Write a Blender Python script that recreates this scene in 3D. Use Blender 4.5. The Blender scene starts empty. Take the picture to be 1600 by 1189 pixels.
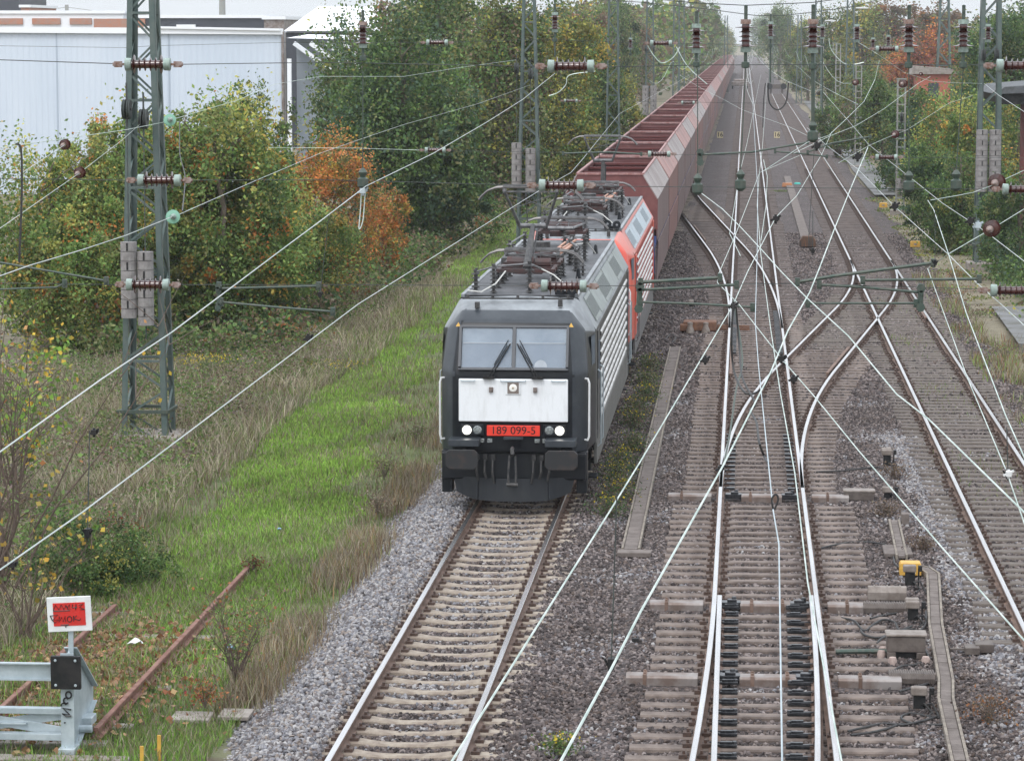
import bpy, math, random
import numpy as np
from mathutils import Vector, Matrix
R = math.radians
PI = math.pi
random.seed(7)
RNG = np.random.default_rng(11)
scene = bpy.context.scene
col = scene.collection
# ---------------------------------------------------------------- camera
FPX = 4838.0                       # focal length in pixels of the 1600 px wide photograph
CAM_Z = 8.42
PITCH = math.atan(534.5 / FPX)
YAW = math.atan(365.0 / math.hypot(FPX, 534.5))
cd = bpy.data.cameras.new('camera'); cam = bpy.data.objects.new('camera', cd); col.objects.link(cam)
cd.sensor_width = 36.0; cd.lens = FPX / 1600.0 * 36.0
cd.clip_start = 0.5; cd.clip_end = 6000.0
cam.location = (0, 0, CAM_Z); cam.rotation_euler = (PI / 2 - PITCH, 0, YAW)
scene.camera = cam
# ---------------------------------------------------------------- world, sun, exposure
SUN_EL, SUN_AZ = R(52), R(200)      # soft light from high behind the camera's left shoulder, overcast
w = bpy.data.worlds.new("World"); scene.world = w; w.use_nodes = True
nt = w.node_tree; nt.nodes.clear()
sky = nt.nodes.new('ShaderNodeTexSky'); sky.sky_type = 'NISHITA'; sky.sun_disc = False
sky.sun_elevation = SUN_EL; sky.sun_rotation = SUN_AZ
sky.air_density = 1.0; sky.dust_density = 3.0; sky.ozone_density = 1.0
hs = nt.nodes.new('ShaderNodeHueSaturation'); hs.inputs['Saturation'].default_value = 0.4
hs.inputs['Value'].default_value = 1.25
bg = nt.nodes.new('ShaderNodeBackground'); bg.inputs['Strength'].default_value = 0.15
wo = nt.nodes.new('ShaderNodeOutputWorld')
nt.links.new(sky.outputs[0], hs.inputs['Color']); cl = nt.nodes.new('ShaderNodeMix'); cl.data_type = 'RGBA'; cl.inputs[0].default_value = 0.72      # closed cloud deck over the clear sky
cl.inputs[7].default_value = (6.6, 7.0, 7.5, 1); nt.links.new(hs.outputs[0], cl.inputs[6])
tcw = nt.nodes.new('ShaderNodeTexCoord'); spw = nt.nodes.new('ShaderNodeSeparateXYZ'); nt.links.new(tcw.outputs['Generated'], spw.inputs[0])
mrw = nt.nodes.new('ShaderNodeMapRange'); mrw.inputs['From Min'].default_value = 0.0; mrw.inputs['From Max'].default_value = 0.9; mrw.inputs['To Min'].default_value = 0.92; mrw.inputs['To Max'].default_value = 2.1
nt.links.new(spw.outputs['Z'], mrw.inputs['Value'])                     # an overcast sky is brighter overhead than at the horizon
vm = nt.nodes.new('ShaderNodeVectorMath'); vm.operation = 'SCALE'; vm.inputs[0].default_value = (6.6, 7.0, 7.5); nt.links.new(mrw.outputs[0], vm.inputs['Scale']); nt.links.new(vm.outputs[0], cl.inputs[7])
nt.links.new(cl.outputs[2], bg.inputs[0]); nt.links.new(bg.outputs[0], wo.inputs[0])
sd = bpy.data.lights.new('sun', 'SUN'); sun = bpy.data.objects.new('sun', sd); col.objects.link(sun)
sd.energy = 0.8; sd.angle = R(14); sd.color = (1.0, 0.97, 0.93)
sun_dir = Vector((math.sin(SUN_AZ) * math.cos(SUN_EL), math.cos(SUN_AZ) * math.cos(SUN_EL), math.sin(SUN_EL)))
sun.rotation_euler = sun_dir.to_track_quat('Z', 'Y').to_euler(); sun.location = (0, 0, 60)
scene.view_settings.view_transform = 'Standard'; scene.view_settings.look = 'None'
scene.view_settings.exposure = 0.18; scene.view_settings.gamma = 1.0
try:
    scene.cycles.use_denoising = True
    scene.cycles.max_bounces = 6; scene.cycles.diffuse_bounces = 3; scene.cycles.glossy_bounces = 3
    scene.cycles.transparent_max_bounces = 12; scene.cycles.volume_bounces = 1
    scene.cycles.volume_step_rate = 4.0
except Exception: pass
# ---------------------------------------------------------------- from the photo's measurements to points of the place
def ray(px, py):
    x = (px - 800.0) / FPX; y = (594.5 - py) / FPX
    fw = math.cos(PITCH) + y * math.sin(PITCH); up = -math.sin(PITCH) + y * math.cos(PITCH)
    return Vector((x * math.cos(YAW) - fw * math.sin(YAW), x * math.sin(YAW) + fw * math.cos(YAW), up))
CP = Vector((0, 0, CAM_Z))
def gz(px, py, z=0.0):
    d = ray(px, py); return CP + d * ((z - CAM_Z) / d.z)
def aty(px, py, Y):
    d = ray(px, py); return CP + d * (Y / d.y)
def atx(px, py, X):
    d = ray(px, py); return CP + d * (X / d.x)
# ---------------------------------------------------------------- mesh collecting
class MB:
    def __init__(s): s.v = []; s.f = []; s.m = []; s.cm = 0
    def quad(s, *p):
        b = len(s.v); s.v += [tuple(q) for q in p]; s.f.append(tuple(range(b, b + len(p)))); s.m.append(s.cm)
    def box(s, c, d, rz=0, M=None):
        cx, cy, cz = c; dx, dy, dz = d[0] / 2, d[1] / 2, d[2] / 2; b = len(s.v)
        cr, sr = math.cos(rz), math.sin(rz)
        for k in range(8):
            x = dx if k & 1 else -dx; y = dy if k & 2 else -dy; z = dz if k & 4 else -dz
            x, y = x * cr - y * sr, x * sr + y * cr
            p = Vector((x, y, z))
            if M: p = M @ p
            s.v.append((cx + p.x, cy + p.y, cz + p.z))
        for q in ((0, 2, 3, 1), (4, 5, 7, 6), (0, 1, 5, 4), (2, 6, 7, 3), (0, 4, 6, 2), (1, 3, 7, 5)):
            s.f.append(tuple(b + i for i in q)); s.m.append(s.cm)
        return s
    def bb(s, x0, x1, y0, y1, z0, z1):
        return s.box(((x0 + x1) / 2, (y0 + y1) / 2, (z0 + z1) / 2), (abs(x1 - x0), abs(y1 - y0), abs(z1 - z0)))
    def bar(s, a, b, w=0.05, h=None, up=(0, 0, 1)):
        a = Vector(a); b = Vector(b); d = b - a; L = d.length
        if L < 1e-6: return s
        d /= L; u = Vector(up)
        if abs(d.dot(u)) > 0.97: u = Vector((0, 1, 0))
        x = d.cross(u).normalized(); z = x.cross(d)
        h = w if h is None else h
        M = Matrix((x, d, z)).transposed()
        return s.box((a + b) / 2, (w, L, h), 0, M)
    def tube(s, pts, r, n=6, cap=True):
        pts = [Vector(p) for p in pts]; N = len(pts); b = len(s.v)
        rr = r if isinstance(r, (list, tuple)) else [r] * N
        ref = None
        for i, p in enumerate(pts):
            d = (pts[min(i + 1, N - 1)] - pts[max(i - 1, 0)])
            if d.length < 1e-9: d = Vector((0, 0, 1))
            d.normalize()
            if ref is None:
                ref = Vector((0, 0, 1)) if abs(d.z) < 0.9 else Vector((1, 0, 0))
            x = d.cross(ref)
            if x.length < 1e-4: x = d.cross(Vector((0.3, 1, 0.2)))
            x.normalize(); y = d.cross(x); ref = -y if False else x.cross(d)
            for k in range(n):
                a = 2 * PI * k / n
                q = p + (x * math.cos(a) + y * math.sin(a)) * rr[i]
                s.v.append(tuple(q))
        for i in range(N - 1):
            for k in range(n):
                k2 = (k + 1) % n
                s.f.append((b + i * n + k, b + i * n + k2, b + (i + 1) * n + k2, b + (i + 1) * n + k)); s.m.append(s.cm)
        if cap:
            s.f.append(tuple(b + k for k in range(n))[::-1]); s.m.append(s.cm)
            s.f.append(tuple(b + (N - 1) * n + k for k in range(n))); s.m.append(s.cm)
        return s
    def lathe(s, prof, n=12, o=(0, 0, 0), axis=(0, 0, 1)):
        ax = Vector(axis).normalized(); o = Vector(o)
        ref = Vector((1, 0, 0)) if abs(ax.x) < 0.9 else Vector((0, 1, 0))
        x = ax.cross(ref).normalized(); y = ax.cross(x); b = len(s.v)
        for (r, h) in prof:
            for k in range(n):
                a = 2 * PI * k / n
                s.v.append(tuple(o + ax * h + (x * math.cos(a) + y * math.sin(a)) * max(r, 1e-4)))
        for i in range(len(prof) - 1):
            for k in range(n):
                k2 = (k + 1) % n
                s.f.append((b + i * n + k, b + i * n + k2, b + (i + 1) * n + k2, b + (i + 1) * n + k)); s.m.append(s.cm)
        return s
    def prism(s, poly, y0, y1, ax='y'):
        b = len(s.v); n = len(poly)
        for yy in (y0, y1):
            for (a, c) in poly:
                s.v.append({'y': (a, yy, c), 'x': (yy, a, c), 'z': (a, c, yy)}[ax])
        s.f.append(tuple(b + k for k in range(n))); s.m.append(s.cm)
        s.f.append(tuple(b + n + k for k in range(n))[::-1]); s.m.append(s.cm)
        for k in range(n):
            k2 = (k + 1) % n
            s.f.append((b + k, b + n + k, b + n + k2, b + k2)); s.m.append(s.cm)
        return s
    def build(s, name, mats, parent=None, smooth=False, bevel=0, fix=True):
        me = bpy.data.meshes.new(name); me.from_pydata(s.v, [], s.f)
        if not isinstance(mats, (list, tuple)): mats = [mats]
        for m in mats: me.materials.append(m)
        if len(mats) > 1: me.polygons.foreach_set('material_index', s.m)
        me.validate(); me.update()
        if fix:
            import bmesh
            bm = bmesh.new(); bm.from_mesh(me); bmesh.ops.recalc_face_normals(bm, faces=bm.faces); bm.to_mesh(me); bm.free()
        o = bpy.data.objects.new(name, me); col.objects.link(o)
        if parent: o.parent = parent
        if smooth:
            me.polygons.foreach_set('use_smooth', [True] * len(me.polygons))
            try:
                me.set_sharp_from_angle(angle=R(40))
            except Exception: pass
        if bevel:
            b = o.modifiers.new('bevel', 'BEVEL'); b.width = bevel; b.segments = 2; b.limit_method = 'ANGLE'; b.angle_limit = R(35)
        return o
def tag(o, label=None, cat=None, group=None, kind=None):
    if label: o['label'] = label
    if cat: o['category'] = cat
    if group: o['group'] = group
    if kind: o['kind'] = kind
    return o
def empty(name, loc, label, cat, group=None, rz=0):
    o = bpy.data.objects.new(name, None); col.objects.link(o); o.location = loc; o.rotation_euler = (0, 0, rz)
    o.empty_display_size = 0.3
    return tag(o, label, cat, group)
def copy_tree(o, parent=None, kids=None):
    c = o.copy(); col.objects.link(c)
    if parent is not None: c.parent = parent
    for ch in list(o.children): copy_tree(ch, c)
    return c
def npmesh(name, V, F, mat, colr=None, parent=None, smooth=False):
    """V (n,3) F (m,k) numpy; colr (n,3) per vertex"""
    me = bpy.data.meshes.new(name); n, k = F.shape
    me.vertices.add(len(V)); me.vertices.foreach_set('co', np.ascontiguousarray(V, dtype=np.float32).ravel())
    me.loops.add(n * k); me.loops.foreach_set('vertex_index', np.ascontiguousarray(F, dtype=np.int32).ravel())
    me.polygons.add(n); me.polygons.foreach_set('loop_start', np.arange(0, n * k, k, dtype=np.int32))
    if colr is not None:
        ca = me.color_attributes.new('leafcol', 'FLOAT_COLOR', 'POINT')
        c4 = np.ones((len(V), 4), dtype=np.float32); c4[:, :3] = colr
        ca.data.foreach_set('color', c4.ravel())
    me.materials.append(mat); me.update(); me.validate()
    o = bpy.data.objects.new(name, me); col.objects.link(o)
    if parent: o.parent = parent
    return o
# ---------------------------------------------------------------- materials
MATS = {}
def nodes(m): m.use_nodes = True; return m.node_tree.nodes, m.node_tree.links
def pm(name, c, rough=0.6, metal=0.0, c2=None, scale=4.0, bump=0.0, bscale=None, amount=(0.4, 0.62), stretch=(1, 1, 1), spec=0.5, detail=6):
    """principled with noise-mixed second colour and bump"""
    if name in MATS: return MATS[name]
    m = bpy.data.materials.new(name); N, L = nodes(m); b = N['Principled BSDF']
    b.inputs['Roughness'].default_value = rough; b.inputs['Metallic'].default_value = metal
    b.inputs['Specular IOR Level'].default_value = spec
    b.inputs['Base Color'].default_value = (*c, 1)
    tc = N.new('ShaderNodeTexCoord'); mp = N.new('ShaderNodeMapping'); L.new(tc.outputs['Object'], mp.inputs[0]); mp.inputs['Scale'].default_value = stretch
    if c2 is not None:
        nz = N.new('ShaderNodeTexNoise'); nz.inputs['Scale'].default_value = scale; nz.inputs['Detail'].default_value = detail; L.new(mp.outputs[0], nz.inputs['Vector'])
        nz.inputs['Roughness'].default_value = 0.65
        cr = N.new('ShaderNodeMapRange'); cr.inputs['From Min'].default_value = amount[0]; cr.inputs['From Max'].default_value = amount[1]
        L.new(nz.outputs['Fac'], cr.inputs['Value'])
        mx = N.new('ShaderNodeMix'); mx.data_type = 'RGBA'; mx.inputs[6].default_value = (*c, 1); mx.inputs[7].default_value = (*c2, 1)
        L.new(cr.outputs[0], mx.inputs[0]); L.new(mx.outputs[2], b.inputs['Base Color'])
    if bump:
        n2 = N.new('ShaderNodeTexNoise'); n2.inputs['Scale'].default_value = bscale or scale * 6; n2.inputs['Detail'].default_value = 4; L.new(mp.outputs[0], n2.inputs['Vector'])
        bp = N.new('ShaderNodeBump'); bp.inputs['Strength'].default_value = bump; bp.inputs['Distance'].default_value = 0.02
        L.new(n2.outputs['Fac'], bp.inputs['Height']); L.new(bp.outputs[0], b.inputs['Normal'])
    MATS[name] = m; return m
def emis(name, c, s):
    m = bpy.data.materials.new(name); N, L = nodes(m); b = N['Principled BSDF']
    b.inputs['Base Color'].default_value = (*c, 1); b.inputs['Emission Color'].default_value = (*c, 1); b.inputs['Emission Strength'].default_value = s
    return m
def leafmat(name, trans=0.3, rough=0.6):
    m = bpy.data.materials.new(name); N, L = nodes(m); b = N['Principled BSDF']; out = N['Material Output']
    at = N.new('ShaderNodeAttribute'); at.attribute_name = 'leafcol'
    L.new(at.outputs['Color'], b.inputs['Base Color']); b.inputs['Roughness'].default_value = rough; b.inputs['Specular IOR Level'].default_value = 0.3
    t = N.new('ShaderNodeBsdfTranslucent'); L.new(at.outputs['Color'], t.inputs[0])
    mx = N.new('ShaderNodeMixShader'); mx.inputs[0].default_value = trans
    L.new(b.outputs[0], mx.inputs[1]); L.new(t.outputs[0], mx.inputs[2]); L.new(mx.outputs[0], out.inputs[0])
    return m
M_LEAF = leafmat('foliage'); M_GRASS = leafmat('grass_blades', 0.25, 0.7)
M_RUST = pm('rust_brown', (0.11, 0.055, 0.035), 0.85, 0, (0.2, 0.1, 0.06), 9, 0.3)
M_RAILSIDE = pm('rail_side_rust', (0.12, 0.075, 0.055), 0.8, 0, (0.2, 0.13, 0.1), 3, 0.2)
M_RAILTOP = pm('polished_rail_head', (0.72, 0.71, 0.71), 0.26, 1.0, (0.50, 0.47, 0.46), 2.5, 0, None, (0.35, 0.7), (4, 0.15, 1))
M_MAST = pm('grey_green_mast_paint', (0.07, 0.105, 0.098), 0.5, 0.1, (0.105, 0.13, 0.12), 3, 0.1)
M_MASTFAR = pm('weathered_galvanised_mast', (0.25, 0.28, 0.27), 0.6, 0.2, (0.3, 0.27, 0.24), 3)
M_CONC = pm('pale_concrete', (0.30, 0.27, 0.24), 0.85, 0, (0.2, 0.17, 0.15), 5, 0.4)
M_WEIGHT = pm('weight_concrete', (0.27, 0.255, 0.25), 0.85, 0, (0.19, 0.175, 0.17), 6, 0.3)
M_PORC = pm('brown_porcelain', (0.045, 0.013, 0.011), 0.14, 0, (0.075, 0.022, 0.018), 8, spec=0.9)
M_GLASSG = pm('green_glass_disc', (0.16, 0.36, 0.25), 0.12, 0, (0.22, 0.45, 0.33), 5, spec=0.8)
M_CAPG = pm('pale_green_cap', (0.30, 0.38, 0.345), 0.5, 0.1, (0.2, 0.25, 0.22), 20)
M_FIT = pm('green_fitting', (0.05, 0.078, 0.064), 0.5, 0.3, (0.085, 0.095, 0.078), 15)
M_FITRUST = pm('rusty_fitting', (0.32, 0.26, 0.24), 0.7, 0.2, (0.17, 0.08, 0.05), 14)
M_WIRE = pm('patina_copper_wire', (0.36, 0.46, 0.41), 0.35, 0.35, (0.66, 0.72, 0.68), 3)
M_WIREBRIGHT = pm('polished_contact_wire', (0.60, 0.62, 0.61), 0.35, 0.6, (0.42, 0.5, 0.46), 1.0)
M_WIREDARK = pm('dark_steel_rope', (0.07, 0.085, 0.08), 0.6, 0.3, (0.05, 0.05, 0.05), 5)
M_BLACK = pm('black_paint', (0.010, 0.011, 0.012), 0.55, 0, (0.025, 0.023, 0.023), 6, spec=0.25)
M_RUBBER = pm('black_rubber_cable', (0.02, 0.02, 0.022), 0.6, 0, (0.04, 0.038, 0.036), 10)
M_GALV = pm('galvanised_steel', (0.36, 0.42, 0.45), 0.5, 0.3, (0.46, 0.52, 0.55), 4, 0.05, 40)
M_YELLOW = pm('yellow_plastic', (0.62, 0.36, 0.06), 0.5, 0, (0.5, 0.28, 0.05), 8)
M_WHITE = pm('white_paint', (0.72, 0.73, 0.73), 0.45, 0, (0.62, 0.63, 0.63), 5)
M_RED = pm('signal_red', (0.62, 0.02, 0.015), 0.5, 0, (0.5, 0.02, 0.015), 6)
M_PLATERED = pm('plate_red', (0.75, 0.04, 0.02), 0.45)
M_BARK = pm('bark', (0.10, 0.075, 0.055), 0.9, 0, (0.17, 0.14, 0.11), 5, 0.5, 25, stretch=(1, 1, 0.3))
# ================================================================ ground, ballast, path
def sheet(name, xs, ys, zf, mat, kind='structure'):
    xs = np.array(xs, float); ys = np.array(ys, float)
    X, Y = np.meshgrid(xs, ys); Z = zf(X, Y)
    V = np.stack([X.ravel(), Y.ravel(), Z.ravel()], 1); nx, ny = len(xs), len(ys)
    i = np.arange(nx - 1)[None, :] + np.arange(ny - 1)[:, None] * nx
    F = np.stack([i, i + 1, i + nx + 1, i + nx], -1).reshape(-1, 4)
    o = npmesh(name, V, F, mat)
    o.data.polygons.foreach_set('use_smooth', [True] * len(o.data.polygons))
    if kind: o['kind'] = kind
    return o
def wave(X, Y, s, k):
    return np.sin(X * s + k) * np.cos(Y * s * 0.83 + 2 * k) + 0.5 * np.sin(X * s * 2.3 - Y * s * 1.7 + k)
def ground_mat():
    m = bpy.data.materials.new('earth_and_turf'); N, L = nodes(m); b = N['Principled BSDF']; b.inputs['Roughness'].default_value = 0.95
    tc = N.new('ShaderNodeTexCoord'); P = tc.outputs['Object']
    def noise(s, d=6):
        n = N.new('ShaderNodeTexNoise'); n.inputs['Scale'].default_value = s; n.inputs['Detail'].default_value = d; L.new(P, n.inputs['Vector']); return n.outputs['Fac']
    def mix(f, a, c):
        x = N.new('ShaderNodeMix'); x.data_type = 'RGBA'
        if isinstance(f, float): x.inputs[0].default_value = f
        else: L.new(f, x.inputs[0])
        for i, q in ((6, a), (7, c)):
            if isinstance(q, tuple): x.inputs[i].default_value = (*q, 1)
            else: L.new(q, x.inputs[i])
        return x.outputs[2]
    def rng(v, a, c):
        r = N.new('ShaderNodeMapRange'); r.inputs['From Min'].default_value = a; r.inputs['From Max'].default_value = c; L.new(v, r.inputs['Value']); return r.outputs[0]
    sep = N.new('ShaderNodeSeparateXYZ'); L.new(P, sep.inputs[0])
    dry = mix(rng(noise(3), 0.35, 0.65), (0.15, 0.13, 0.085), (0.22, 0.19, 0.13))
    grn = mix(rng(noise(2.2), 0.35, 0.65), (0.085, 0.10, 0.04), (0.12, 0.15, 0.055))
    # green strip for x in -10.6 .. -6.6 wobbling with noise
    ad = N.new('ShaderNodeMath'); ad.operation = 'MULTIPLY_ADD'; L.new(noise(0.35, 3), ad.inputs[0]); ad.inputs[1].default_value = 3.0; L.new(sep.outputs['X'], ad.inputs[2])
    a1 = rng(ad.outputs[0], -9.6, -8.6); a2 = rng(ad.outputs[0], -4.4, -5.4)
    mu = N.new('ShaderNodeMath'); mu.operation = 'MULTIPLY'; L.new(a1, mu.inputs[0]); L.new(a2, mu.inputs[1])
    c = mix(mu.outputs[0], dry, grn)
    c = mix(rng(noise(0.8), 0.55, 0.72), c, (0.09, 0.065, 0.045))
    L.new(c, b.inputs['Base Color'])
    bp = N.new('ShaderNodeBump'); bp.inputs['Strength'].default_value = 0.7; bp.inputs['Distance'].default_value = 0.08; L.new(noise(14, 5), bp.inputs['Height']); L.new(bp.outputs[0], b.inputs['Normal'])
    return m
def ballast_mat(name='ballast', stones=1.0):
    m = bpy.data.materials.new(name); N, L = nodes(m); b = N['Principled BSDF']; b.inputs['Roughness'].default_value = 0.85
    tc = N.new('ShaderNodeTexCoord'); P = tc.outputs['Object']
    sep = N.new('ShaderNodeSeparateXYZ'); L.new(P, sep.inputs[0])
    v = N.new('ShaderNodeTexVoronoi'); v.inputs['Scale'].default_value = 19; L.new(P, v.inputs['Vector'])
    ve = N.new('ShaderNodeTexVoronoi'); ve.feature = 'DISTANCE_TO_EDGE'; ve.inputs['Scale'].default_value = 19; L.new(P, ve.inputs['Vector'])
    rp = N.new('ShaderNodeValToRGB'); sp = N.new('ShaderNodeSeparateColor'); L.new(v.outputs['Color'], sp.inputs[0]); L.new(sp.outputs[0], rp.inputs[0])
    e = rp.color_ramp.elements; e[0].position = 0; e[0].color = (0.03, 0.027, 0.028, 1); e[1].position = 1; e[1].color = (0.24, 0.22, 0.22, 1)
    for p_, c_ in ((0.3, (0.065, 0.055, 0.056, 1)), (0.55, (0.10, 0.09, 0.094, 1)), (0.8, (0.125, 0.102, 0.094, 1))):
        q = e.new(p_); q.color = c_
    n = N.new('ShaderNodeTexNoise'); n.inputs['Scale'].default_value = 0.45; n.inputs['Detail'].default_value = 7; n.inputs['Roughness'].default_value = 0.6; L.new(P, n.inputs['Vector'])
    tint = N.new('ShaderNodeValToRGB'); L.new(n.outputs['Fac'], tint.inputs[0]); t = tint.color_ramp.elements
    t[0].position = 0.35; t[0].color = (0.66, 0.55, 0.50, 1); t[1].position = 0.65; t[1].color = (1.0, 0.92, 0.9, 1)
    mu = N.new('ShaderNodeMix'); mu.data_type = 'RGBA'; mu.blend_type = 'MULTIPLY'; mu.inputs[0].default_value = 1.0
    L.new(rp.outputs[0], mu.inputs[6]); L.new(tint.outputs[0], mu.inputs[7])
    ed = N.new('ShaderNodeMapRange'); ed.inputs['From Min'].default_value = 0.0; ed.inputs['From Max'].default_value = 0.16; ed.inputs['To Min'].default_value = 0.45; L.new(ve.outputs['Distance'], ed.inputs['Value'])
    m2 = N.new('ShaderNodeMix'); m2.data_type = 'RGBA'; m2.blend_type = 'MULTIPLY'; m2.inputs[0].default_value = 0.35
    L.new(mu.outputs[2], m2.inputs[6]); L.new(ed.outputs[0], m2.inputs[7])
    L.new(m2.outputs[2], b.inputs['Base Color'])
    sub = N.new('ShaderNodeMath'); sub.operation = 'SUBTRACT'; sub.inputs[0].default_value = 1; L.new(v.outputs['Distance'], sub.inputs[1])
    bp = N.new('ShaderNodeBump'); bp.inputs['Strength'].default_value = 0.9; bp.inputs['Distance'].default_value = 0.05; L.new(sub.outputs[0], bp.inputs['Height']); L.new(bp.outputs[0], b.inputs['Normal'])
    return m
M_BALLAST = ballast_mat()
T1, T2, T3 = -3.96, 0.36, 4.72
ys = [-60, -20, 0] + list(np.arange(10, 160, 2.0)) + list(np.arange(160, 700, 20.0)) + [800, 1000, 1500, 2500, 4500]
xs = [-3000, -1000, -400, -150, -80, -50] + list(np.arange(-36, 30, 1.0)) + [34, 40, 50, 80, 150, 400, 1000, 3000]
def gh(X, Y):
    z = -0.16 + 0.07 * wave(X, Y, 0.5, 1.0)
    mid = (X > -5.6) & (X < 7.0)
    return np.where(mid, -0.34, z - 0.05 * ((X > -6.6) & (X < -5.5)))
ground = sheet('ground', xs, ys, gh, ground_mat())
bx = [-7.1, -6.6, -6.2, -5.85, -5.5, -5.1, -4.98, -4.86] + list(np.arange(-4.5, 6.6, 0.25)) + [7.0, 7.6]
by = list(np.arange(8, 110, 1.0)) + list(np.arange(110, 400, 6.0)) + list(np.arange(400, 1600, 60.0))
def bh(X, Y):
    z = 0.012 * wave(X, Y, 2.1, 0.3) + 0.0
    l = np.clip((-5.35 - X) / 1.5, 0, 1); r = np.clip((X - 6.4) / 1.0, 0, 1)
    crib = 0.004 * ((np.abs(X - T1) < 1.0) | (np.abs(X - T2) < 1.5) | (np.abs(X - T3) < 1.3))
    heap = 0.045 * np.clip((X - (T1 + 0.9)) / 0.12, 0, 1) * np.clip((T1 + 1.7 - X) / 0.3, 0, 1) + 0.10 * np.clip((-4.86 - X) / 0.12, 0, 1) * np.clip((X + 6.0) / 0.4, 0, 1)
    return z + crib + heap - 0.42 * l ** 1.3 - 0.3 * r - 0.03 * (np.abs(X + 1.83) < 0.3)
ballast = sheet('ballast_bed', bx, by, bh, M_BALLAST)
# rust-and-brake-dust stained middle strip is the same stone; loose stones lie on it near the camera
def gn_scatter(name, pts, base, smin, smax, mat, kind='stuff', squash=0.7, label=None, cat=None):
    """countless small stones: a point mesh with one stone instanced on every point"""
    me = bpy.data.meshes.new(name); me.vertices.add(len(pts)); me.vertices.foreach_set('co', np.ascontiguousarray(pts, dtype=np.float32).ravel()); me.update()
    me.materials.append(mat)
    o = bpy.data.objects.new(name, me); col.objects.link(o)
    g = bpy.data.node_groups.new(name, 'GeometryNodeTree'); g.interface.new_socket('Geometry', in_out='INPUT', socket_type='NodeSocketGeometry'); g.interface.new_socket('Geometry', in_out='OUTPUT', socket_type='NodeSocketGeometry')
    N, L = g.nodes, g.links
    gi = N.new('NodeGroupInput'); go = N.new('NodeGroupOutput')
    ico = N.new('GeometryNodeMeshIcoSphere'); ico.inputs['Radius'].default_value = base; ico.inputs['Subdivisions'].default_value = 1
    sp = N.new('GeometryNodeSetPosition'); nz = N.new('FunctionNodeRandomValue'); nz.data_type = 'FLOAT_VECTOR'
    nz.inputs[0].default_value = (-base * 0.3,) * 3; nz.inputs[1].default_value = (base * 0.3,) * 3
    L.new(ico.outputs[0], sp.inputs['Geometry']); L.new(nz.outputs[0], sp.inputs['Offset'])
    sm = N.new('GeometryNodeSetMaterial'); sm.inputs['Material'].default_value = mat; L.new(sp.outputs[0], sm.inputs['Geometry'])
    ip = N.new('GeometryNodeInstanceOnPoints'); L.new(gi.outputs[0], ip.inputs['Points']); L.new(sm.outputs[0], ip.inputs['Instance'])
    rr = N.new('FunctionNodeRandomValue'); rr.data_type = 'FLOAT_VECTOR'; rr.inputs[0].default_value = (0, 0, 0); rr.inputs[1].default_value = (6.28, 6.28, 6.28)
    L.new(rr.outputs[0], ip.inputs['Rotation'])
    rs = N.new('FunctionNodeRandomValue'); rs.data_type = 'FLOAT_VECTOR'; rs.inputs[0].default_value = (smin, smin, smin * squash); rs.inputs[1].default_value = (smax, smax, smax * squash); rs.inputs['Seed'].default_value = 3
    L.new(rs.outputs[0], ip.inputs['Scale']); L.new(ip.outputs[0], go.inputs[0])
    md = o.modifiers.new('scatter', 'NODES'); md.node_group = g
    tag(o, label, cat, None, kind)
    return o
def stone_mat(name, pal, tintx=True):
    m = bpy.data.materials.new(name); N, L = nodes(m); b = N['Principled BSDF']; b.inputs['Roughness'].default_value = 0.8
    oi = N.new('ShaderNodeObjectInfo'); rp = N.new('ShaderNodeValToRGB'); L.new(oi.outputs['Random'], rp.inputs[0]); rp.color_ramp.interpolation = 'CONSTANT'
    e = rp.color_ramp.elements; e[0].color = (*pal[0], 1); e[1].position = 1 / len(pal); e[1].color = (*pal[1], 1)
    for k in range(2, len(pal)): q = e.new(k / len(pal)); q.color = (*pal[k], 1)
    L.new(rp.outputs[0], b.inputs['Base Color'])
    g = N.new('ShaderNodeNewGeometry'); n = N.new('ShaderNodeTexNoise'); n.inputs['Scale'].default_value = 0.45; n.inputs['Detail'].default_value = 7; n.inputs['Roughness'].default_value = 0.6; L.new(g.outputs['Position'], n.inputs['Vector'])
    tint = N.new('ShaderNodeValToRGB'); L.new(n.outputs['Fac'], tint.inputs[0]); t = tint.color_ramp.elements
    t[0].position = 0.38; t[0].color = (0.70, 0.60, 0.56, 1) if tintx else (0.95, 0.93, 0.92, 1); t[1].position = 0.66; t[1].color = (1, 0.9, 0.88, 1) if tintx else (1, 1, 1, 1)
    mu = N.new('ShaderNodeMix'); mu.data_type = 'RGBA'; mu.blend_type = 'MULTIPLY'; mu.inputs[0].default_value = 1.0
    L.new(rp.outputs[0], mu.inputs[6]); L.new(tint.outputs[0], mu.inputs[7]); L.new(mu.outputs[2], b.inputs['Base Color'])
    return m
PAL_GREY = [(0.13, 0.13, 0.145), (0.21, 0.21, 0.23), (0.27, 0.265, 0.28), (0.18, 0.175, 0.185), (0.31, 0.295, 0.29), (0.24, 0.2, 0.175), (0.15, 0.135, 0.135), (0.36, 0.35, 0.35)]
PAL_BRWN = [(0.045, 0.038, 0.039), (0.09, 0.079, 0.079), (0.13, 0.115, 0.113), (0.07, 0.065, 0.067), (0.19, 0.178, 0.176), (0.12, 0.098, 0.085), (0.04, 0.034, 0.033), (0.26, 0.245, 0.24)]
M_STGREY = stone_mat('fresh_grey_ballast_stones', PAL_GREY, False); M_STBRN = stone_mat('brown_ballast_stones', PAL_BRWN)
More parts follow.
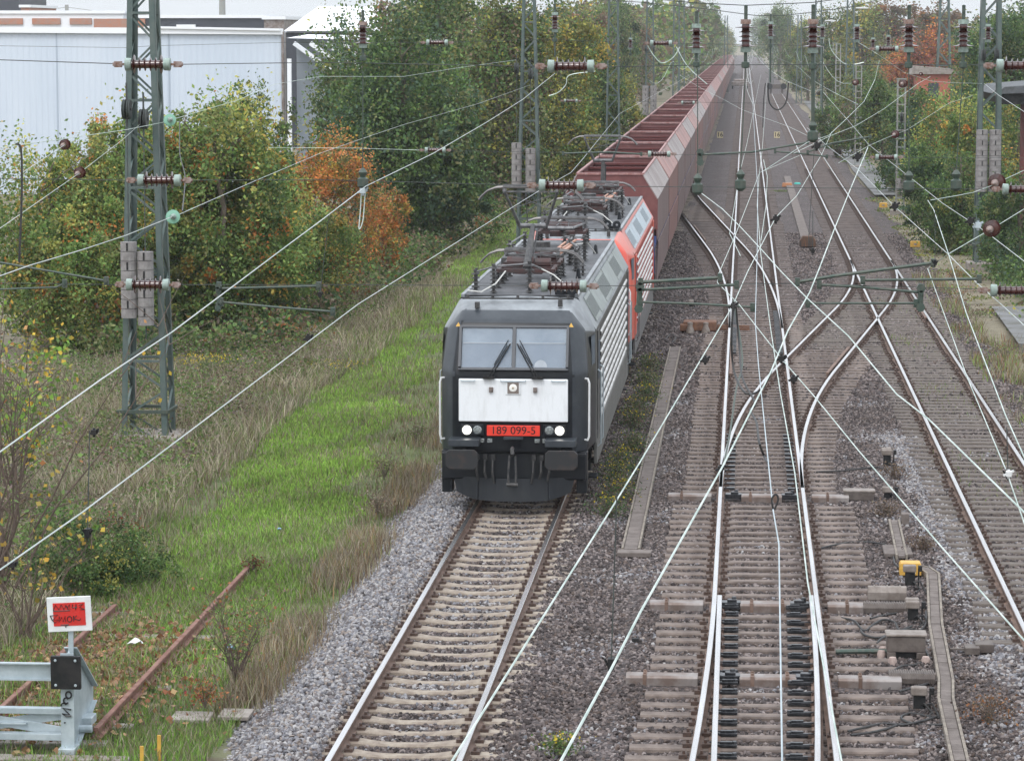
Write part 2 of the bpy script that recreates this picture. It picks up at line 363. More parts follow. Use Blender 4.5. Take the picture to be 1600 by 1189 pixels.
# concrete path on the right, beyond the siding
M_PATH = pm('worn_path_concrete', (0.17, 0.17, 0.175), 0.9, 0, (0.09, 0.09, 0.075), 0.8, 0.2, 20)
mb = MB()
pts = [(6.6, 84, 2.2), (7.4, 100, 2.2), (7.6, 118, 2.0), (7.4, 140, 1.7), (7.4, 160, 1.7), (7.6, 200, 1.5), (7.8, 260, 1.4), (7.9, 420, 1.4)]
pts = [(7.6, 86, 2.4), (7.8, 98, 2.0), (7.0, 168, 1.2), (6.9, 200, 1.6), (7.4, 260, 1.4), (7.8, 420, 1.4)]
for a, b in zip(pts[:-1], pts[1:]):
    if a[1] == 98: continue
    mb.quad((a[0], a[1], 0.03), (a[0] + a[2], a[1], 0.03), (b[0] + b[2], b[1], 0.03), (b[0], b[1], 0.03))
mb.quad((pts[0][0], pts[0][1], -0.3), (pts[0][0] + pts[0][2], pts[0][1], -0.3), (pts[0][0] + pts[0][2], pts[0][1], 0.03), (pts[0][0], pts[0][1], 0.03))
tag(mb.build('path', M_PATH), kind='structure')
# ================================================================ tracks
def rail(mb, pts, head=0.036, top=0.2, h=0.16, w_foot=0.07, shiny=0, rusty=1, closed=True):
    """vignole rail swept along pts (x,y)"""
    prof = [(-w_foot, top - h), (-w_foot, top - h + 0.015), (-0.011, top - h + 0.035), (-0.011, top - 0.045), (-head, top - 0.035), (-head, top - 0.006), (-head + 0.006, top),
            (head - 0.006, top), (head, top - 0.006), (head, top - 0.035), (0.011, top - 0.045), (0.011, top - h + 0.035), (w_foot, top - h + 0.015), (w_foot, top - h)]
    n = len(prof); b = len(mb.v); N = len(pts)
    for i, p in enumerate(pts):
        a = pts[max(i - 1, 0)]; c = pts[min(i + 1, N - 1)]; dx, dy = c[0] - a[0], c[1] - a[1]; L = math.hypot(dx, dy) or 1
        nx, ny = dy / L, -dx / L
        for (q, z) in prof: mb.v.append((p[0] + nx * q, p[1] + ny * q, z))
    for i in range(N - 1):
        for k in range(n):
            k2 = (k + 1) % n
            mb.f.append((b + i * n + k, b + i * n + k2, b + (i + 1) * n + k2, b + (i + 1) * n + k)); mb.m.append(shiny if k in (5, 6, 7) else rusty)
    mb.f.append(tuple(b + k for k in range(n))); mb.m.append(rusty)
    mb.f.append(tuple(b + (N - 1) * n + k for k in range(n))); mb.m.append(rusty)
    return mb
RM = [M_RAILTOP, M_RAILSIDE]
G = 0.7525
def rail_obj(track, pts, mats=RM, **kw):
    mb = MB(); rail(mb, pts, **kw); o = mb.build('rail', mats, track, smooth=True); return o
def line(x0, y0, x1, y1, step=8.0):
    n = max(2, int(math.hypot(x1 - x0, y1 - y0) / step)); return [(x0 + (x1 - x0) * i / n, y0 + (y1 - y0) * i / n) for i in range(n + 1)]
T1, T2, T3 = -3.96, 0.36, 4.72
# centre lines of the connections (offset measured from where they leave the straight track)
def offs(s, a, s1, tot):
    """parabola a*s^2 up to s1, straight, mirrored parabola"""
    sl = 2 * a * s1; o1 = a * s1 * s1; s2 = s1 + (tot - 2 * o1) / sl
    if s <= 0: return 0
    if s < s1: return a * s * s
    if s < s2: return o1 + sl * (s - s1)
    e = s2 + s1
    if s < e: return tot - a * (e - s) ** 2
    return tot
CA = dict(y0=56.4, a=0.00272, s1=21.0, tot=T3 - T2)     # crossover from middle track to siding
CB = dict(y0=88.0, a=0.00087, s1=36.0, tot=T2 - T1)     # connection from the middle track to the train's track
def xa(y): return T2 + offs(y - CA['y0'], CA['a'], CA['s1'], CA['tot'])
def xb(y): return T2 - offs(y - CB['y0'], CB['a'], CB['s1'], CB['tot'])
def xc(y): return T2 - 0.00118 * max(0, 46.2 - y) ** 2      # near switch, curving left towards the camera
M_SLEEP_C = pm('concrete_sleeper', (0.33, 0.28, 0.225), 0.85, 0, (0.22, 0.175, 0.14), 7, 0.35, 45)
M_SLEEP_B = pm('brown_stained_concrete_sleeper', (0.20, 0.158, 0.135), 0.85, 0, (0.075, 0.055, 0.047), 1.6, 0.35, 45)
M_SLEEP_W = pm('old_grey_timber_sleeper', (0.165, 0.142, 0.122), 0.9, 0, (0.10, 0.08, 0.07), 5, 0.5, 40, stretch=(1, 6, 1))
M_STEELS = pm('dull_pale_steel', (0.29, 0.26, 0.245), 0.5, 0.35, (0.17, 0.125, 0.105), 2.5)
M_CLIP = pm('rail_clip_rust', (0.055, 0.035, 0.028), 0.7, 0.1, (0.10, 0.06, 0.045), 30)
def clips(mb, x, dz=0.0):
    for s in (-1, 1):
        mb.box((x + s * 0.115, 0, 0.075 + dz), (0.10, 0.15, 0.05)); mb.box((x + s * 0.105, 0, 0.115 + dz), (0.035, 0.045, 0.05))
def sleeper_mesh(kind, xl=-1.3, xr=1.3, rails=(-G, G), w=0.26):
    mb = MB(); mb.cm = 0
    if kind == 'dished':          # one-piece concrete sleeper, lower in the middle
        P = [(-1.3, 0.035), (-1.05, 0.06), (-0.55, 0.062), (-0.42, 0.045), (-0.2, 0.03), (0.2, 0.03), (0.42, 0.045), (0.55, 0.06), (1.05, 0.06), (1.3, 0.035)]
        W = [0.15, 0.15, 0.15, 0.125, 0.11, 0.11, 0.125, 0.15, 0.15, 0.15]
        b = 0
        for i, (x, z) in enumerate(P):
            q = W[i]
            mb.v += [(x, -q, -0.12), (x, -q + 0.02, z - 0.02), (x, -q + 0.045, z), (x, q - 0.045, z), (x, q - 0.02, z - 0.02), (x, q, -0.12)]
        for i in range(len(P) - 1):
            for k in range(5):
                mb.f.append((i * 6 + k, i * 6 + k + 1, i * 6 + 7 + k, i * 6 + 6 + k)); mb.m.append(0)
        mb.f.append(tuple(range(6))); mb.m.append(0); e = (len(P) - 1) * 6; mb.f.append(tuple(e + k for k in range(6))); mb.m.append(0)
    else:
        z = 0.05
        for (za, zb, q) in ((-0.12, z - 0.02, w / 2), (z - 0.02, z, w / 2 - 0.02)):
            mb.prism([(-w / 2, -0.12), (-w / 2 + 0.012, z - 0.02), (-w / 2 + 0.03, z), (w / 2 - 0.03, z), (w / 2 - 0.012, z - 0.02), (w / 2, -0.12)], xl, xr, 'x'); break
    mb.cm = 1
    for x in rails: clips(mb, x)
    return mb
def track(name, label, T, cat='railway track', group=None):
    return empty(name, (0, 0, 0), label, cat, group)
# --- track 1 (under the train)
t1 = track('railway_track', 'curved-sleeper track of pale concrete under the oncoming train', T1)
for s in (-1, 1):
    rail_obj(t1, line(T1 + s * G, 8, T1 + s * G, 60, 10) + line(T1 + s * G, 100, T1 + s * G, 1000, 100)[0:])
proto = None; n1 = 0; rest = MB()
y = 20.0
base = sleeper_mesh('dished'); me0 = None
while y < 400:
    if 33.0 < y < 60 and n1 < 100:
        if proto is None:
            proto = base.build('sleeper', [M_SLEEP_C, M_CLIP], t1); o = proto
        else:
            o = proto.copy(); col.objects.link(o); o.parent = t1
        o.location = (T1 + random.uniform(-0.012, 0.012), y, random.uniform(-0.008, 0.004)); o.rotation_euler = (0, 0, random.uniform(-0.008, 0.008)); n1 += 1
    elif y > 60:
        b = len(rest.v); rest.bb(T1 - 1.3, T1 + 1.3, y - 0.13, y + 0.13, -0.1, 0.05)
    y += 0.6
tag(rest.build('sleeper', [M_SLEEP_C], t1), kind='stuff')
# --- track 2 with its switches; track 3 (siding)
t2 = track('railway_track', 'middle track with shiny rails and brown sleepers between two switches', T2)
t3 = track('railway_track', 'weedy siding track on the right with a buffer stop at its far end', T3)
for s in (-1, 1):
    rail_obj(t2, line(T2 + s * G, 46.2, T2 + s * G, 1400, 12))
    rail_obj(t3, line(T3 + s * G, 10, T3 + s * G, 470, 10))
HOLLOW = []
def stretch_sleepers():
    tr = {2: [], 3: []}
    y = 20.0
    while y < 1000:
        k = y
        w = 0.25
        a, b = T2 - 1.3, T2 + 1.3; rl = [T2 - G, T2 + G]
        if y < 46.5:
            a = xc(y) - 1.55; b = T2 + 1.75; rl = [T2 - G, T2 + G, xc(y) - G, xc(y) + G]
        elif y < 56.5: a, b = T2 - 1.62, T2 + 1.62
        if 55.8 < y < 98:
            a = T2 - 1.45; b = min(xa(y) + 1.4, 3.35); rl = [T2 - G, T2 + G, xa(y) - G, xa(y) + G]
            if xa(y) > 2.3: b = T2 + 1.3; rl = [T2 - G, T2 + G]
        if y > 88:
            aa = xb(y) - 1.35
            if xb(y) > T2 - 2.3: a = aa; b = T2 + 1.4; rl = [T2 - G, T2 + G, xb(y) - G, xb(y) + G]
            elif y < 193: tr.setdefault(4, []).append((y, xb(y) - 1.3, xb(y) + 1.3, [xb(y) - G, xb(y) + G]))
        rl = sorted(rl); r2 = [rl[0]]
        for q in rl[1:]:
            if q - r2[-1] > 0.24: r2.append(q)
        tr[2].append((y, a, b, r2))
        if y < 470:
            a, b = T3 - 1.3, T3 + 1.3; rl = [T3 - G, T3 + G]
            if 72 < y < 118 and xa(y) > 2.3:
                a = xa(y) - 1.35; rl = [T3 - G, T3 + G, xa(y) - G, xa(y) + G]
            rl = sorted(rl); r2 = [rl[0]]
            for q in rl[1:]:
                if q - r2[-1] > 0.24: r2.append(q)
            tr[3].append((y + 0.2, a, b, r2))
        y += 0.6
    return tr
TR = stretch_sleepers()
M_SLEEP_F = pm('soot_brown_sleeper', (0.15, 0.118, 0.105), 0.85, 0, (0.09, 0.07, 0.064), 2.5)
def lay(track_e, lst, mats, y0, y1, nmax=100):
    rest = MB(); n = 0; cache = {}
    for (y, a, b, rl) in lst:
        if any(abs(y - h) < 0.33 for h in (56.3, 45.35, 40.05)) and track_e is t2: continue
        if y0 < y < y1 and n < nmax:
            key = (round(a, 2), round(b, 2), tuple(round(q, 2) for q in rl))
            if key not in cache:
                cache[key] = sleeper_mesh('bar', a, b, rl).build('sleeper', mats, track_e); o = cache[key]
            else:
                o = cache[key].copy(); col.objects.link(o); o.parent = track_e
            o.location = (random.uniform(-0.03, 0.03), y, random.uniform(-0.012, 0.006)); n += 1
            o.rotation_euler = (0, 0, random.uniform(-0.006, 0.006))
        elif y >= y1 or n >= nmax:
            b0 = len(rest.v); rest.cm = 2; rest.bb(a + random.uniform(-.03, .03), b + random.uniform(-.03, .03), y - 0.125, y + 0.125, -0.1, 0.05 + random.uniform(-0.01, 0.004))
            rest.cm = 1
            if y < 200:
                for q in rl: rest.bb(q - 0.17, q + 0.17, y - 0.08, y + 0.08, 0.045, 0.105)
    if rest.v: tag(rest.build('sleeper', mats + [M_SLEEP_F], track_e), kind='stuff')
lay(t2, TR[2], [M_SLEEP_B, M_CLIP], 34, 94)
lay(t3, TR[3], [M_SLEEP_W, M_CLIP], 43, 102)
# --- crossover pieces
ta = track('crossover_track', 'diagonal crossover rails curving from the middle track to the siding', 0)
tb = track('crossover_track', 'curved connecting rails leaving the middle track towards the wagons', 0)
tc_ = track('track_switch', 'nearest switch with black slide chairs and open blade at the bottom edge', 0, 'switch')
def curve(f, s, y0, y1, st=1.5):
    n = int((y1 - y0) / st); out = []
    for i in range(n + 1):
        y = y0 + (y1 - y0) * i / n; d = (f(y + 0.2) - f(y - 0.2)) / 0.4; L = math.hypot(1, d)
        out.append((f(y) + s * G / L, y - s * G * d / L))
    return out
eA = CA['y0'] + 59.6
def shaved(pts, dx): return [(p[0] + dx, p[1]) for p in pts]
# left rail of A starts as a switch blade inside T2 left rail; right rail of A as the curved stock rail
rail_obj(ta, shaved(curve(xa, -1, CA['y0'] + 0.3, eA), 0.0)[0:])
ra = curve(xa, 1, CA['y0'] + 0.3, eA)
rail_obj(ta, ra)
eB = CB['y0'] + 105.6
rail_obj(tb, curve(xb, -1, CB['y0'] + 0.3, eB)); rail_obj(tb, curve(xb, 1, CB['y0'] + 0.3, eB))
if 4 in TR: lay(tb, TR[4], [M_SLEEP_B, M_CLIP], 120, 190, 70)
# near switch: straight rails + diverging rails
rail_obj(tc_, line(T2 + G, 10, T2 + G, 46.2, 4)); rail_obj(tc_, curve(xc, -1, 20, 46.2))
b1 = [(T2 - G + 0.075 + 0.02 * max(0, (45.8 - p)) / 10, p) for p in np.arange(20, 45.9, 1.5)]
rail_obj(tc_, b1)
b2 = [(p[0] - 0.075, p[1]) for p in curve(xc, 1, 20, 45.6)]
rail_obj(tc_, b2)
M_CHAIR = pm('greased_black_chair', (0.02, 0.022, 0.026), 0.3, 0.4, (0.05, 0.05, 0.055), 20)
first = None
for (y, a, b, rl) in TR[2]:
    if 34.5 < y < 45.3:
        for s in (-1, 1):
            x = T2 + s * (G - 0.13) if s < 0 else xc(y) + G - 0.2
            if first is None:
                mb = MB(); mb.box((0.08, 0, 0.075), (0.30, 0.11, 0.035)); mb.box((0.1, -0.01, 0.105), (0.15, 0.05, 0.035)); mb.lathe([(0, 0.12), (0.03, 0.12), (0.035, 0.09)], 8, (0.2, 0.02, 0))
                mb.bar((-0.1, 0.04, 0.1), (0.18, 0.045, 0.085), 0.022)
                first = mb.build('slide_chair', M_CHAIR, tc_, bevel=0.006); o = first
            else:
                o = first.copy(); col.objects.link(o); o.parent = tc_
            o.location = (x + (0.0 if s < 0 else -0.02), y, 0)
            if s > 0: o.rotation_euler = (0, 0, PI)
# hollow steel sleepers of the point drives
def hollow(y, x0, x1, label, parent_label=None):
    e = empty('hollow_steel_sleeper', (0, y, 0), label, 'sleeper')
    mb = MB(); mb.prism([(-0.15, -0.1), (-0.15, 0.10), (-0.12, 0.125), (0.12, 0.125), (0.15, 0.10), (0.15, -0.1)], x0, T2 - G - 0.16, 'x')
    mb.prism([(-0.15, -0.1), (-0.15, 0.10), (-0.12, 0.125), (0.12, 0.125), (0.15, 0.10), (0.15, -0.1)], T2 - G + 0.38, T2 + G - 0.38, 'x')
    mb.prism([(-0.15, -0.1), (-0.15, 0.10), (-0.12, 0.125), (0.12, 0.125), (0.15, 0.10), (0.15, -0.1)], T2 + G + 0.16, x1, 'x')
    mb.build('housing', M_STEELS, e, bevel=0.012)
    for x in (x0 + 0.25, T2 - G + 0.55, T2 + G - 0.5, T2 + G + 0.45):
        m = MB(); m.bar((x, -0.158, 0.06), (x, 0.158, 0.06), 0.05, 0.16)
        for q in (-0.08, 0.08):
            m.lathe([(0, 0.165), (0.02, 0.165), (0.02, 0.12)], 6, (x, q, 0))
        m.build('strap', M_RAILSIDE, e)
    m = MB()
    for s in (-1, 1):
        x = T2 + s * (G - 0.24); m.box((x, 0, 0.09), (0.3, 0.2, 0.09)); m.box((x + s * -0.02, -0.03, 0.15), (0.14, 0.1, 0.05)); m.lathe([(0, 0.2), (0.035, 0.2), (0.045, 0.13)], 8, (x + 0.05, 0.04, 0))
    m.build('locking_clamp', M_CHAIR, e, bevel=0.01)
    return e
hollow(56.3, -1.35, 1.95, 'pale hollow steel sleeper at the far switch tips')
hollow(45.35, -1.35, 1.95, 'pale hollow steel sleeper beside the twin grey drive covers')
hollow(40.05, -1.5, 2.1, 'pale hollow steel sleeper nearest the camera')
# check rails of the crossover, frogs
def check_rail(pts, label):
    mb = MB(); rail(mb, pts, top=0.215); tag(mb.build('check_rail', RM if False else [M_RAILSIDE, M_RAILSIDE], None, smooth=True), label, 'check rail')
def near(f, s, y0, y1, dx): return [(p[0] + dx, p[1]) for p in curve(f, s, y0, y1, 1.0)]
check_rail(near(xa, 1, 76.5, 83, -0.13), 'short dark check rail inside the crossover curve near the middle track')
check_rail(near(xb, -1, 127, 137, 0.14), 'short dark check rail inside the curved connecting track beside the wagons')
check_rail([(T2 - G + 0.09, q) for q in np.arange(76, 83.1, 1.0)], 'short dark check rail along the left rail of the middle track')
check_rail([(T3 + G - 0.09, q) for q in np.arange(92, 98.1, 1.0)], 'short dark check rail inside the outer rail of the siding')
mb = MB()
for i in range(36):
    y = 82 + i * 0.36; mb.box((T2 - G + 0.13, y, 0.12), (0.16, 0.1, 0.05)); mb.box((T2 + G - 0.13 , y, 0.12), (0.16, 0.1, 0.05))
mb.build('slide_chair', M_CHAIR, t2)
# far switch black chairs near y 60
mb = MB()
for i in range(14):
    y = 57.2 + i * 0.6; mb.box((T2 - G + 0.16, y, 0.1), (0.2, 0.12, 0.04)); mb.box((T2 + G - 0.16, y, 0.1), (0.2, 0.12, 0.04))
mb.build('slide_chair', M_CHAIR, ta)
# --- dead siding on the left with rusty rails and buffer stop
ts = track('disused_track', 'rusty overgrown disused rails ending in the grass behind the buffer stop', 0, 'railway track')
M_RUSTRAIL = pm('bright_rust_rail', (0.16, 0.07, 0.05), 0.85, 0, (0.24, 0.13, 0.10), 5, 0.3)
mb = MB(); rail(mb, line(-7.86, 36.7, -7.86, 48.8), top=0.04, h=0.14, head=0.034); mb.build('rail', [M_RUSTRAIL, M_RUSTRAIL], ts, smooth=True)
mb = MB(); rail(mb, line(-9.32, 30, -9.32, 45.0), top=0.03, h=0.14, head=0.034); mb.build('rail', [M_RUSTRAIL, M_RUSTRAIL], ts, smooth=True)
for i in range(19):
    y = 31.5 + i * 0.85; mb = MB(); mb.bb(-9.85, -7.35 + random.uniform(-.5, .1), y - 0.12, y + 0.12, -0.3, -0.115 + random.uniform(-0.05, 0.03)); mb.build('sleeper', M_CONC, ts, bevel=0.02)
def stone_pts(n, y0, y1):
    # density even per square metre, in the seen wedge only
    Y = RNG.uniform(y0, y1, n * 3); X = RNG.uniform(-6.6, 7.4, n * 3)
    px = (X * FPX / Y + 1165); ok = (px > -60) & (px < 1680)
    X, Y = X[ok][:n], Y[ok][:n]
    # hardly any stone lies on a sleeper
    d12 = np.abs((Y - 20 + 0.3) % 0.6 - 0.3); d3 = np.abs((Y - 20.2 + 0.3) % 0.6 - 0.3)
    ky = np.array([q[0] for q in TR[2]]); ka = np.interp(Y, ky, [q[1] for q in TR[2]]); kb = np.interp(Y, ky, [q[2] for q in TR[2]])
    on = ((d12 < 0.15) & (X > T1 - 0.92) & (X < T1 + 1.0)) | ((d12 < 0.15) & (X > ka) & (X < kb)) | ((d3 < 0.15) & (np.abs(X - T3) < 1.3) & (RNG.random(len(X)) < 0.9))
    for h in (56.3, 45.35, 40.05): on |= (np.abs(Y - h) < 0.17) & (X > -1.4) & (X < 2.0)
    keep = ~on | (RNG.random(len(X)) < 0.05)
    return X[keep], Y[keep]
X, Y = stone_pts(185000, 32.5, 72)
greyness = np.where(X < -4.9, 1.0, 0.0) + np.exp(-((X - 3.55 + 0.018 * (Y - 50)) / 0.42) ** 2) * (Y < 66) * 1.0 + 0.35 * (X < -3.2) + 0.12
greyness += 0.25 * wave(X, Y, 1.3, 0.7)
X2, Y2 = stone_pts(90000, 72, 135)
gn_scatter('ballast_stones', np.stack([X2, Y2, bh(X2, Y2) + RNG.uniform(-0.015, 0.012, len(X2))], 1), 0.05, 0.5, 1.3, M_STBRN, label='brown crushed stone on the track bed further off', cat='ballast')
isg = greyness > RNG.uniform(0.15, 1.05, len(X))
Z = bh(X, Y) + RNG.uniform(-0.012, 0.014, len(X))
gn_scatter('ballast_stones', np.stack([X, Y, Z], 1)[isg], 0.034, 0.5, 1.3, M_STGREY, label='fresh grey crushed stone on the track bed', cat='ballast')
gn_scatter('ballast_stones', np.stack([X, Y, Z], 1)[~isg], 0.034, 0.5, 1.3, M_STBRN, label='brown stained crushed stone on the track bed', cat='ballast')
# ================================================================ locomotives (local x across, y backwards from the buffer faces, z above rail head)
def paint(name, c, c2, rough=0.35, sc=2.0, am=(0.45, 0.75), st=(1, 1, 1)):
    return pm(name, c, rough, 0.0, c2, sc, 0.02, 30, am, st, spec=0.3)
P_DARK = paint('dark_grey_paint', (0.036, 0.042, 0.050), (0.06, 0.068, 0.077), 0.28)
P_BLACK = paint('near_black_paint', (0.008, 0.010, 0.014), (0.018, 0.02, 0.022), 0.35)
P_SIDE = paint('dirty_silver_side_paint', (0.145, 0.145, 0.135), (0.10, 0.095, 0.085), 0.5, 1.5, (0.4, 0.7), (1, 1, 3))
P_RIB = pm('rib_face_sky_sheen', (0.72, 0.71, 0.69), 0.42, 0.1, (0.42, 0.40, 0.37), 3)  # sky sheen on the rib facets painted in as a pale colour
P_ROOF = pm('sooty_grey_roof', (0.085, 0.088, 0.095), 0.5, 0.05, (0.20, 0.20, 0.21), 1.6, 0.08, 20, (0.45, 0.75), (1, 0.5, 1))
P_ROOFL = pm('worn_light_roof_edge', (0.27, 0.29, 0.305), 0.42, 0.1, (0.15, 0.16, 0.17), 1.5, 0.05, 20)
P_WHITE = pm('slightly_dirty_white_panel', (0.78, 0.80, 0.82), 0.35, 0, (0.60, 0.61, 0.61), 2.0, 0, None, (0.48, 0.85), (3.5, 1, 0.8))
P_REDL = pm('traffic_red_paint', (0.66, 0.075, 0.04), 0.4, 0, (0.60, 0.15, 0.10), 1.4, 0.02, 20, (0.45, 0.7))
P_REDD = pm('dusty_red_paint', (0.50, 0.09, 0.06), 0.5, 0, (0.42, 0.12, 0.09), 2)
P_HV = pm('soot_black_high_voltage_gear', (0.03, 0.03, 0.032), 0.55, 0.2, (0.075, 0.072, 0.07), 9)
P_TUBE = pm('grey_pantograph_tube', (0.20, 0.20, 0.205), 0.5, 0.4, (0.11, 0.11, 0.115), 9)
P_HORN = pm('worn_horn_steel', (0.15, 0.145, 0.14), 0.4, 0.5, (0.13, 0.12, 0.12), 9)
P_COPPER = pm('bare_copper_bar', (0.50, 0.28, 0.20), 0.45, 0.4, (0.4, 0.2, 0.14), 9)
def glass_mat():
    m = bpy.data.materials.new('windscreen_glass'); N, L = nodes(m); b = N['Principled BSDF']
    b.inputs['Base Color'].default_value = (0.16, 0.21, 0.27, 1); b.inputs['Roughness'].default_value = 0.06; b.inputs['Alpha'].default_value = 0.5
    b.inputs['Specular IOR Level'].default_value = 1.0; b.inputs['Coat Weight'].default_value = 0.6; b.inputs['Coat Roughness'].default_value = 0.03
    return m
M_WS = glass_mat()
M_BLIND = pm('pale_blue_cab_blind', (0.44, 0.52, 0.60), 0.8, 0, (0.24, 0.30, 0.36), 1.2)  # blind colour lightened to carry the pane's sky reflection
M_DASH = pm('cab_interior_dark', (0.055, 0.07, 0.09), 0.8, 0, (0.09, 0.11, 0.13), 2)
M_LAMP = emis('lit_headlamp', (1.0, 0.96, 0.88), 3.0); M_RIMC = pm('lamp_reflector_ring', (0.6, 0.6, 0.58), 0.25, 0.8); M_BULB = pm('lamp_bulb_cap', (0.45, 0.38, 0.3), 0.4)
M_LENS = pm('unlit_lamp_lens', (0.35, 0.38, 0.38), 0.15, 0.3, (0.12, 0.13, 0.13), 30)
def shed_stack(mb, o, r=0.07, h=0.4, n=6, core=0.03, axis=(0, 0, 1), seg=10):
    prof = [(core, 0)]
    for i in range(n):
        z = h * (i + 0.25) / n; prof += [(core, z - 0.001), (r, z + 0.006), (r * 0.98, z + 0.014), (core, z + h / n * 0.55)]
    prof.append((core, h)); mb.lathe(prof, seg, o, axis)
def pantograph(parent, y, raised, z0=3.62, knee=None, head=None, flip=1):
    e = bpy.data.objects.new('pantograph', None); col.objects.link(e); e.parent = parent; e.location = (0, y, z0)
    m = MB()
    for sx in (-0.52, 0.52):
        for sy in (-0.55, 0.55):
            m = MB(); shed_stack(m, (sx, sy, 0.0), 0.075, 0.3, 5, 0.035); m.build('support_insulator', P_HV, e, smooth=True)
    m = MB()
    for sx in (-0.5, 0.5): m.bar((sx, -0.62, 0.34), (sx, 0.62, 0.34), 0.06, 0.07)
    for sy in (-0.55, 0.0, 0.55): m.bar((-0.55, sy, 0.34), (0.55, sy, 0.34), 0.07, 0.06)
    m.box((0, 0.15 * flip, 0.30), (0.55, 0.4, 0.12)); m.lathe([(0.0, 0), (0.13, 0), (0.13, 0.5), (0, 0.5)], 10, (-0.4, 0.25, 0.42), (1, 0, 0)); m.lathe([(0.0, 0), (0.1, 0), (0.1, 0.3), (0, 0.3)], 10, (0.12, 0.28, 0.42), (1, 0, 0))
    m.build('base_frame', M_PFRAME, e)
    kx, ky, kz = 0, *knee; hy, hz = head
    m = MB(); m.tube([(0, -0.35 * flip, 0.36), (0, ky, kz)], [0.075, 0.05], 8); m.tube([(0.07, -0.1 * flip, 0.32), (0.07, ky + 0.1, kz - 0.1)], 0.018, 6)
    m.build('lower_arm', P_HV, e, smooth=True)
    m = MB()
    for s in (-1, 1): m.tube([(s * 0.26, ky, kz), (s * 0.50, hy, hz - 0.1)], [0.035, 0.026], 8)
    m.tube([(-0.28, ky, kz), (0.28, ky, kz)], 0.045, 8); m.tube([(-0.36, ky + (hy - ky) * .45, kz + (hz - kz) * .45), (0.46, hy, hz - 0.14)], 0.007, 4); m.tube([(0.36, ky + (hy - ky) * .45, kz + (hz - kz) * .45), (-0.46, hy, hz - 0.14)], 0.007, 4)
    m.tube([(-0.1, ky - 0.05, kz + 0.06), (-0.1, hy, hz - 0.12)], 0.01, 4)
    m.build('upper_arm', P_TUBE, e, smooth=True)
    m = MB()
    for d in (-0.17, 0.17):
        pts = [(-0.98, hy + d, hz - 0.24), (-0.93, hy + d, hz - 0.17), (-0.82, hy + d, hz - 0.07), (-0.66, hy + d, hz - 0.01), (-0.52, hy + d, hz), (0.52, hy + d, hz), (0.66, hy + d, hz - 0.01), (0.82, hy + d, hz - 0.07), (0.93, hy + d, hz - 0.17), (0.98, hy + d, hz - 0.24)]
        m.tube(pts, 0.021, 6)
    m.build('contact_bow', P_HORN, e, smooth=True)
    m = MB()
    for d in (-0.17, 0.17): m.box((0, hy + d, hz + 0.025), (1.04, 0.045, 0.03))
    for s in (-0.5, 0.5): m.bar((s, hy - 0.2, hz - 0.05), (s, hy + 0.2, hz - 0.05), 0.05, 0.06)
    m.bar((-0.5, hy, hz - 0.09), (0.5, hy, hz - 0.09), 0.03)
    m.build('contact_strip', P_TUBE, e)
    return e
M_PFRAME = pm('oxide_red_pantograph_frame', (0.06, 0.022, 0.02), 0.6, 0.1, (0.04, 0.035, 0.035), 4)
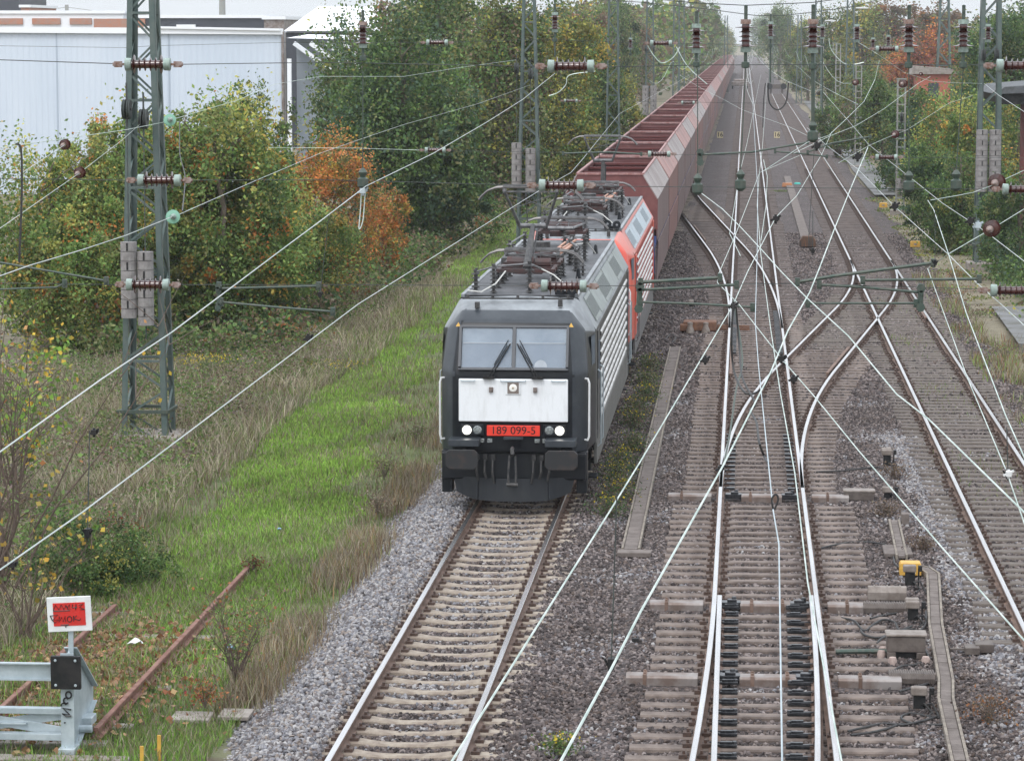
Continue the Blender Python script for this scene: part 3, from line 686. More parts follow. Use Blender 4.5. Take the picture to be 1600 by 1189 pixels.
def loco(name, label, loc, sch):
    e = empty(name, loc, label, 'locomotive')
    L = 19.58
    F, SIDE, ROOFSH, CORNER, RIBB = sch['front'], sch['side'], sch['shoulder'], sch['corner'], sch['ribback']
    # --- body shell by cross sections (half profiles), both cabs
    W = 1.385
    def ring(y, w, wr, zt, zs, zr):
        # bottom, waist, shoulder, roof edge, roof centre
        return [(-w, y, 0.92), (-w, y, 2.36), (-w + 0.005, y, zs), (-wr, y, zr), (0, y, zt), (wr, y, zr), (w - 0.005, y, zs), (w, y, 2.36), (w, y, 0.92)]
    def side(y0):
        pass
    mb = MB()
    rings = [ring(2.0, W, 1.06, 3.60, 3.0, 3.57), ring(L - 2.0, W, 1.06, 3.60, 3.0, 3.57)]
    b = 0
    for r in rings: mb.v += r
    for k in range(8):
        mb.cm = 0 if k in (0, 1, 6, 7) else (1 if k in (2, 5) else 2)
        mb.f.append((k, k + 1, 9 + k + 1, 9 + k)); mb.m.append(mb.cm)
    mb.build('body_side', [SIDE, ROOFSH, P_ROOF], e)
    # cab noses
    for end in (0, 1):
        mb = MB()
        Y = (lambda y: y) if end == 0 else (lambda y: L - y)
        # vertices on the nose
        def V(x, y, z): return (x, Y(y), z)
        wf = 1.07
        A = {s: V(s * wf, 0.55, 0.92) for s in (-1, 1)}; B = {s: V(s * wf, 0.52, 2.36) for s in (-1, 1)}
        C = {s: V(s * 0.99, 0.92, 3.24) for s in (-1, 1)}; D = {s: V(s * 0.95, 1.22, 3.43) for s in (-1, 1)}; D2 = {s: V(s * 1.0, 1.75, 3.55) for s in (-1, 1)}
        A1 = {s: V(s * 1.305, 0.92, 0.92) for s in (-1, 1)}; B1 = {s: V(s * 1.305, 0.90, 2.36) for s in (-1, 1)}; C1 = {s: V(s * 1.23, 1.2, 3.08) for s in (-1, 1)}
        A2 = {s: V(s * W, 2.0, 0.92) for s in (-1, 1)}; B2 = {s: V(s * W, 2.0, 2.36) for s in (-1, 1)}; C2 = {s: V(s * (W - .005), 2.0, 3.0) for s in (-1, 1)}; D3 = {s: V(s * 1.06, 2.0, 3.57) for s in (-1, 1)}
        T = V(0, 2.0, 3.60)
        mb.cm = 0
        mb.quad(A[-1], A[1], B[1], B[-1]); mb.quad(B[-1], B[1], C[1], C[-1]); mb.cm = 3; mb.quad(C[-1], C[1], D[1], D[-1]); mb.cm = 2; mb.quad(D[-1], D[1], D2[1], D2[-1])
        mb.quad(D2[-1], D2[1], D3[1], T, D3[-1])
        for s in (-1, 1):
            mb.cm = 4; mb.quad(A[s], A1[s], B1[s], B[s]); mb.quad(B[s], B1[s], C1[s], C[s]); mb.cm = 3; mb.quad(C[s], C1[s], D[s])
            mb.cm = 0; mb.quad(A1[s], A2[s], B2[s], B1[s]); mb.quad(B1[s], B2[s], C2[s], C1[s])
            mb.cm = 1; mb.quad(D[s], C1[s], C2[s], D3[s], D2[s])
        mb.cm = 0; mb.quad(A[-1], A[1], A1[1], A2[1], A2[-1], A1[-1])
        # weld so that the bevel rounds the edges
        o = mb.build('cab_shell', [F, sch['shoulder'], sch['cabroof'], sch['brow'], CORNER], e)
        import bmesh
        bm = bmesh.new(); bm.from_mesh(o.data); bmesh.ops.remove_doubles(bm, verts=bm.verts, dist=0.0005); bmesh.ops.recalc_face_normals(bm, faces=bm.faces); bm.to_mesh(o.data); bm.free()
        bv = o.modifiers.new('bevel', 'BEVEL'); bv.width = 0.07; bv.segments = 3; bv.limit_method = 'ANGLE'; bv.angle_limit = R(12)
        o.data.polygons.foreach_set('use_smooth', [True] * len(o.data.polygons))
    # --- ribbed sides
    n = 9; zt, zb = 2.93, 1.22
    for s in (-1, 1):
        mb = MB(); h = (zt - zb) / n
        for i in range(n):
            z = zb + i * h; x0 = s * (W + 0.004); x1 = s * (W + 0.03)
            y0, y1 = 3.55, L - 3.55
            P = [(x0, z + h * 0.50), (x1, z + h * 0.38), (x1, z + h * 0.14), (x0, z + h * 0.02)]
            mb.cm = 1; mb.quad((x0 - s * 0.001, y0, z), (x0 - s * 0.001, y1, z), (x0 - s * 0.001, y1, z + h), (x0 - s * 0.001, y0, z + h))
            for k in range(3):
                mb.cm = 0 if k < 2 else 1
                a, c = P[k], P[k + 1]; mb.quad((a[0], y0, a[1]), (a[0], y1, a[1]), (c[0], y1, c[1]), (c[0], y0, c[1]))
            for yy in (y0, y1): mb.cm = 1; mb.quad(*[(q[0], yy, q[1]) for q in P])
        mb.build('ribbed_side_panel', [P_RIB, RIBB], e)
        # roof shoulder vent panels
        for k, (ya, yb) in enumerate(((2.9, 4.6), (4.75, 6.9), (7.05, 9.6), (9.75, 12.4), (12.55, 14.7), (14.85, 16.6))):
            mb = MB(); a = Vector((s * (W - 0.012), 0, 3.03)); c = Vector((s * 1.075, 0, 3.545)); d = (c - a); nrm = Vector((s * 0.57, 0, 0.36)).normalized() * 0.022
            q = [a + d * 0.08 + nrm, a + d * 0.92 + nrm]
            mb.quad((q[0].x, ya, q[0].z), (q[0].x, yb, q[0].z), (q[1].x, yb, q[1].z), (q[1].x, ya, q[1].z))
            mb.quad((q[0].x, ya, q[0].z), (q[1].x, ya, q[1].z), (q[1].x - nrm.x, ya, q[1].z - nrm.z), (q[0].x - nrm.x, ya, q[0].z - nrm.z))
            mb.quad((q[0].x, yb, q[0].z), (q[1].x, yb, q[1].z), (q[1].x - nrm.x, yb, q[1].z - nrm.z), (q[0].x - nrm.x, yb, q[0].z - nrm.z))
            if k in (0, 2, 4):
                mb.cm = 1
                for i in range(int((yb - ya) / 0.12)):
                    y = ya + 0.06 + i * 0.12; p0 = a + d * 0.2 + nrm * 1.25; p1 = a + d * 0.8 + nrm * 1.25
                    mb.bar((p0.x, y, p0.z), (p1.x, y, p1.z), 0.03, 0.012)
            mb.build('vent_panel', [sch['vent'], sch['slat']], e)
        # lower skirt and grey sill
        mb = MB(); mb.bb(s * (W - 0.05), s * (W + 0.01), 2.3, L - 2.3, 0.52, 1.14); mb.build('side_skirt', sch['skirt'], e, bevel=0.01)
        # cab doors, door window, handrails
        for yy in (2.35, L - 3.0):
            mb = MB(); mb.bb(s * (W + 0.002), s * (W + 0.02), yy, yy + 0.72, 0.98, 2.95); d = mb.build('cab_door', sch['door'], e, bevel=0.008)
            mb = MB(); mb.bb(s * (W + 0.021), s * (W + 0.028), yy + 0.14, yy + 0.58, 2.05, 2.75); mb.build('door_window', M_DASH, d)
            for q in (-0.07, 0.79):
                mb = MB(); mb.tube([(s * (W + 0.02), yy + q, 0.85), (s * (W + 0.08), yy + q, 0.9), (s * (W + 0.08), yy + q, 2.2), (s * (W + 0.02), yy + q, 2.25)], 0.014, 6)
                mb.build('door_handrail', M_GALV if sch['kind'] == 0 else P_TUBE, e)
            mb = MB()
            for q in range(3): mb.box((s * (W - 0.08), yy + 0.36, 0.25 + q * 0.28), (0.16, 0.5, 0.03))
            mb.build('steps', P_BLACK, e)
        mb = MB(); ys_ = 1.62
        mb.quad(*[(s * x, y, z) for (x, y, z) in ((1.345, 1.35, 2.42), (1.38, 1.95, 2.42), (1.376, 1.95, 2.93), (1.325, 1.4, 2.93))][::s]); o = mb.build('side_window', M_DASH, e)
    # --- bogies
    for yc in (4.6, L - 4.6):
        mb = MB()
        for s in (-1, 1):
            mb.prism([(yc - 2.2, 0.75), (yc - 2.1, 0.55), (yc - 0.7, 0.42), (yc + 0.7, 0.42), (yc + 2.1, 0.55), (yc + 2.2, 0.75), (yc + 0.8, 0.85), (yc - 0.8, 0.85)], s * 1.02, s * 1.18, 'x')
            for q in (-1.45, 1.45): mb.box((s * 1.12, yc + q, 0.5), (0.26, 0.42, 0.4)); mb.lathe([(0, 0.15), (0.11, 0.15), (0.11, 0)], 10, (s * 1.1, yc + q, 0.5), (s, 0, 0))
            for q in (-0.55, 0.55): mb.lathe([(0.1, 0), (0.1, 0.34)], 10, (s * 1.12, yc + q, 0.55))
        mb.build('bogie_frame', P_BLACK, e)
        for q in (-1.45, 1.45):
            mb = MB()
            for s in (-1, 1): mb.lathe([(0.0, 0.1), (0.12, 0.1), (0.2, 0.02), (0.52, 0.03), (0.6, 0.05), (0.625, 0.0), (0.65, -0.03), (0.65, -0.06), (0.2, -0.03)], 24, (s * 0.74, yc + q, 0.625), (s, 0, 0))
            mb.tube([(-0.72, yc + q, 0.625), (0.72, yc + q, 0.625)], 0.09, 8); mb.build('wheelset', M_RUST, e, smooth=True)
    mb = MB(); mb.bb(-1.1, 1.1, 8.0, 11.4, 0.3, 0.95); mb.build('transformer_tank', P_BLACK, e, bevel=0.03)
    # --- front equipment (front end only is seen; the rear end gets buffers)
    for end in (0, 1):
        Y = (lambda y: y) if end == 0 else (lambda y: L - y)
        sg = 1 if end == 0 else -1
        mb = MB(); mb.bb(-1.28, 1.28, Y(0.62), Y(1.1), 0.46, 0.93); mb.build('buffer_beam', P_BLACK, e, bevel=0.02)
        for s in (-1, 1):
            b_ = MB(); b_.tube([(s * 0.875, Y(0.6), 1.0 - 0.12), (s * 0.875, Y(0.06), 1.0 - 0.12)], [0.13, 0.1], 12)
            bo = b_.build('buffer', P_BLACK, e, smooth=True)
            b_ = MB(); b_.prism([(s * 0.875 + a, 0.88 + c) for a, c in ((-0.29, -0.1), (-0.22, -0.17), (0.22, -0.17), (0.29, -0.1), (0.29, 0.12), (0.22, 0.18), (-0.22, 0.18), (-0.29, 0.12))], Y(0.0), Y(0.05), 'y')
            b_.build('buffer_head', pm('greasy_buffer_plate', (0.022, 0.023, 0.025), 0.55, 0.2, (0.06, 0.038, 0.032), 5, 0, None, (0.5, 0.75)), bo, bevel=0.012)
            b_ = MB(); b_.bb(s * 0.58, s * 1.12, Y(0.12), Y(0.62), 1.10, 1.22); b_.build('buffer_cover_step', P_DARK, e, bevel=0.01)
            # corner cover and rail guard
            b_ = MB(); b_.prism([(s * 1.1, 0.2), (s * 1.29, 0.2), (s * 1.29, 0.95), (s * 1.12, 0.95)], Y(0.75), Y(1.15), 'y'); b_.build('corner_step_box', P_BLACK, e, bevel=0.015)
        # snow plough / pilot
        mb = MB(); N_ = 14; top = []; bot = []
        for i in range(N_ + 1):
            a = -1 + 2 * i / N_; x = a * 1.08; y = 0.35 + 0.28 * abs(a) ** 2
            top.append((x, Y(y + 0.08), 0.50)); bot.append((x * (1.0 if abs(a) < .7 else 0.94), Y(y), 0.10 + 0.14 * abs(a) ** 4))
        for i in range(N_): mb.quad(top[i], top[i + 1], bot[i + 1], bot[i])
        o = mb.build('snow_plough', P_BLACK, e); sm = o.modifiers.new('solid', 'SOLIDIFY'); sm.thickness = 0.03
        # draw hook and hoses
        mb = MB(); mb.tube([(0, Y(0.6), 0.92), (0, Y(0.3), 0.94), (0, Y(0.2), 0.98), (0, Y(0.22), 1.04), (0, Y(0.3), 1.06)], 0.035, 8)
        for s in (-1, 1): mb.tube([(s * 0.05, Y(0.3), 0.92), (s * 0.07, Y(0.2), 0.6), (s * 0.06, Y(0.22), 0.42)], 0.02, 6)
        mb.tube([(-0.1, Y(0.22), 0.42), (0.1, Y(0.22), 0.42)], 0.035, 8); mb.build('coupling_hook', P_HV, e, smooth=True)
        for s in (-1, 1):
            for q, zz in ((0.36, 0.42), (0.5, 0.5), (0.64, 0.46)):
                mb = MB(); mb.tube([(s * q, Y(0.58), 0.82), (s * q, Y(0.42), 0.8), (s * q, Y(0.36), 0.62), (s * (q - .03), Y(0.38), zz)], 0.022, 6); mb.box((s * q, Y(0.56), 0.86), (0.07, 0.1, 0.1)); mb.build('brake_hose', M_RUBBER, e)
    Yf = 0.0
    if sch['kind'] == 0:
        mb = MB(); mb.bb(-0.965, 0.965, 0.47, 0.53, 1.50, 2.26); wp = mb.build('front_panel', P_WHITE, e, bevel=0.02)
        for x, wd in ((-0.8, 0.24), (0, 0.44), (0.8, 0.24)):
            m = MB(); m.tube([(x - wd / 2, 0.47, 2.235), (x - wd / 2, 0.44, 2.22), (x + wd / 2, 0.44, 2.22), (x + wd / 2, 0.47, 2.235)], 0.01, 6); m.build('grab_handle', M_GALV, wp)
        for x in (-0.39, 0.39):
            m = MB(); m.box((x, 0.455, 2.07), (0.07, 0.05, 0.09)); m.lathe([(0, 0.05), (0.03, 0.05), (0.03, 0)], 10, (x, 0.45, 2.08), (0, -1, 0)); m.build('flag_holder', M_STEELS, wp)
        m = MB(); m.bb(-0.13, 0.13, 0.455, 0.475, 1.985, 2.225); f_ = m.build('top_lamp_frame', P_WHITE, wp, bevel=0.005)
        m = MB(); m.bb(-0.1, 0.1, 0.447, 0.457, 2.005, 2.2); m.build('top_lamp_housing', M_STEELS, f_)
        m = MB(); m.lathe([(0, 0.012), (0.06, 0.008), (0.07, 0)], 20, (0, 0.447, 2.105), (0, -1, 0)); m.build('headlamp', pm('dimly_lit_lamp', (0.85, 0.83, 0.78), 0.3), f_)
        m = MB(); m.lathe([(0, 0.022), (0.018, 0.02), (0.022, 0.01)], 12, (0, 0.447, 2.105), (0, -1, 0)); m.build('bulb_cap', M_BULB, f_)
    else:
        mb = MB(); mb.bb(-0.965, 0.965, 0.47, 0.53, 1.50, 2.26); mb.build('front_panel', P_REDL, e, bevel=0.02)
    # lamp clusters
    for s in (-1, 1):
        m = MB(); m.bb(s * 0.53, s * 0.93, 0.49, 0.55, 1.255, 1.45); lc = m.build('lamp_cluster', P_BLACK, e, bevel=0.012)
        m = MB(); m.lathe([(0, 0.02), (0.06, 0.016), (0.074, 0)], 24, (s * 0.82, 0.488, 1.35), (0, -1, 0)); m.build('headlamp', M_LAMP if sch['kind'] == 0 else M_LENS, lc)
        m = MB(); m.lathe([(0.074, 0.0), (0.078, 0.018), (0.09, 0.018), (0.095, 0)], 24, (s * 0.82, 0.488, 1.35), (0, -1, 0)); m.build('lamp_ring', M_RIMC, lc, smooth=True)
        m = MB(); m.lathe([(0, 0.032), (0.013, 0.03), (0.016, 0.02)], 12, (s * 0.82, 0.488, 1.35), (0, -1, 0)); m.build('bulb_cap', M_BULB, lc)
        m = MB(); m.lathe([(0, 0.02), (0.06, 0.015), (0.078, 0)], 24, (s * 0.635, 0.488, 1.35), (0, -1, 0)); m.build('tail_lamp', M_LENS, lc)
    # windscreen: frame, two panes with blinds behind them
    def ws(x, t, off=0.0):    # t 0 bottom .. 1 top on the slanted screen
        p = Vector((x, 0.52, 2.36)).lerp(Vector((x, 0.92, 3.24)), t); nn = Vector((0, -0.91, 0.415)); return p + nn * off
    wmat = pm('windscreen_frame', (0.045, 0.05, 0.06), 0.4)
    m = MB(); xs_ = (-0.955, -0.03, 0.03, 0.955)
    def strip(xa_, xb_, ta_, tb_, off=0.088): m.quad(ws(xa_, ta_, off), ws(xb_, ta_, off), ws(xb_, tb_, off), ws(xa_, tb_, off))
    strip(-0.97, 0.97, 0.03, 0.075); strip(-0.97, 0.97, 0.85, 0.89); strip(-0.97, -0.925, 0.075, 0.85); strip(0.925, 0.97, 0.075, 0.85); strip(-0.03, 0.03, 0.075, 0.85)
    o = m.build('windscreen_frame', wmat, e); sm = o.modifiers.new('s', 'SOLIDIFY'); sm.thickness = 0.05; sm.offset = -1 if True else 0
    for s in (-1, 1):
        m = MB(); a_, c_ = sorted((s * 0.035, s * 0.92))
        m.quad(ws(a_, 0.08, 0.065), ws(c_, 0.08, 0.065), ws(c_, 0.845, 0.065), ws(a_, 0.845, 0.065)); g = m.build('windscreen_pane', M_WS, e)
        m = MB(); m.quad(ws(a_, 0.56, 0.04), ws(c_, 0.56, 0.04), ws(c_, 0.84, 0.04), ws(a_, 0.84, 0.04)); m.build('sun_blind', M_BLIND, g)
        m = MB(); m.quad(ws(a_, 0.08, 0.03), ws(c_, 0.08, 0.03), ws(c_, 0.56, 0.03), ws(a_, 0.56, 0.03)); m.build('cab_interior', M_DASH2, g)
        m = MB(); m.bar(ws(a_ + .02, 0.56, 0.05), ws(c_ - .02, 0.56, 0.05), 0.012, 0.018); m.build('blind_rail', P_WHITE, g)
        # warning triangle beside the screen
        m = MB(); x = s * 1.0; p = ws(x, 0.87, 0.06); m.quad(p + Vector((-0.045, 0, 0)), p + Vector((0.045, 0, 0)), p + Vector((0, 0.028, 0.075))); m.build('warning_triangle', M_YELLOW, e)
        # wiper
        m = MB(); pv = Vector((s * 0.40, 0.40, 2.29)); tip = ws(s * 0.06, 0.52, 0.12)
        m.tube([pv, tip], 0.013, 6); m.tube([pv + Vector((s * 0.05, 0, 0.0)), tip + Vector((s * 0.05, 0, -0.03))], 0.009, 6); m.box(pv + Vector((s * 0.03, 0.03, 0)), (0.2, 0.08, 0.05))
        m.tube([ws(s * 0.10, 0.60, 0.10), ws(s * 0.34, 0.12, 0.10)], 0.009, 5); m.build('wiper', M_BLACK, e)
        # corner handrails (white on the dark engine)
        m = MB(); m.tube([(s * 1.22, 0.84, 2.24), (s * 1.30, 0.78, 2.24), (s * 1.325, 0.78, 2.17), (s * 1.325, 0.78, 1.22), (s * 1.30, 0.78, 1.15), (s * 1.24, 0.84, 1.15)], 0.02, 8); m.build('corner_handrail', M_WHITE, e, smooth=True)
    if sch['kind'] == 0:
        m = MB(); cc = [ws(0.48 + 0.115 * math.cos(a), 0.10 + 0.135 * math.sin(a), 0.048 + 0.012 * math.sin(a)) for a in np.linspace(0, PI, 14)]; m.quad(*cc); m.build('white_cap_behind_glass', P_WHITE, e)
        m = MB(); m.bb(-0.47, 0.47, 0.497, 0.53, 1.245, 1.435); m.build('number_plate', M_PLATERED, e, bevel=0.012)
        cu = bpy.data.curves.new('t', 'FONT'); cu.body = '189 099-5'; cu.size = 0.195; cu.align_x = 'CENTER'; cu.align_y = 'CENTER'; cu.extrude = 0.002; cu.offset = 0.0
        to = bpy.data.objects.new('t', cu); col.objects.link(to); dg = bpy.context.evaluated_depsgraph_get(); me = bpy.data.meshes.new_from_object(to.evaluated_get(dg)); bpy.data.objects.remove(to)
        me.materials.clear(); me.materials.append(M_BLACK); o = bpy.data.objects.new('running_number', me); col.objects.link(o); o.parent = e; o.location = (0, 0.493, 1.34); o.rotation_euler = (PI / 2, 0, 0)
        for x in (-0.56, -0.42, 0.42, 0.56):
            m = MB(); m.box((x, 0.535, 1.16), (0.09, 0.04, 0.07)); m.box((x, 0.515, 1.175), (0.06, 0.03, 0.015)); m.build('jumper_socket', M_LENS, e, bevel=0.006)
        m = MB(); m.bb(-0.17, 0.17, 0.44, 0.53, 1.19, 1.235); m.build('step_bar', P_DARK, e, bevel=0.006)
    # --- roof equipment
    m = MB(); m.box((0, 1.62, 3.585), (2.0, 0.03, 0.03)); m.box((-0.7, 1.25, 3.50), (0.08, 0.14, 0.1)); m.lathe([(0.045, 0), (0.04, 0.12), (0.02, 0.16), (0, 0.16)], 8, (0.78, 1.3, 3.47))
    for x in (-0.9, -0.45, 0, 0.45, 0.9): m.box((x, 1.6, 3.62), (0.05, 0.05, 0.06))
    m.build('roof_seam', P_HV, e)
    for s in (-1, 1):
        m = MB(); m.bb(s * 0.99, s * 1.065, 2.05, L - 2.05, 3.565, 3.63); m.build('roof_edge_rail', P_ROOFL, e, bevel=0.01)
    for k in range(6):
        m = MB(); y0 = 2.1 + k * 2.58; m.bb(-1.0, 1.0, y0, y0 + 2.5, 3.595, 3.612)
        for q in range(9): m.bb(-0.98, 0.98, y0 + 0.12 + q * 0.27, y0 + 0.14 + q * 0.27, 3.612, 3.618)
        m.build('roof_panel', P_ROOF, e)
    for (x, y, h, r) in ((-0.85, 2.6, 0.38, 0.06), (-0.5, 2.4, 0.5, 0.06), (0.15, 2.5, 0.55, 0.07), (-0.9, 3.4, 0.35, 0.05), (0.7, 7.8, 0.4, 0.07), (0.7, 8.3, 0.4, 0.07), (0.7, 8.8, 0.4, 0.07), (0.5, 9.4, 0.5, 0.08), (0.5, 10.1, 0.55, 0.09), (0.72, 10.8, 0.5, 0.07), (-0.6, 8.6, 0.45, 0.07), (-0.6, 11.8, 0.5, 0.07), (0.2, 12.6, 0.4, 0.07), (-0.3, 7.6, 0.4, 0.06), (0.9, 6.7, 0.25, 0.05), (-0.8, 10.2, 0.42, 0.06)):
        m = MB(); shed_stack(m, (x, y, 3.61), r + 0.015, h, max(3, int(h / 0.07)), r * 0.45); m.lathe([(0, h + 0.04), (r * 0.6, h + 0.04), (r * 0.6, h)], 8, (x, y, 3.61)); m.build('roof_insulator', P_HV, e, smooth=True)
    m = MB()
    m.tube([(-0.85, 2.6, 3.98), (-0.5, 2.4, 4.1), (0.15, 2.5, 4.15), (0.3, 3.3, 4.0)], 0.018, 6); m.tube([(0.7, 7.8, 4.02), (0.7, 8.8, 4.02), (0.5, 9.4, 4.1), (0.5, 10.1, 4.15), (0.72, 10.8, 4.1), (0.2, 12.6, 4.0)], 0.02, 6)
    m.tube([(-0.6, 8.6, 4.06), (-0.3, 7.6, 4.0), (0.7, 7.8, 4.02)], 0.018, 6); m.tube([(-0.6, 8.6, 4.06), (-0.8, 10.2, 4.0), (-0.6, 11.8, 4.1)], 0.018, 6)
    m.build('busbar', P_TUBE, e, smooth=True)
    m = MB(); m.tube([(-0.95, 2.15, 3.68), (-0.7, 2.1, 3.66), (-0.45, 2.25, 3.8), (-0.3, 2.6, 4.0)], 0.014, 6); m.tube([(0.3, 3.3, 4.0), (0.55, 3.1, 3.9), (0.8, 3.0, 3.7)], 0.013, 6); m.tube([(0.4, 11.2, 3.9), (0.75, 11.4, 3.95), (0.9, 11.8, 3.7)], 0.013, 6); m.build('jumper_cable', pm('pale_braid', (0.55, 0.55, 0.52), 0.6), e, smooth=True)
    m = MB(); m.bb(-0.35, 0.35, 8.9, 9.8, 3.62, 3.86); m.bb(-0.25, 0.15, 10.2, 11.3, 3.62, 3.8); m.lathe([(0, 0), (0.2, 0), (0.2, 0.25), (0, 0.25)], 12, (-0.1, 9.3, 3.86)); m.bb(-0.9, -0.5, 9.2, 9.9, 3.62, 3.78); m.build('circuit_breaker', P_HV, e, bevel=0.015)
    for yy in (6.9, 7.5, 9.0):
        m = MB(); m.bar((0.35, yy, 3.98), (0.6, yy + 0.55, 4.12), 0.045, 0.03); m.bar((0.22, yy + 0.1, 3.95), (0.4, yy + 0.55, 4.08), 0.045, 0.03); m.build('isolator_blade', P_COPPER, e)
    for yy in (2.15,):
        m = MB(); m.lathe([(0.03, 0), (0.05, 0.1), (0.10, 0.28), (0.10, 0.3), (0.03, 0.3)], 12, (0.72, yy + 0.1, 3.74), (0, -1, 0)); m.lathe([(0.03, 0), (0.05, 0.1), (0.10, 0.28), (0.10, 0.3), (0.03, 0.3)], 12, (0.95, yy + 0.05, 3.72), (0, -1, 0)); m.box((0.83, yy + 0.1, 3.65), (0.4, 0.12, 0.06)); m.build('horn', P_BLACK, e, smooth=True)
    for yy in (6.0, 12.9): 
        m = MB(); m.lathe([(0.06, 0), (0.03, 0.2), (0, 0.22)], 8, (0.85, yy, 3.6)); m.build('antenna', P_BLACK, e, smooth=True)
    for (y, raised, knee, head, flip) in sch['panto']:
        pantograph(e, y, raised, 3.60, knee, head, flip)
    return e
M_DASH2 = pm('cab_interior_with_reflection', (0.28, 0.34, 0.42), 0.8, 0, (0.19, 0.24, 0.31), 1.5)  # lightened blue backing: pane reflection put into its colour
TX = T1 - 0.07; RH = 0.20
folded = lambda y, fl=1: (y, 0, (0.85 * fl, 0.46), (-0.55 * fl + 0.0, 0.60), fl)
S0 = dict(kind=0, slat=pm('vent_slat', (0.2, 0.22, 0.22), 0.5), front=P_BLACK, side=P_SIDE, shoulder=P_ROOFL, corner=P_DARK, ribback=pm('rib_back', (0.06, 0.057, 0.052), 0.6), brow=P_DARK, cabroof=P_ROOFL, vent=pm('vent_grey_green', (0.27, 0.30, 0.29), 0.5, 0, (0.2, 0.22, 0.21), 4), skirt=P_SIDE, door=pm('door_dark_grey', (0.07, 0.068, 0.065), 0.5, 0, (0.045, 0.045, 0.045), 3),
          panto=[(4.1, 1, (1.5, 1.05), (0.9, 1.82), 1), folded(5.9), folded(15.4, -1)])
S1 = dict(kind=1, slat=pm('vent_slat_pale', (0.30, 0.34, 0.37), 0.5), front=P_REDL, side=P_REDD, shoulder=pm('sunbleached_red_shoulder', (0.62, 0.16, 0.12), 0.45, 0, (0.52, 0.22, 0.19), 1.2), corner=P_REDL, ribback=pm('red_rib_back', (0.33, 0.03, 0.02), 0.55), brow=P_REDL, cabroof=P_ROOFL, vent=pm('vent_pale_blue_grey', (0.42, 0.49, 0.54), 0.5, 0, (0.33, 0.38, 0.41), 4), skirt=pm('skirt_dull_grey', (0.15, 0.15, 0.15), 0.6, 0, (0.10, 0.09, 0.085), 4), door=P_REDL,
          panto=[folded(5.6), folded(14.2, 1), (15.6, 1, (-0.2, 1.15), (-0.6, 1.85), 1)])
L0Y = 53.55
loco('electric_locomotive', 'dark leading locomotive with white front panel and lit headlamps', (TX, L0Y, RH), S0)
loco('electric_locomotive', 'red second locomotive coupled behind the dark one', (TX, L0Y + 19.6, RH), S1)
# ================================================================ hopper wagons
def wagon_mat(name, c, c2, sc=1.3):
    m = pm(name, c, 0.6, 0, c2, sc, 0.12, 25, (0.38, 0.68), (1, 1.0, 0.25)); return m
W_SALD = wagon_mat('salmon_wagon_side_shaded', (0.24, 0.115, 0.10), (0.15, 0.08, 0.075)); W_GRYD = wagon_mat('grey_brown_wagon_side_shaded', (0.18, 0.12, 0.115), (0.12, 0.078, 0.075)); W_BRND = wagon_mat('brown_wagon_side_shaded', (0.13, 0.065, 0.06), (0.19, 0.11, 0.10))  # darker copies for the vertical sides, shade mixed into the paint
W_SAL = wagon_mat('faded_salmon_wagon_slope_lit', (0.40, 0.22, 0.195), (0.25, 0.155, 0.145)); W_GRY = wagon_mat('dusty_grey_brown_wagon_slope_lit', (0.35, 0.31, 0.30), (0.22, 0.175, 0.165)); W_BRN = wagon_mat('brown_wagon_slope_lit', (0.22, 0.11, 0.10), (0.30, 0.18, 0.165))  # lighter copies for the upward slopes: dust plus skylight in the paint
W_IN = pm('oxide_red_inside', (0.12, 0.021, 0.018), 0.7, 0, (0.10, 0.024, 0.024), 1.2, 0.1, 20); W_END = pm('dark_red_brown_end', (0.12, 0.04, 0.04), 0.55, 0, (0.17, 0.065, 0.06), 1.5)
W_RIM = pm('worn_rim', (0.36, 0.22, 0.21), 0.6, 0, (0.24, 0.10, 0.09), 6)
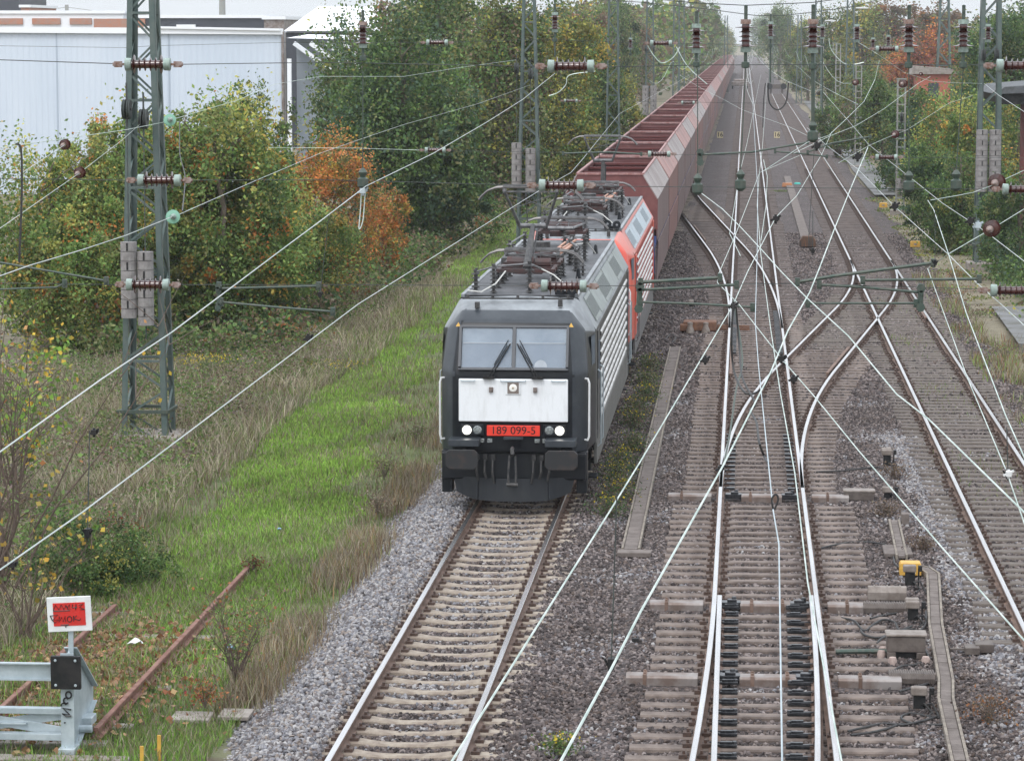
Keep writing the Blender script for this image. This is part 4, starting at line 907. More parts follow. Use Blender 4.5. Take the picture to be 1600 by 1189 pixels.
def wagon(LW, upper, lower, label):
    e = empty('hopper_wagon', (0, 0, 0), label, 'freight wagon', 'open hopper wagons behind the locomotives')
    y0, y1 = 0.35, LW - 0.35; zt, zs, zl = 4.15, 3.42, 2.15; wt, ws_ = 1.0, 1.44
    for s in (-1, 1):
        m = MB(); n = 4
        for i in range(n):
            a = y0 + (y1 - y0) * i / n + 0.015; b = y0 + (y1 - y0) * (i + 1) / n - 0.015
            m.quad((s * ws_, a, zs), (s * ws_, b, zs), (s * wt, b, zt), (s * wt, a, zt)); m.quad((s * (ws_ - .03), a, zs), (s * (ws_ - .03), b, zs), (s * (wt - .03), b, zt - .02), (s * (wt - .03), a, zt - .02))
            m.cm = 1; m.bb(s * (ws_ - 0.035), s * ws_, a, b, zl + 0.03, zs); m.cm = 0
        for i in range(n + 1):
            a = y0 + (y1 - y0) * i / n; m.bar((s * (ws_ - 0.01), a, zs), (s * (wt - 0.01), a, zt), 0.03, 0.03)
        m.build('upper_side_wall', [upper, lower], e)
        m = MB()
        for i in range(2):
            a = y0 + (y1 - y0) * i / 2 + 0.03; b = y0 + (y1 - y0) * (i + 1) / 2 - 0.03
            m.prism([(s * ws_, zl), (s * (ws_ + 0.03), zl), (s * (ws_ - 0.02), 0.95), (s * (ws_ - 0.06), 0.95)], a, b, 'y')
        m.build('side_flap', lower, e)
        m = MB(); m.bar((s * (wt - 0.01), y0 + 0.25, zt + 0.02), (s * (wt - 0.01), y1 - 0.25, zt + 0.02), 0.07, 0.05); m.build('top_rim', W_RIM, e)
        m = MB(); m.quad((s * (ws_ - 0.05), y0 + 0.3, 2.6), (s * (ws_ - 0.05), y1 - 0.3, 2.6), (s * (wt - .05), y1 - 0.3, zt), (s * (wt - .05), y0 + 0.3, zt)); m.quad((s * (ws_ - 0.05), y0 + 0.3, 2.6), (s * (ws_ - 0.05), y1 - 0.3, 2.6), (s * 0.2, y1 - 0.3, 1.7), (s * 0.2, y0 + 0.3, 1.7)); m.build('inner_wall', W_IN, e)
    for (y, sg) in ((y0, 1), (y1, -1)):
        m = MB(); t = 0.05 * sg
        poly = [(-ws_, zs), (-wt, zt), (wt, zt), (ws_, zs), (ws_, 2.5), (-ws_, 2.5)]
        m.prism(poly, y, y + t, 'y'); m.prism([(-ws_, 2.5), (ws_, 2.5), (1.0, 1.1), (-1.0, 1.1)], y + 0.45 * sg, y + 0.5 * sg, 'y'); m.quad((-ws_, y, 2.5), (ws_, y, 2.5), (ws_, y + 0.45 * sg, 2.5), (-ws_, y + 0.45 * sg, 2.5))
        for x in (-0.7, 0, 0.7): m.bar((x, y + 0.4 * sg, 2.5), (x, y + 0.4 * sg, 1.2), 0.06)
        m.build('end_wall', W_END, e)
        m = MB(); m.bar((-wt, y + t / 2, zt + 0.02), (wt, y + t / 2, zt + 0.02), 0.12, 0.06); m.build('end_rim', W_RIM, e)
    for k in (1, 2, 3):
        y = y0 + (y1 - y0) * k / 4
        m = MB(); m.quad((-wt, y, zt - 0.12), (wt, y, zt - 0.12), (ws_ - 0.1, y, 3.3), (ws_ - 0.1, y, 2.4), (-ws_ + 0.1, y, 2.4), (-ws_ + 0.1, y, 3.3)); m.bar((-wt, y, zt - 0.08), (wt, y, zt - 0.08), 0.16, 0.05)
        m.bar((0, y - 0.05, zt - 0.1), (0, y - 0.05, 2.5), 0.05)
        m.build('cross_wall', W_IN, e)
    m = MB(); m.bb(-1.2, 1.2, 0.0 + 0.5, LW - 0.5, 0.85, 1.05); m.bb(-0.3, 0.3, y0, y1, 1.05, 1.7)
    for s in (-1, 1): m.bb(s * 1.25, s * 1.35, 0.4, LW - 0.4, 0.82, 1.02)
    m.build('underframe', W_END, e)
    for yc in (2.0, LW - 2.0):
        m = MB()
        for s in (-1, 1):
            m.prism([(yc - 1.3, 0.62), (yc - 1.2, 0.4), (yc - 0.4, 0.3), (yc + 0.4, 0.3), (yc + 1.2, 0.4), (yc + 1.3, 0.62), (yc, 0.75)], s * 0.98, s * 1.1, 'x')
            for q in (-0.9, 0.9): m.box((s * 1.05, yc + q, 0.42), (0.2, 0.3, 0.26))
        m.build('bogie', P_BLACK, e)
        m = MB()
        for q in (-0.9, 0.9):
            for s in (-1, 1): m.lathe([(0, 0.05), (0.4, 0.03), (0.46, 0), (0.48, -0.05), (0.1, -0.05)], 18, (s * 0.74, yc + q, 0.46), (s, 0, 0))
        m.build('wheel', M_RUST, e, smooth=True)
    for (y, d) in ((0.0, 1), (LW, -1)):
        m = MB()
        for s in (-1, 1): m.tube([(s * 0.875, y + 0.45 * d, 0.92), (s * 0.875, y + 0.06 * d, 0.92)], 0.09, 8); m.lathe([(0, 0), (0.2, 0), (0.2, 0.05), (0, 0.05)], 12, (s * 0.875, y + 0.01 * d, 0.92), (0, d, 0))
        m.build('buffer', P_BLACK, e, smooth=True)
    m = MB(); m.bb(0.9, 1.4, 0.1, 0.5, 1.2, 2.3); m.build('end_platform_gear', pm('blue_tank_paint', (0.03, 0.06, 0.2), 0.5), e)
    return e
LW = 14.2; WY = L0Y + 19.6 * 2
ORD = ['first', 'second', 'third', 'fourth', 'fifth', 'sixth', 'seventh', 'eighth', 'ninth', 'tenth', 'eleventh', 'twelfth', 'thirteenth', 'fourteenth', 'fifteenth', 'sixteenth', 'seventeenth', 'eighteenth', 'nineteenth', 'twentieth']
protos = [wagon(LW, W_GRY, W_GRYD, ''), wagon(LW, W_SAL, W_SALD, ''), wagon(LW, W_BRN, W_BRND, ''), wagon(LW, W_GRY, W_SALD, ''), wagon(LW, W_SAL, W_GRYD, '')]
seq = [0, 1, 0, 4, 0, 1, 3, 0, 4, 2, 1, 3, 0, 1, 4]; used_p = set()
names = ['grey-brown', 'salmon', 'dark brown', 'grey-topped', 'pink-topped']
for i in range(46):
    k = seq[i % len(seq)] if i < 15 else random.choice([0, 1, 3, 4, 2])
    if k in used_p: o = copy_tree(protos[k])
    else: o = protos[k]; used_p.add(k)
    o.location = (TX, WY + i * LW, RH)
    tens = ['', 'twenty-', 'thirty-', 'forty-'][(i + 1) // 10 - 1] if i >= 20 else ''
    w_ = ORD[i] if i < 20 else ({30: 'thirtieth', 40: 'fortieth'}.get(i + 1) or tens + ORD[(i + 1) % 10 - 1])
    o['label'] = '%s open hopper wagon, %s one behind the red locomotive' % (names[k], w_)
for k in range(5):
    if k not in used_p:
        for ch in protos[k].children: bpy.data.objects.remove(ch)
        bpy.data.objects.remove(protos[k])
# ================================================================ masts
def mast(name, label, x, y, h, wb, wt, mat, rz=0, panels=10, leg=0.1, brace=0.05, group='lattice catenary masts', weights=None, base=True, platf=None, ladder=False, cat='mast', depth=None):
    e = empty(name, (x, y, -0.15), label, cat, group, rz)
    db = depth or wb
    def w_at(z): return wb + (wt - wb) * z / h
    def d_at(z): return db + ((wt if not depth else depth * 0.8) - db) * z / h
    for sx in (-1, 1):
        for sy in (-1, 1):
            m = MB(); a = Vector((sx * wb / 2, sy * db / 2, 0)); b = Vector((sx * wt / 2, sy * d_at(h) / 2, h))
            # angle iron: two flanges
            m.bar(a + Vector((0, -sy * leg / 2, 0)), b + Vector((0, -sy * leg / 2, 0)), 0.016, leg, (0, 1, 0)); m.bar(a + Vector((-sx * leg / 2, sy * 0.004, 0)), b + Vector((-sx * leg / 2, sy * 0.004, 0)), 0.016, leg, (1, 0, 0))
            m.build('leg', mat, e)
    m = MB()
    for i in range(panels):
        z0 = h * i / panels; z1 = h * (i + 1) / panels; a0, a1, d0, d1 = w_at(z0) / 2, w_at(z1) / 2, d_at(z0) / 2, d_at(z1) / 2
        s = 1 if i % 2 else -1
        if ladder:
            for sy in (-1, 1): m.bar((-a1, sy * d1, z1), (a1, sy * d1, z1), brace, brace)
            for sx in (-1, 1): m.bar((sx * a1, -d1, z1), (sx * a1, d1, z1), brace, brace)
        else:
            for sy in (-1, 1): m.bar((-s * a0, sy * (d0 - 0.02), z0), (s * a1, sy * (d1 - 0.02), z1), brace, 0.012, (0, 1, 0))
            for sx in (-1, 1): m.bar((sx * (a0 - 0.02), -s * d0, z0), (sx * (a1 - 0.02), s * d1, z1), 0.012, brace, (1, 0, 0))
            if i % 3 == 2:
                for sy in (-1, 1): m.bar((-a1, sy * (d1 - 0.01), z1), (a1, sy * (d1 - 0.01), z1), brace, 0.05)
    m.build('bracing', mat, e)
    if platf:
        m = MB(); a = w_at(platf) / 2
        for sy in (-1, 1): m.bar((-a - 0.12, sy * (a + 0.03), platf), (a + 0.05, sy * (a + 0.03), platf), 0.06, 0.07)
        for sx in (-1, 1): m.bar((sx * (a + 0.03), -a, platf), (sx * (a + 0.03), a, platf), 0.06, 0.07)
        m.build('guard_frame', M_FIT, e)
    if base:
        m = MB(); m.box((0, 0, 0.0), (wb + 0.5, db + 0.5, 0.5)); m.build('foundation', M_CONC, e, bevel=0.04)
    for (wx, z0, z1, ww) in (weights or []):
        m = MB(); n = max(3, int(round((z1 - z0) / 0.2))); wy = -db / 2 - 0.22; dz = (z1 - z0) / n
        for i in range(n):
            m.lathe([(0, i * dz + 0.006), (ww / 2, i * dz + 0.006), (ww / 2, (i + 1) * dz - 0.006), (0, (i + 1) * dz - 0.006)], 14, (wx, wy, z0))
        s = m.build('tension_weight', M_WEIGHT, e)
        m = MB()
        for i in range(1, n, 2): m.box((wx, wy - ww / 2, z0 + (i + 0.5) * dz), (0.035, 0.02, 0.16))
        m.build('weight_slot', M_BLACK, s)
        m = MB(); m.tube([(wx, wy, z1), (wx, wy, z1 + 2.6)], 0.012, 5); m.tube([(wx, wy, z0 - 0.02), (wx, wy, z0 - 0.3)], 0.015, 5); m.build('weight_rope', M_WIREDARK, s)
        m = MB()
        for q in (-0.05, 0.05): m.lathe([(0.04, -0.03), (0.2, -0.03), (0.21, -0.015), (0.19, 0), (0.21, 0.015), (0.2, 0.03), (0.04, 0.03)], 16, (wx + q, wy, z1 + 2.75), (1, 0, 0))
        m.bar((wx, wy, z1 + 2.4), (wx, wy, z1 + 3.3), 0.03, 0.06); m.build('tension_wheel', M_WIREDARK, e, smooth=True)
    return e
def pxw(px, Y): return (px - 1165) * Y / FPX
mast('lattice_mast', 'big grey-green lattice mast nearest on the left, with two stacks of round weights', pxw(222, 64.5), 64.5, 9.7, 0.98, 0.55, M_MAST, 0, 16, 0.115, 0.045, weights=[(-0.24, 2.75, 4.35, 0.34), (0.11, 2.6, 4.15, 0.34)], platf=0.75)
mast('lattice_mast', 'grey-green lattice mast standing left of the red locomotive, weights hanging low', pxw(829, 116), 116, 11.0, 0.95, 0.42, M_MAST, 0, 18, 0.09, 0.04, weights=[(-0.42, 3.05, 4.7, 0.38), (0.1, 2.85, 4.5, 0.38)])
mast('lattice_mast', 'grey-green lattice mast rising from ivy in front of the shelter roof', pxw(1541, 116.8), 116.8, 11.0, 0.98, 0.7, M_MAST, 0, 13, 0.15, 0.05, weights=[(-0.3, 2.9, 5.2, 0.44), (0.18, 2.9, 5.2, 0.44)], platf=0.9)
mast('lattice_mast', 'lattice mast between the trees left of the first wagons', pxw(960, 182), 182, 14.0, 0.9, 0.5, M_MAST, 0, 16, 0.09, 0.06)
mast('lattice_mast', 'slimmer lattice mast with weights left of the mid train', pxw(1017, 236), 236, 13.0, 0.8, 0.5, M_MAST, 0, 16, 0.09, 0.06, weights=[(-0.3, 2.0, 5.0, 0.5), (0.3, 2.0, 5.0, 0.5)])
mast('lattice_mast', 'grey mast pair member nearest the far train on the left', pxw(1058, 300), 300, 12.5, 0.8, 0.6, M_MAST, 0, 12, 0.12, 0.06)
mast('lattice_mast', 'grey mast pair member further along the far train', pxw(1066, 330), 330, 12.5, 0.8, 0.6, M_MAST, 0, 12, 0.12, 0.06)
mast('lattice_mast', 'tall tapering lattice mast before the red-leaved trees on the right', pxw(1470, 225), 225, 13.2, 1.5, 0.55, M_MAST, 0, 12, 0.13, 0.08)
mast('lattice_mast', 'two-legged grey mast right of the far tracks, over the bushes', pxw(1326, 265), 265, 12.0, 0.9, 0.6, M_MAST, 0, 12, 0.12, 0.05)
mast('lattice_mast', 'two-legged grey mast with concrete foot beside the concrete path', pxw(1277, 290), 290, 12.5, 0.8, 0.6, M_MAST, 0, 12, 0.12, 0.05)
mast('ladder_mast', 'pale ladder-like mast on a concrete foot among the bushes, nearest of its kind', pxw(1406, 152), 152, 6.6, 0.42, 0.42, M_MASTFAR, 0, 16, 0.06, 0.05, ladder=True, group='pale ladder-like masts', weights=[(0.0, 1.3, 2.0, 0.4)])
mast('ladder_mast', 'pale ladder-like mast standing at the edge of the path, second nearest', pxw(1340, 205), 205, 6.8, 0.42, 0.42, M_MASTFAR, 0, 16, 0.06, 0.05, ladder=True, group='pale ladder-like masts')
for (px, Y, h, l_) in ((1308, 300, 8, 'behind the second ladder mast'), (1303, 360, 8, 'just left of its twin'), (1250, 430, 9, 'near the far buffer stop')):
    mast('ladder_mast', 'small far ladder-like mast above the distant bushes, ' + l_, pxw(px, Y), Y, h, 0.5, 0.5, M_MASTFAR, 0, 10, 0.08, 0.06, ladder=True, group='pale ladder-like masts')
for (px, Y, h, l_) in ((1135, 480, 12, 'at the far end of the train'), (1090, 420, 12, 'left of the far wagons'), (1232, 520, 12, 'beyond the far buffer stop'), (1248, 400, 11.5, 'right of the siding end'), (1205, 560, 12, 'closest right of the vanishing tracks')):
    mast('lattice_mast', 'far hazy lattice mast ' + l_, pxw(px, Y), Y, h, 0.8, 0.5, M_MAST, 0, 8, 0.12, 0.06)
# tall slim lattice masts / street lamps behind
def lamp_post(px, Y, top_py, label):
    e = empty('street_lamp', (pxw(px, Y), Y, -0.2), label, 'street lamp', 'street lamps over the yard')
    H = aty(px, top_py, Y).z + 0.2; m = MB(); m.tube([(0, 0, 0), (0, 0, H - 0.3), (0.25, 0, H)], [0.09, 0.06, 0.05], 8); m.build('pole', M_MASTFAR, e, smooth=True)
    m = MB(); m.prism([(0.1, -0.02), (0.9, 0.05), (1.4, -0.05), (1.3, -0.14), (0.2, -0.12)], -0.2, 0.2, 'y'); o = m.build('lamp_head', M_WHITE, e, bevel=0.03); o.location = (0, 0, H)
lamp_post(1332, 300, 12, 'pale street lamp standing above the bushes right of centre')
lamp_post(1285, 350, 32, 'pale street lamp lower and further left over the trees')
# ================================================================ insulators
def hang_insulator(px, y_top, y_bot, Y, label, fit_bot=None, fit_top=0, small=False, rusty=False, group='hanging insulators of the cross-span'):
    a = aty(px, y_top, Y); b = aty(px, y_bot, Y); H = a.z - b.z; r = H * 0.46
    e = empty('insulator', tuple(b), label, 'insulator', group)
    m = MB(); n = 5; c = r * 0.36; prof = [(c, 0)]
    for i in range(n):
        rr = r if i in (0, n - 1) else r * 0.66; z = H * (i + 0.12) / n
        prof += [(c, z), (rr * 0.98, z + H * 0.012), (rr, z + H * 0.03), (rr * 0.66, z + H * 0.055), (c * 1.05, z + H * 0.085)]
    prof.append((c, H)); m.lathe(prof, 20, (0, 0, 0)); m.build('porcelain_sheds', M_PORC, e, smooth=True)
    m = MB(); m.lathe([(0, H + H * 0.2), (c * 1.35, H + H * 0.2), (c * 1.4, H), (0, H)], 16); m.build('top_cap', M_FITRUST if rusty else M_CAPG, e, smooth=True)
    m = MB(); m.lathe([(0, 0), (c * 1.35, 0), (c * 1.35, -H * 0.22), (c * 0.8, -H * 0.24), (0, -H * 0.24)], 16); m.build('bottom_cap', M_CAPG, e, smooth=True)
    ft = H * 0.65
    m = MB(); m.box((0, 0, H * 1.2 + ft / 2 * 0.9), (c * 0.95, c * 0.35, ft)); 
    for q in (0.1, 0.5, 0.9): m.lathe([(0, c * .45), (c * 0.3, c * .45), (c * 0.3, -c * .45), (0, -c * .45)], 8, (0, 0, H * 1.2 + ft * q), (0, 1, 0))
    m.build('top_link', M_FIT, e, bevel=0.004)
    m = MB(); m.box((0, 0, -H * 0.5), (c * 0.9, c * 0.4, H * 0.55)); m.lathe([(0, -H * 0.62), (c * 1.1, -H * 0.66), (c * 1.1, -H * 0.9), (0, -H * 0.94)], 10); m.build('clamp', M_FIT, e, bevel=0.004)
    return e
YA = 33.0; YB = 66.0; YC = 117.0
for (px, t, b, r, l) in ((567, 40, 69, 1, 'brown shed insulator hanging alone over the green trees on the left'), (1088, 44, 76, 0, 'leftmost of the insulators hanging over the tracks, above the train'),
                      (1165, 38, 74, 1, 'brown insulator hanging right over the vanishing tracks'), (1270, 38, 75, 1, 'rust-capped insulator hanging on the long green drop tube'),
                      (1420, 38, 74, 1, 'second insulator from the right in the hanging row'), (1505, 38, 74, 0, 'rightmost insulator of the hanging row, before the ivy mast')):
    hang_insulator(px, t, b, YA, l, rusty=bool(r))
for (px, t, b, l) in ((867, 24, 46, 'small hanging insulator over the trees left of the wagons'), (1204, 38, 57, 'small hanging insulator right of the vanishing tracks'), (1285, 42, 58, 'small hanging insulator close behind the rust-capped one'),
                      (1339, 42, 62, 'small hanging insulator above the pale ladder mast'), (1544, 42, 62, 'small rusty-topped insulator in front of the ivy mast head')):
    hang_insulator(px, t, b, YB, l, group='smaller hanging insulators of the second span')
for (px, t, b, l) in ((985, 62, 75, 'tiny dark insulator hanging beside the lattice mast left of the train'), (1364, 62, 76, 'tiny insulator hanging left of the inline insulator over the bushes'), (1388, 58, 72, 'tiny insulator hanging just above the inline insulator over the bushes')):
    hang_insulator(px, t, b, YC, l, group='tiny hanging insulators of the third span')
def bar_insulator(px, py, Y, halfpx, label, rust=(0, 0), dirv=(1, 0, 0), group='inline insulators in the cross-span wires'):
    """horizontal insulator with sheds, caps and forked fittings; halfpx = half of the whole length"""
    p = aty(px, py, Y); k = Y / FPX; Lh = halfpx * k; d = Vector(dirv).normalized()
    e = empty('insulator', tuple(p), label, 'insulator', group)
    sh = Lh * 0.46; r = Lh * 0.27; c = r * 0.42; n = 6; prof = [(c, -sh)]
    for i in range(n):
        z = -sh + 2 * sh * (i + 0.5) / n; rr = r if i in (0, n - 1) else r * 0.72
        prof += [(c, z - sh * 0.1), (rr * 0.6, z - sh * 0.03), (rr, z), (rr * 0.95, z + sh * 0.02), (c, z + sh * 0.06)]
    prof.append((c, sh)); m = MB(); m.lathe(prof, 18, (0, 0, 0), d); m.build('porcelain_sheds', M_PORC, e, smooth=True)
    m = MB()
    for s in (-1, 1): m.lathe([(0, s * sh * 0.98), (c * 1.5, s * sh), (c * 1.6, s * sh * 1.38), (c, s * sh * 1.42), (0, s * sh * 1.42)], 14, (0, 0, 0), d)
    m.build('end_cap', M_CAPG, e, smooth=True)
    for s in (-1, 1):
        m = MB(); a = d * (s * sh * 1.4); b = d * (s * Lh); m.bar(a, a.lerp(b, 0.35), c * 0.9, c * 0.6); m.bar(a.lerp(b, 0.25), b.lerp(a, 0.12), c * 0.5, c * 1.5); m.bar(b.lerp(a, 0.2), b, c * 0.3, c * 0.9)
        m.lathe([(0, c * .9), (c * 0.3, c * .9), (c * 0.3, -c * .9), (0, -c * .9)], 8, a.lerp(b, 0.3), d.cross(Vector((0, 0, 1)))); m.lathe([(0, c * .9), (c * 0.3, c * .9), (c * 0.3, -c * .9), (0, -c * .9)], 8, a.lerp(b, 0.85), d.cross(Vector((0, 0, 1))))
        m.build('forked_fitting', M_FITRUST, e)
    return e
for (px, py, Y, hp, l) in ((231, 101, YA, 56, 'upper inline insulator in front of the big left mast'), (249, 282, YA, 53, 'middle inline insulator in front of the big left mast'), (231, 445, YA, 53, 'lower inline insulator in front of the mast weights'),
                       (892, 104, YA, 56, 'inline insulator at the top centre, before the lattice mast'), (877, 290, YA, 54, 'inline insulator above the red locomotive roof'), (881, 447, YA, 55, 'inline insulator above the dark locomotive roof'),
                       (1594, 103, YA, 56, 'inline insulator cut by the right edge, level with the shelter'), (1598, 296, YA, 48, 'inline insulator cut by the right edge, below the weights'), (1583, 454, YA, 54, 'lowest inline insulator at the right edge, over the path'),
                       (683, 67, YB, 26, 'small inline insulator before the dark green tree, upper one'), (680, 235, YB, 25, 'small inline insulator before the dark green tree, lower one'), (1033, 68, YB, 26, 'small inline insulator in the top centre left of the train end'),
                       (1030, 241, YB, 27, 'small inline insulator crossing the wagon tops'), (1386, 77, YB, 27, 'small inline insulator over the bushes, the upper of two'), (1385, 246, YB, 26, 'small inline insulator over the bushes, the lower of two'),
                       (892, 158, YC, 16, 'tiny inline insulator before the trees left of the wagons'), (1075, 161, YC, 16, 'tiny inline insulator across the far wagons')):
    bar_insulator(px, py, Y, hp, l)
def disc_insulator(px, py, z, rpx, d, mat, label, spec='z'):
    p = gz(px, py, z) if spec == 'z' else aty(px, py, z); k = p.y / FPX; r = rpx * k; d = Vector(d).normalized()
    e = empty('insulator', tuple(p), label, 'insulator', 'round strain insulators in the wires')
    m = MB(); n = 3; prof = []
    for i in range(n):
        z0 = (i - n / 2) * r * 0.4; prof += [(r * 0.45, z0), (r, z0 + r * 0.08), (r * 0.96, z0 + r * 0.16), (r * 0.45, z0 + r * 0.2)]
    m.lathe(prof, 24, (0, 0, 0), d); m.build('sheds', mat, e, smooth=True)
    m = MB()
    for s in (-1, 1): m.lathe([(0, s * r * 0.7), (r * 0.42, s * r * 0.7), (r * 0.42, s * r * 1.1), (r * 0.2, s * r * 1.3), (r * 0.12, s * r * 2.0), (0, s * r * 2.0)], 12, (0, 0, 0), d)
    m.build('end_cap', M_FITRUST if mat is M_PORC else M_CAPG, e, smooth=True)
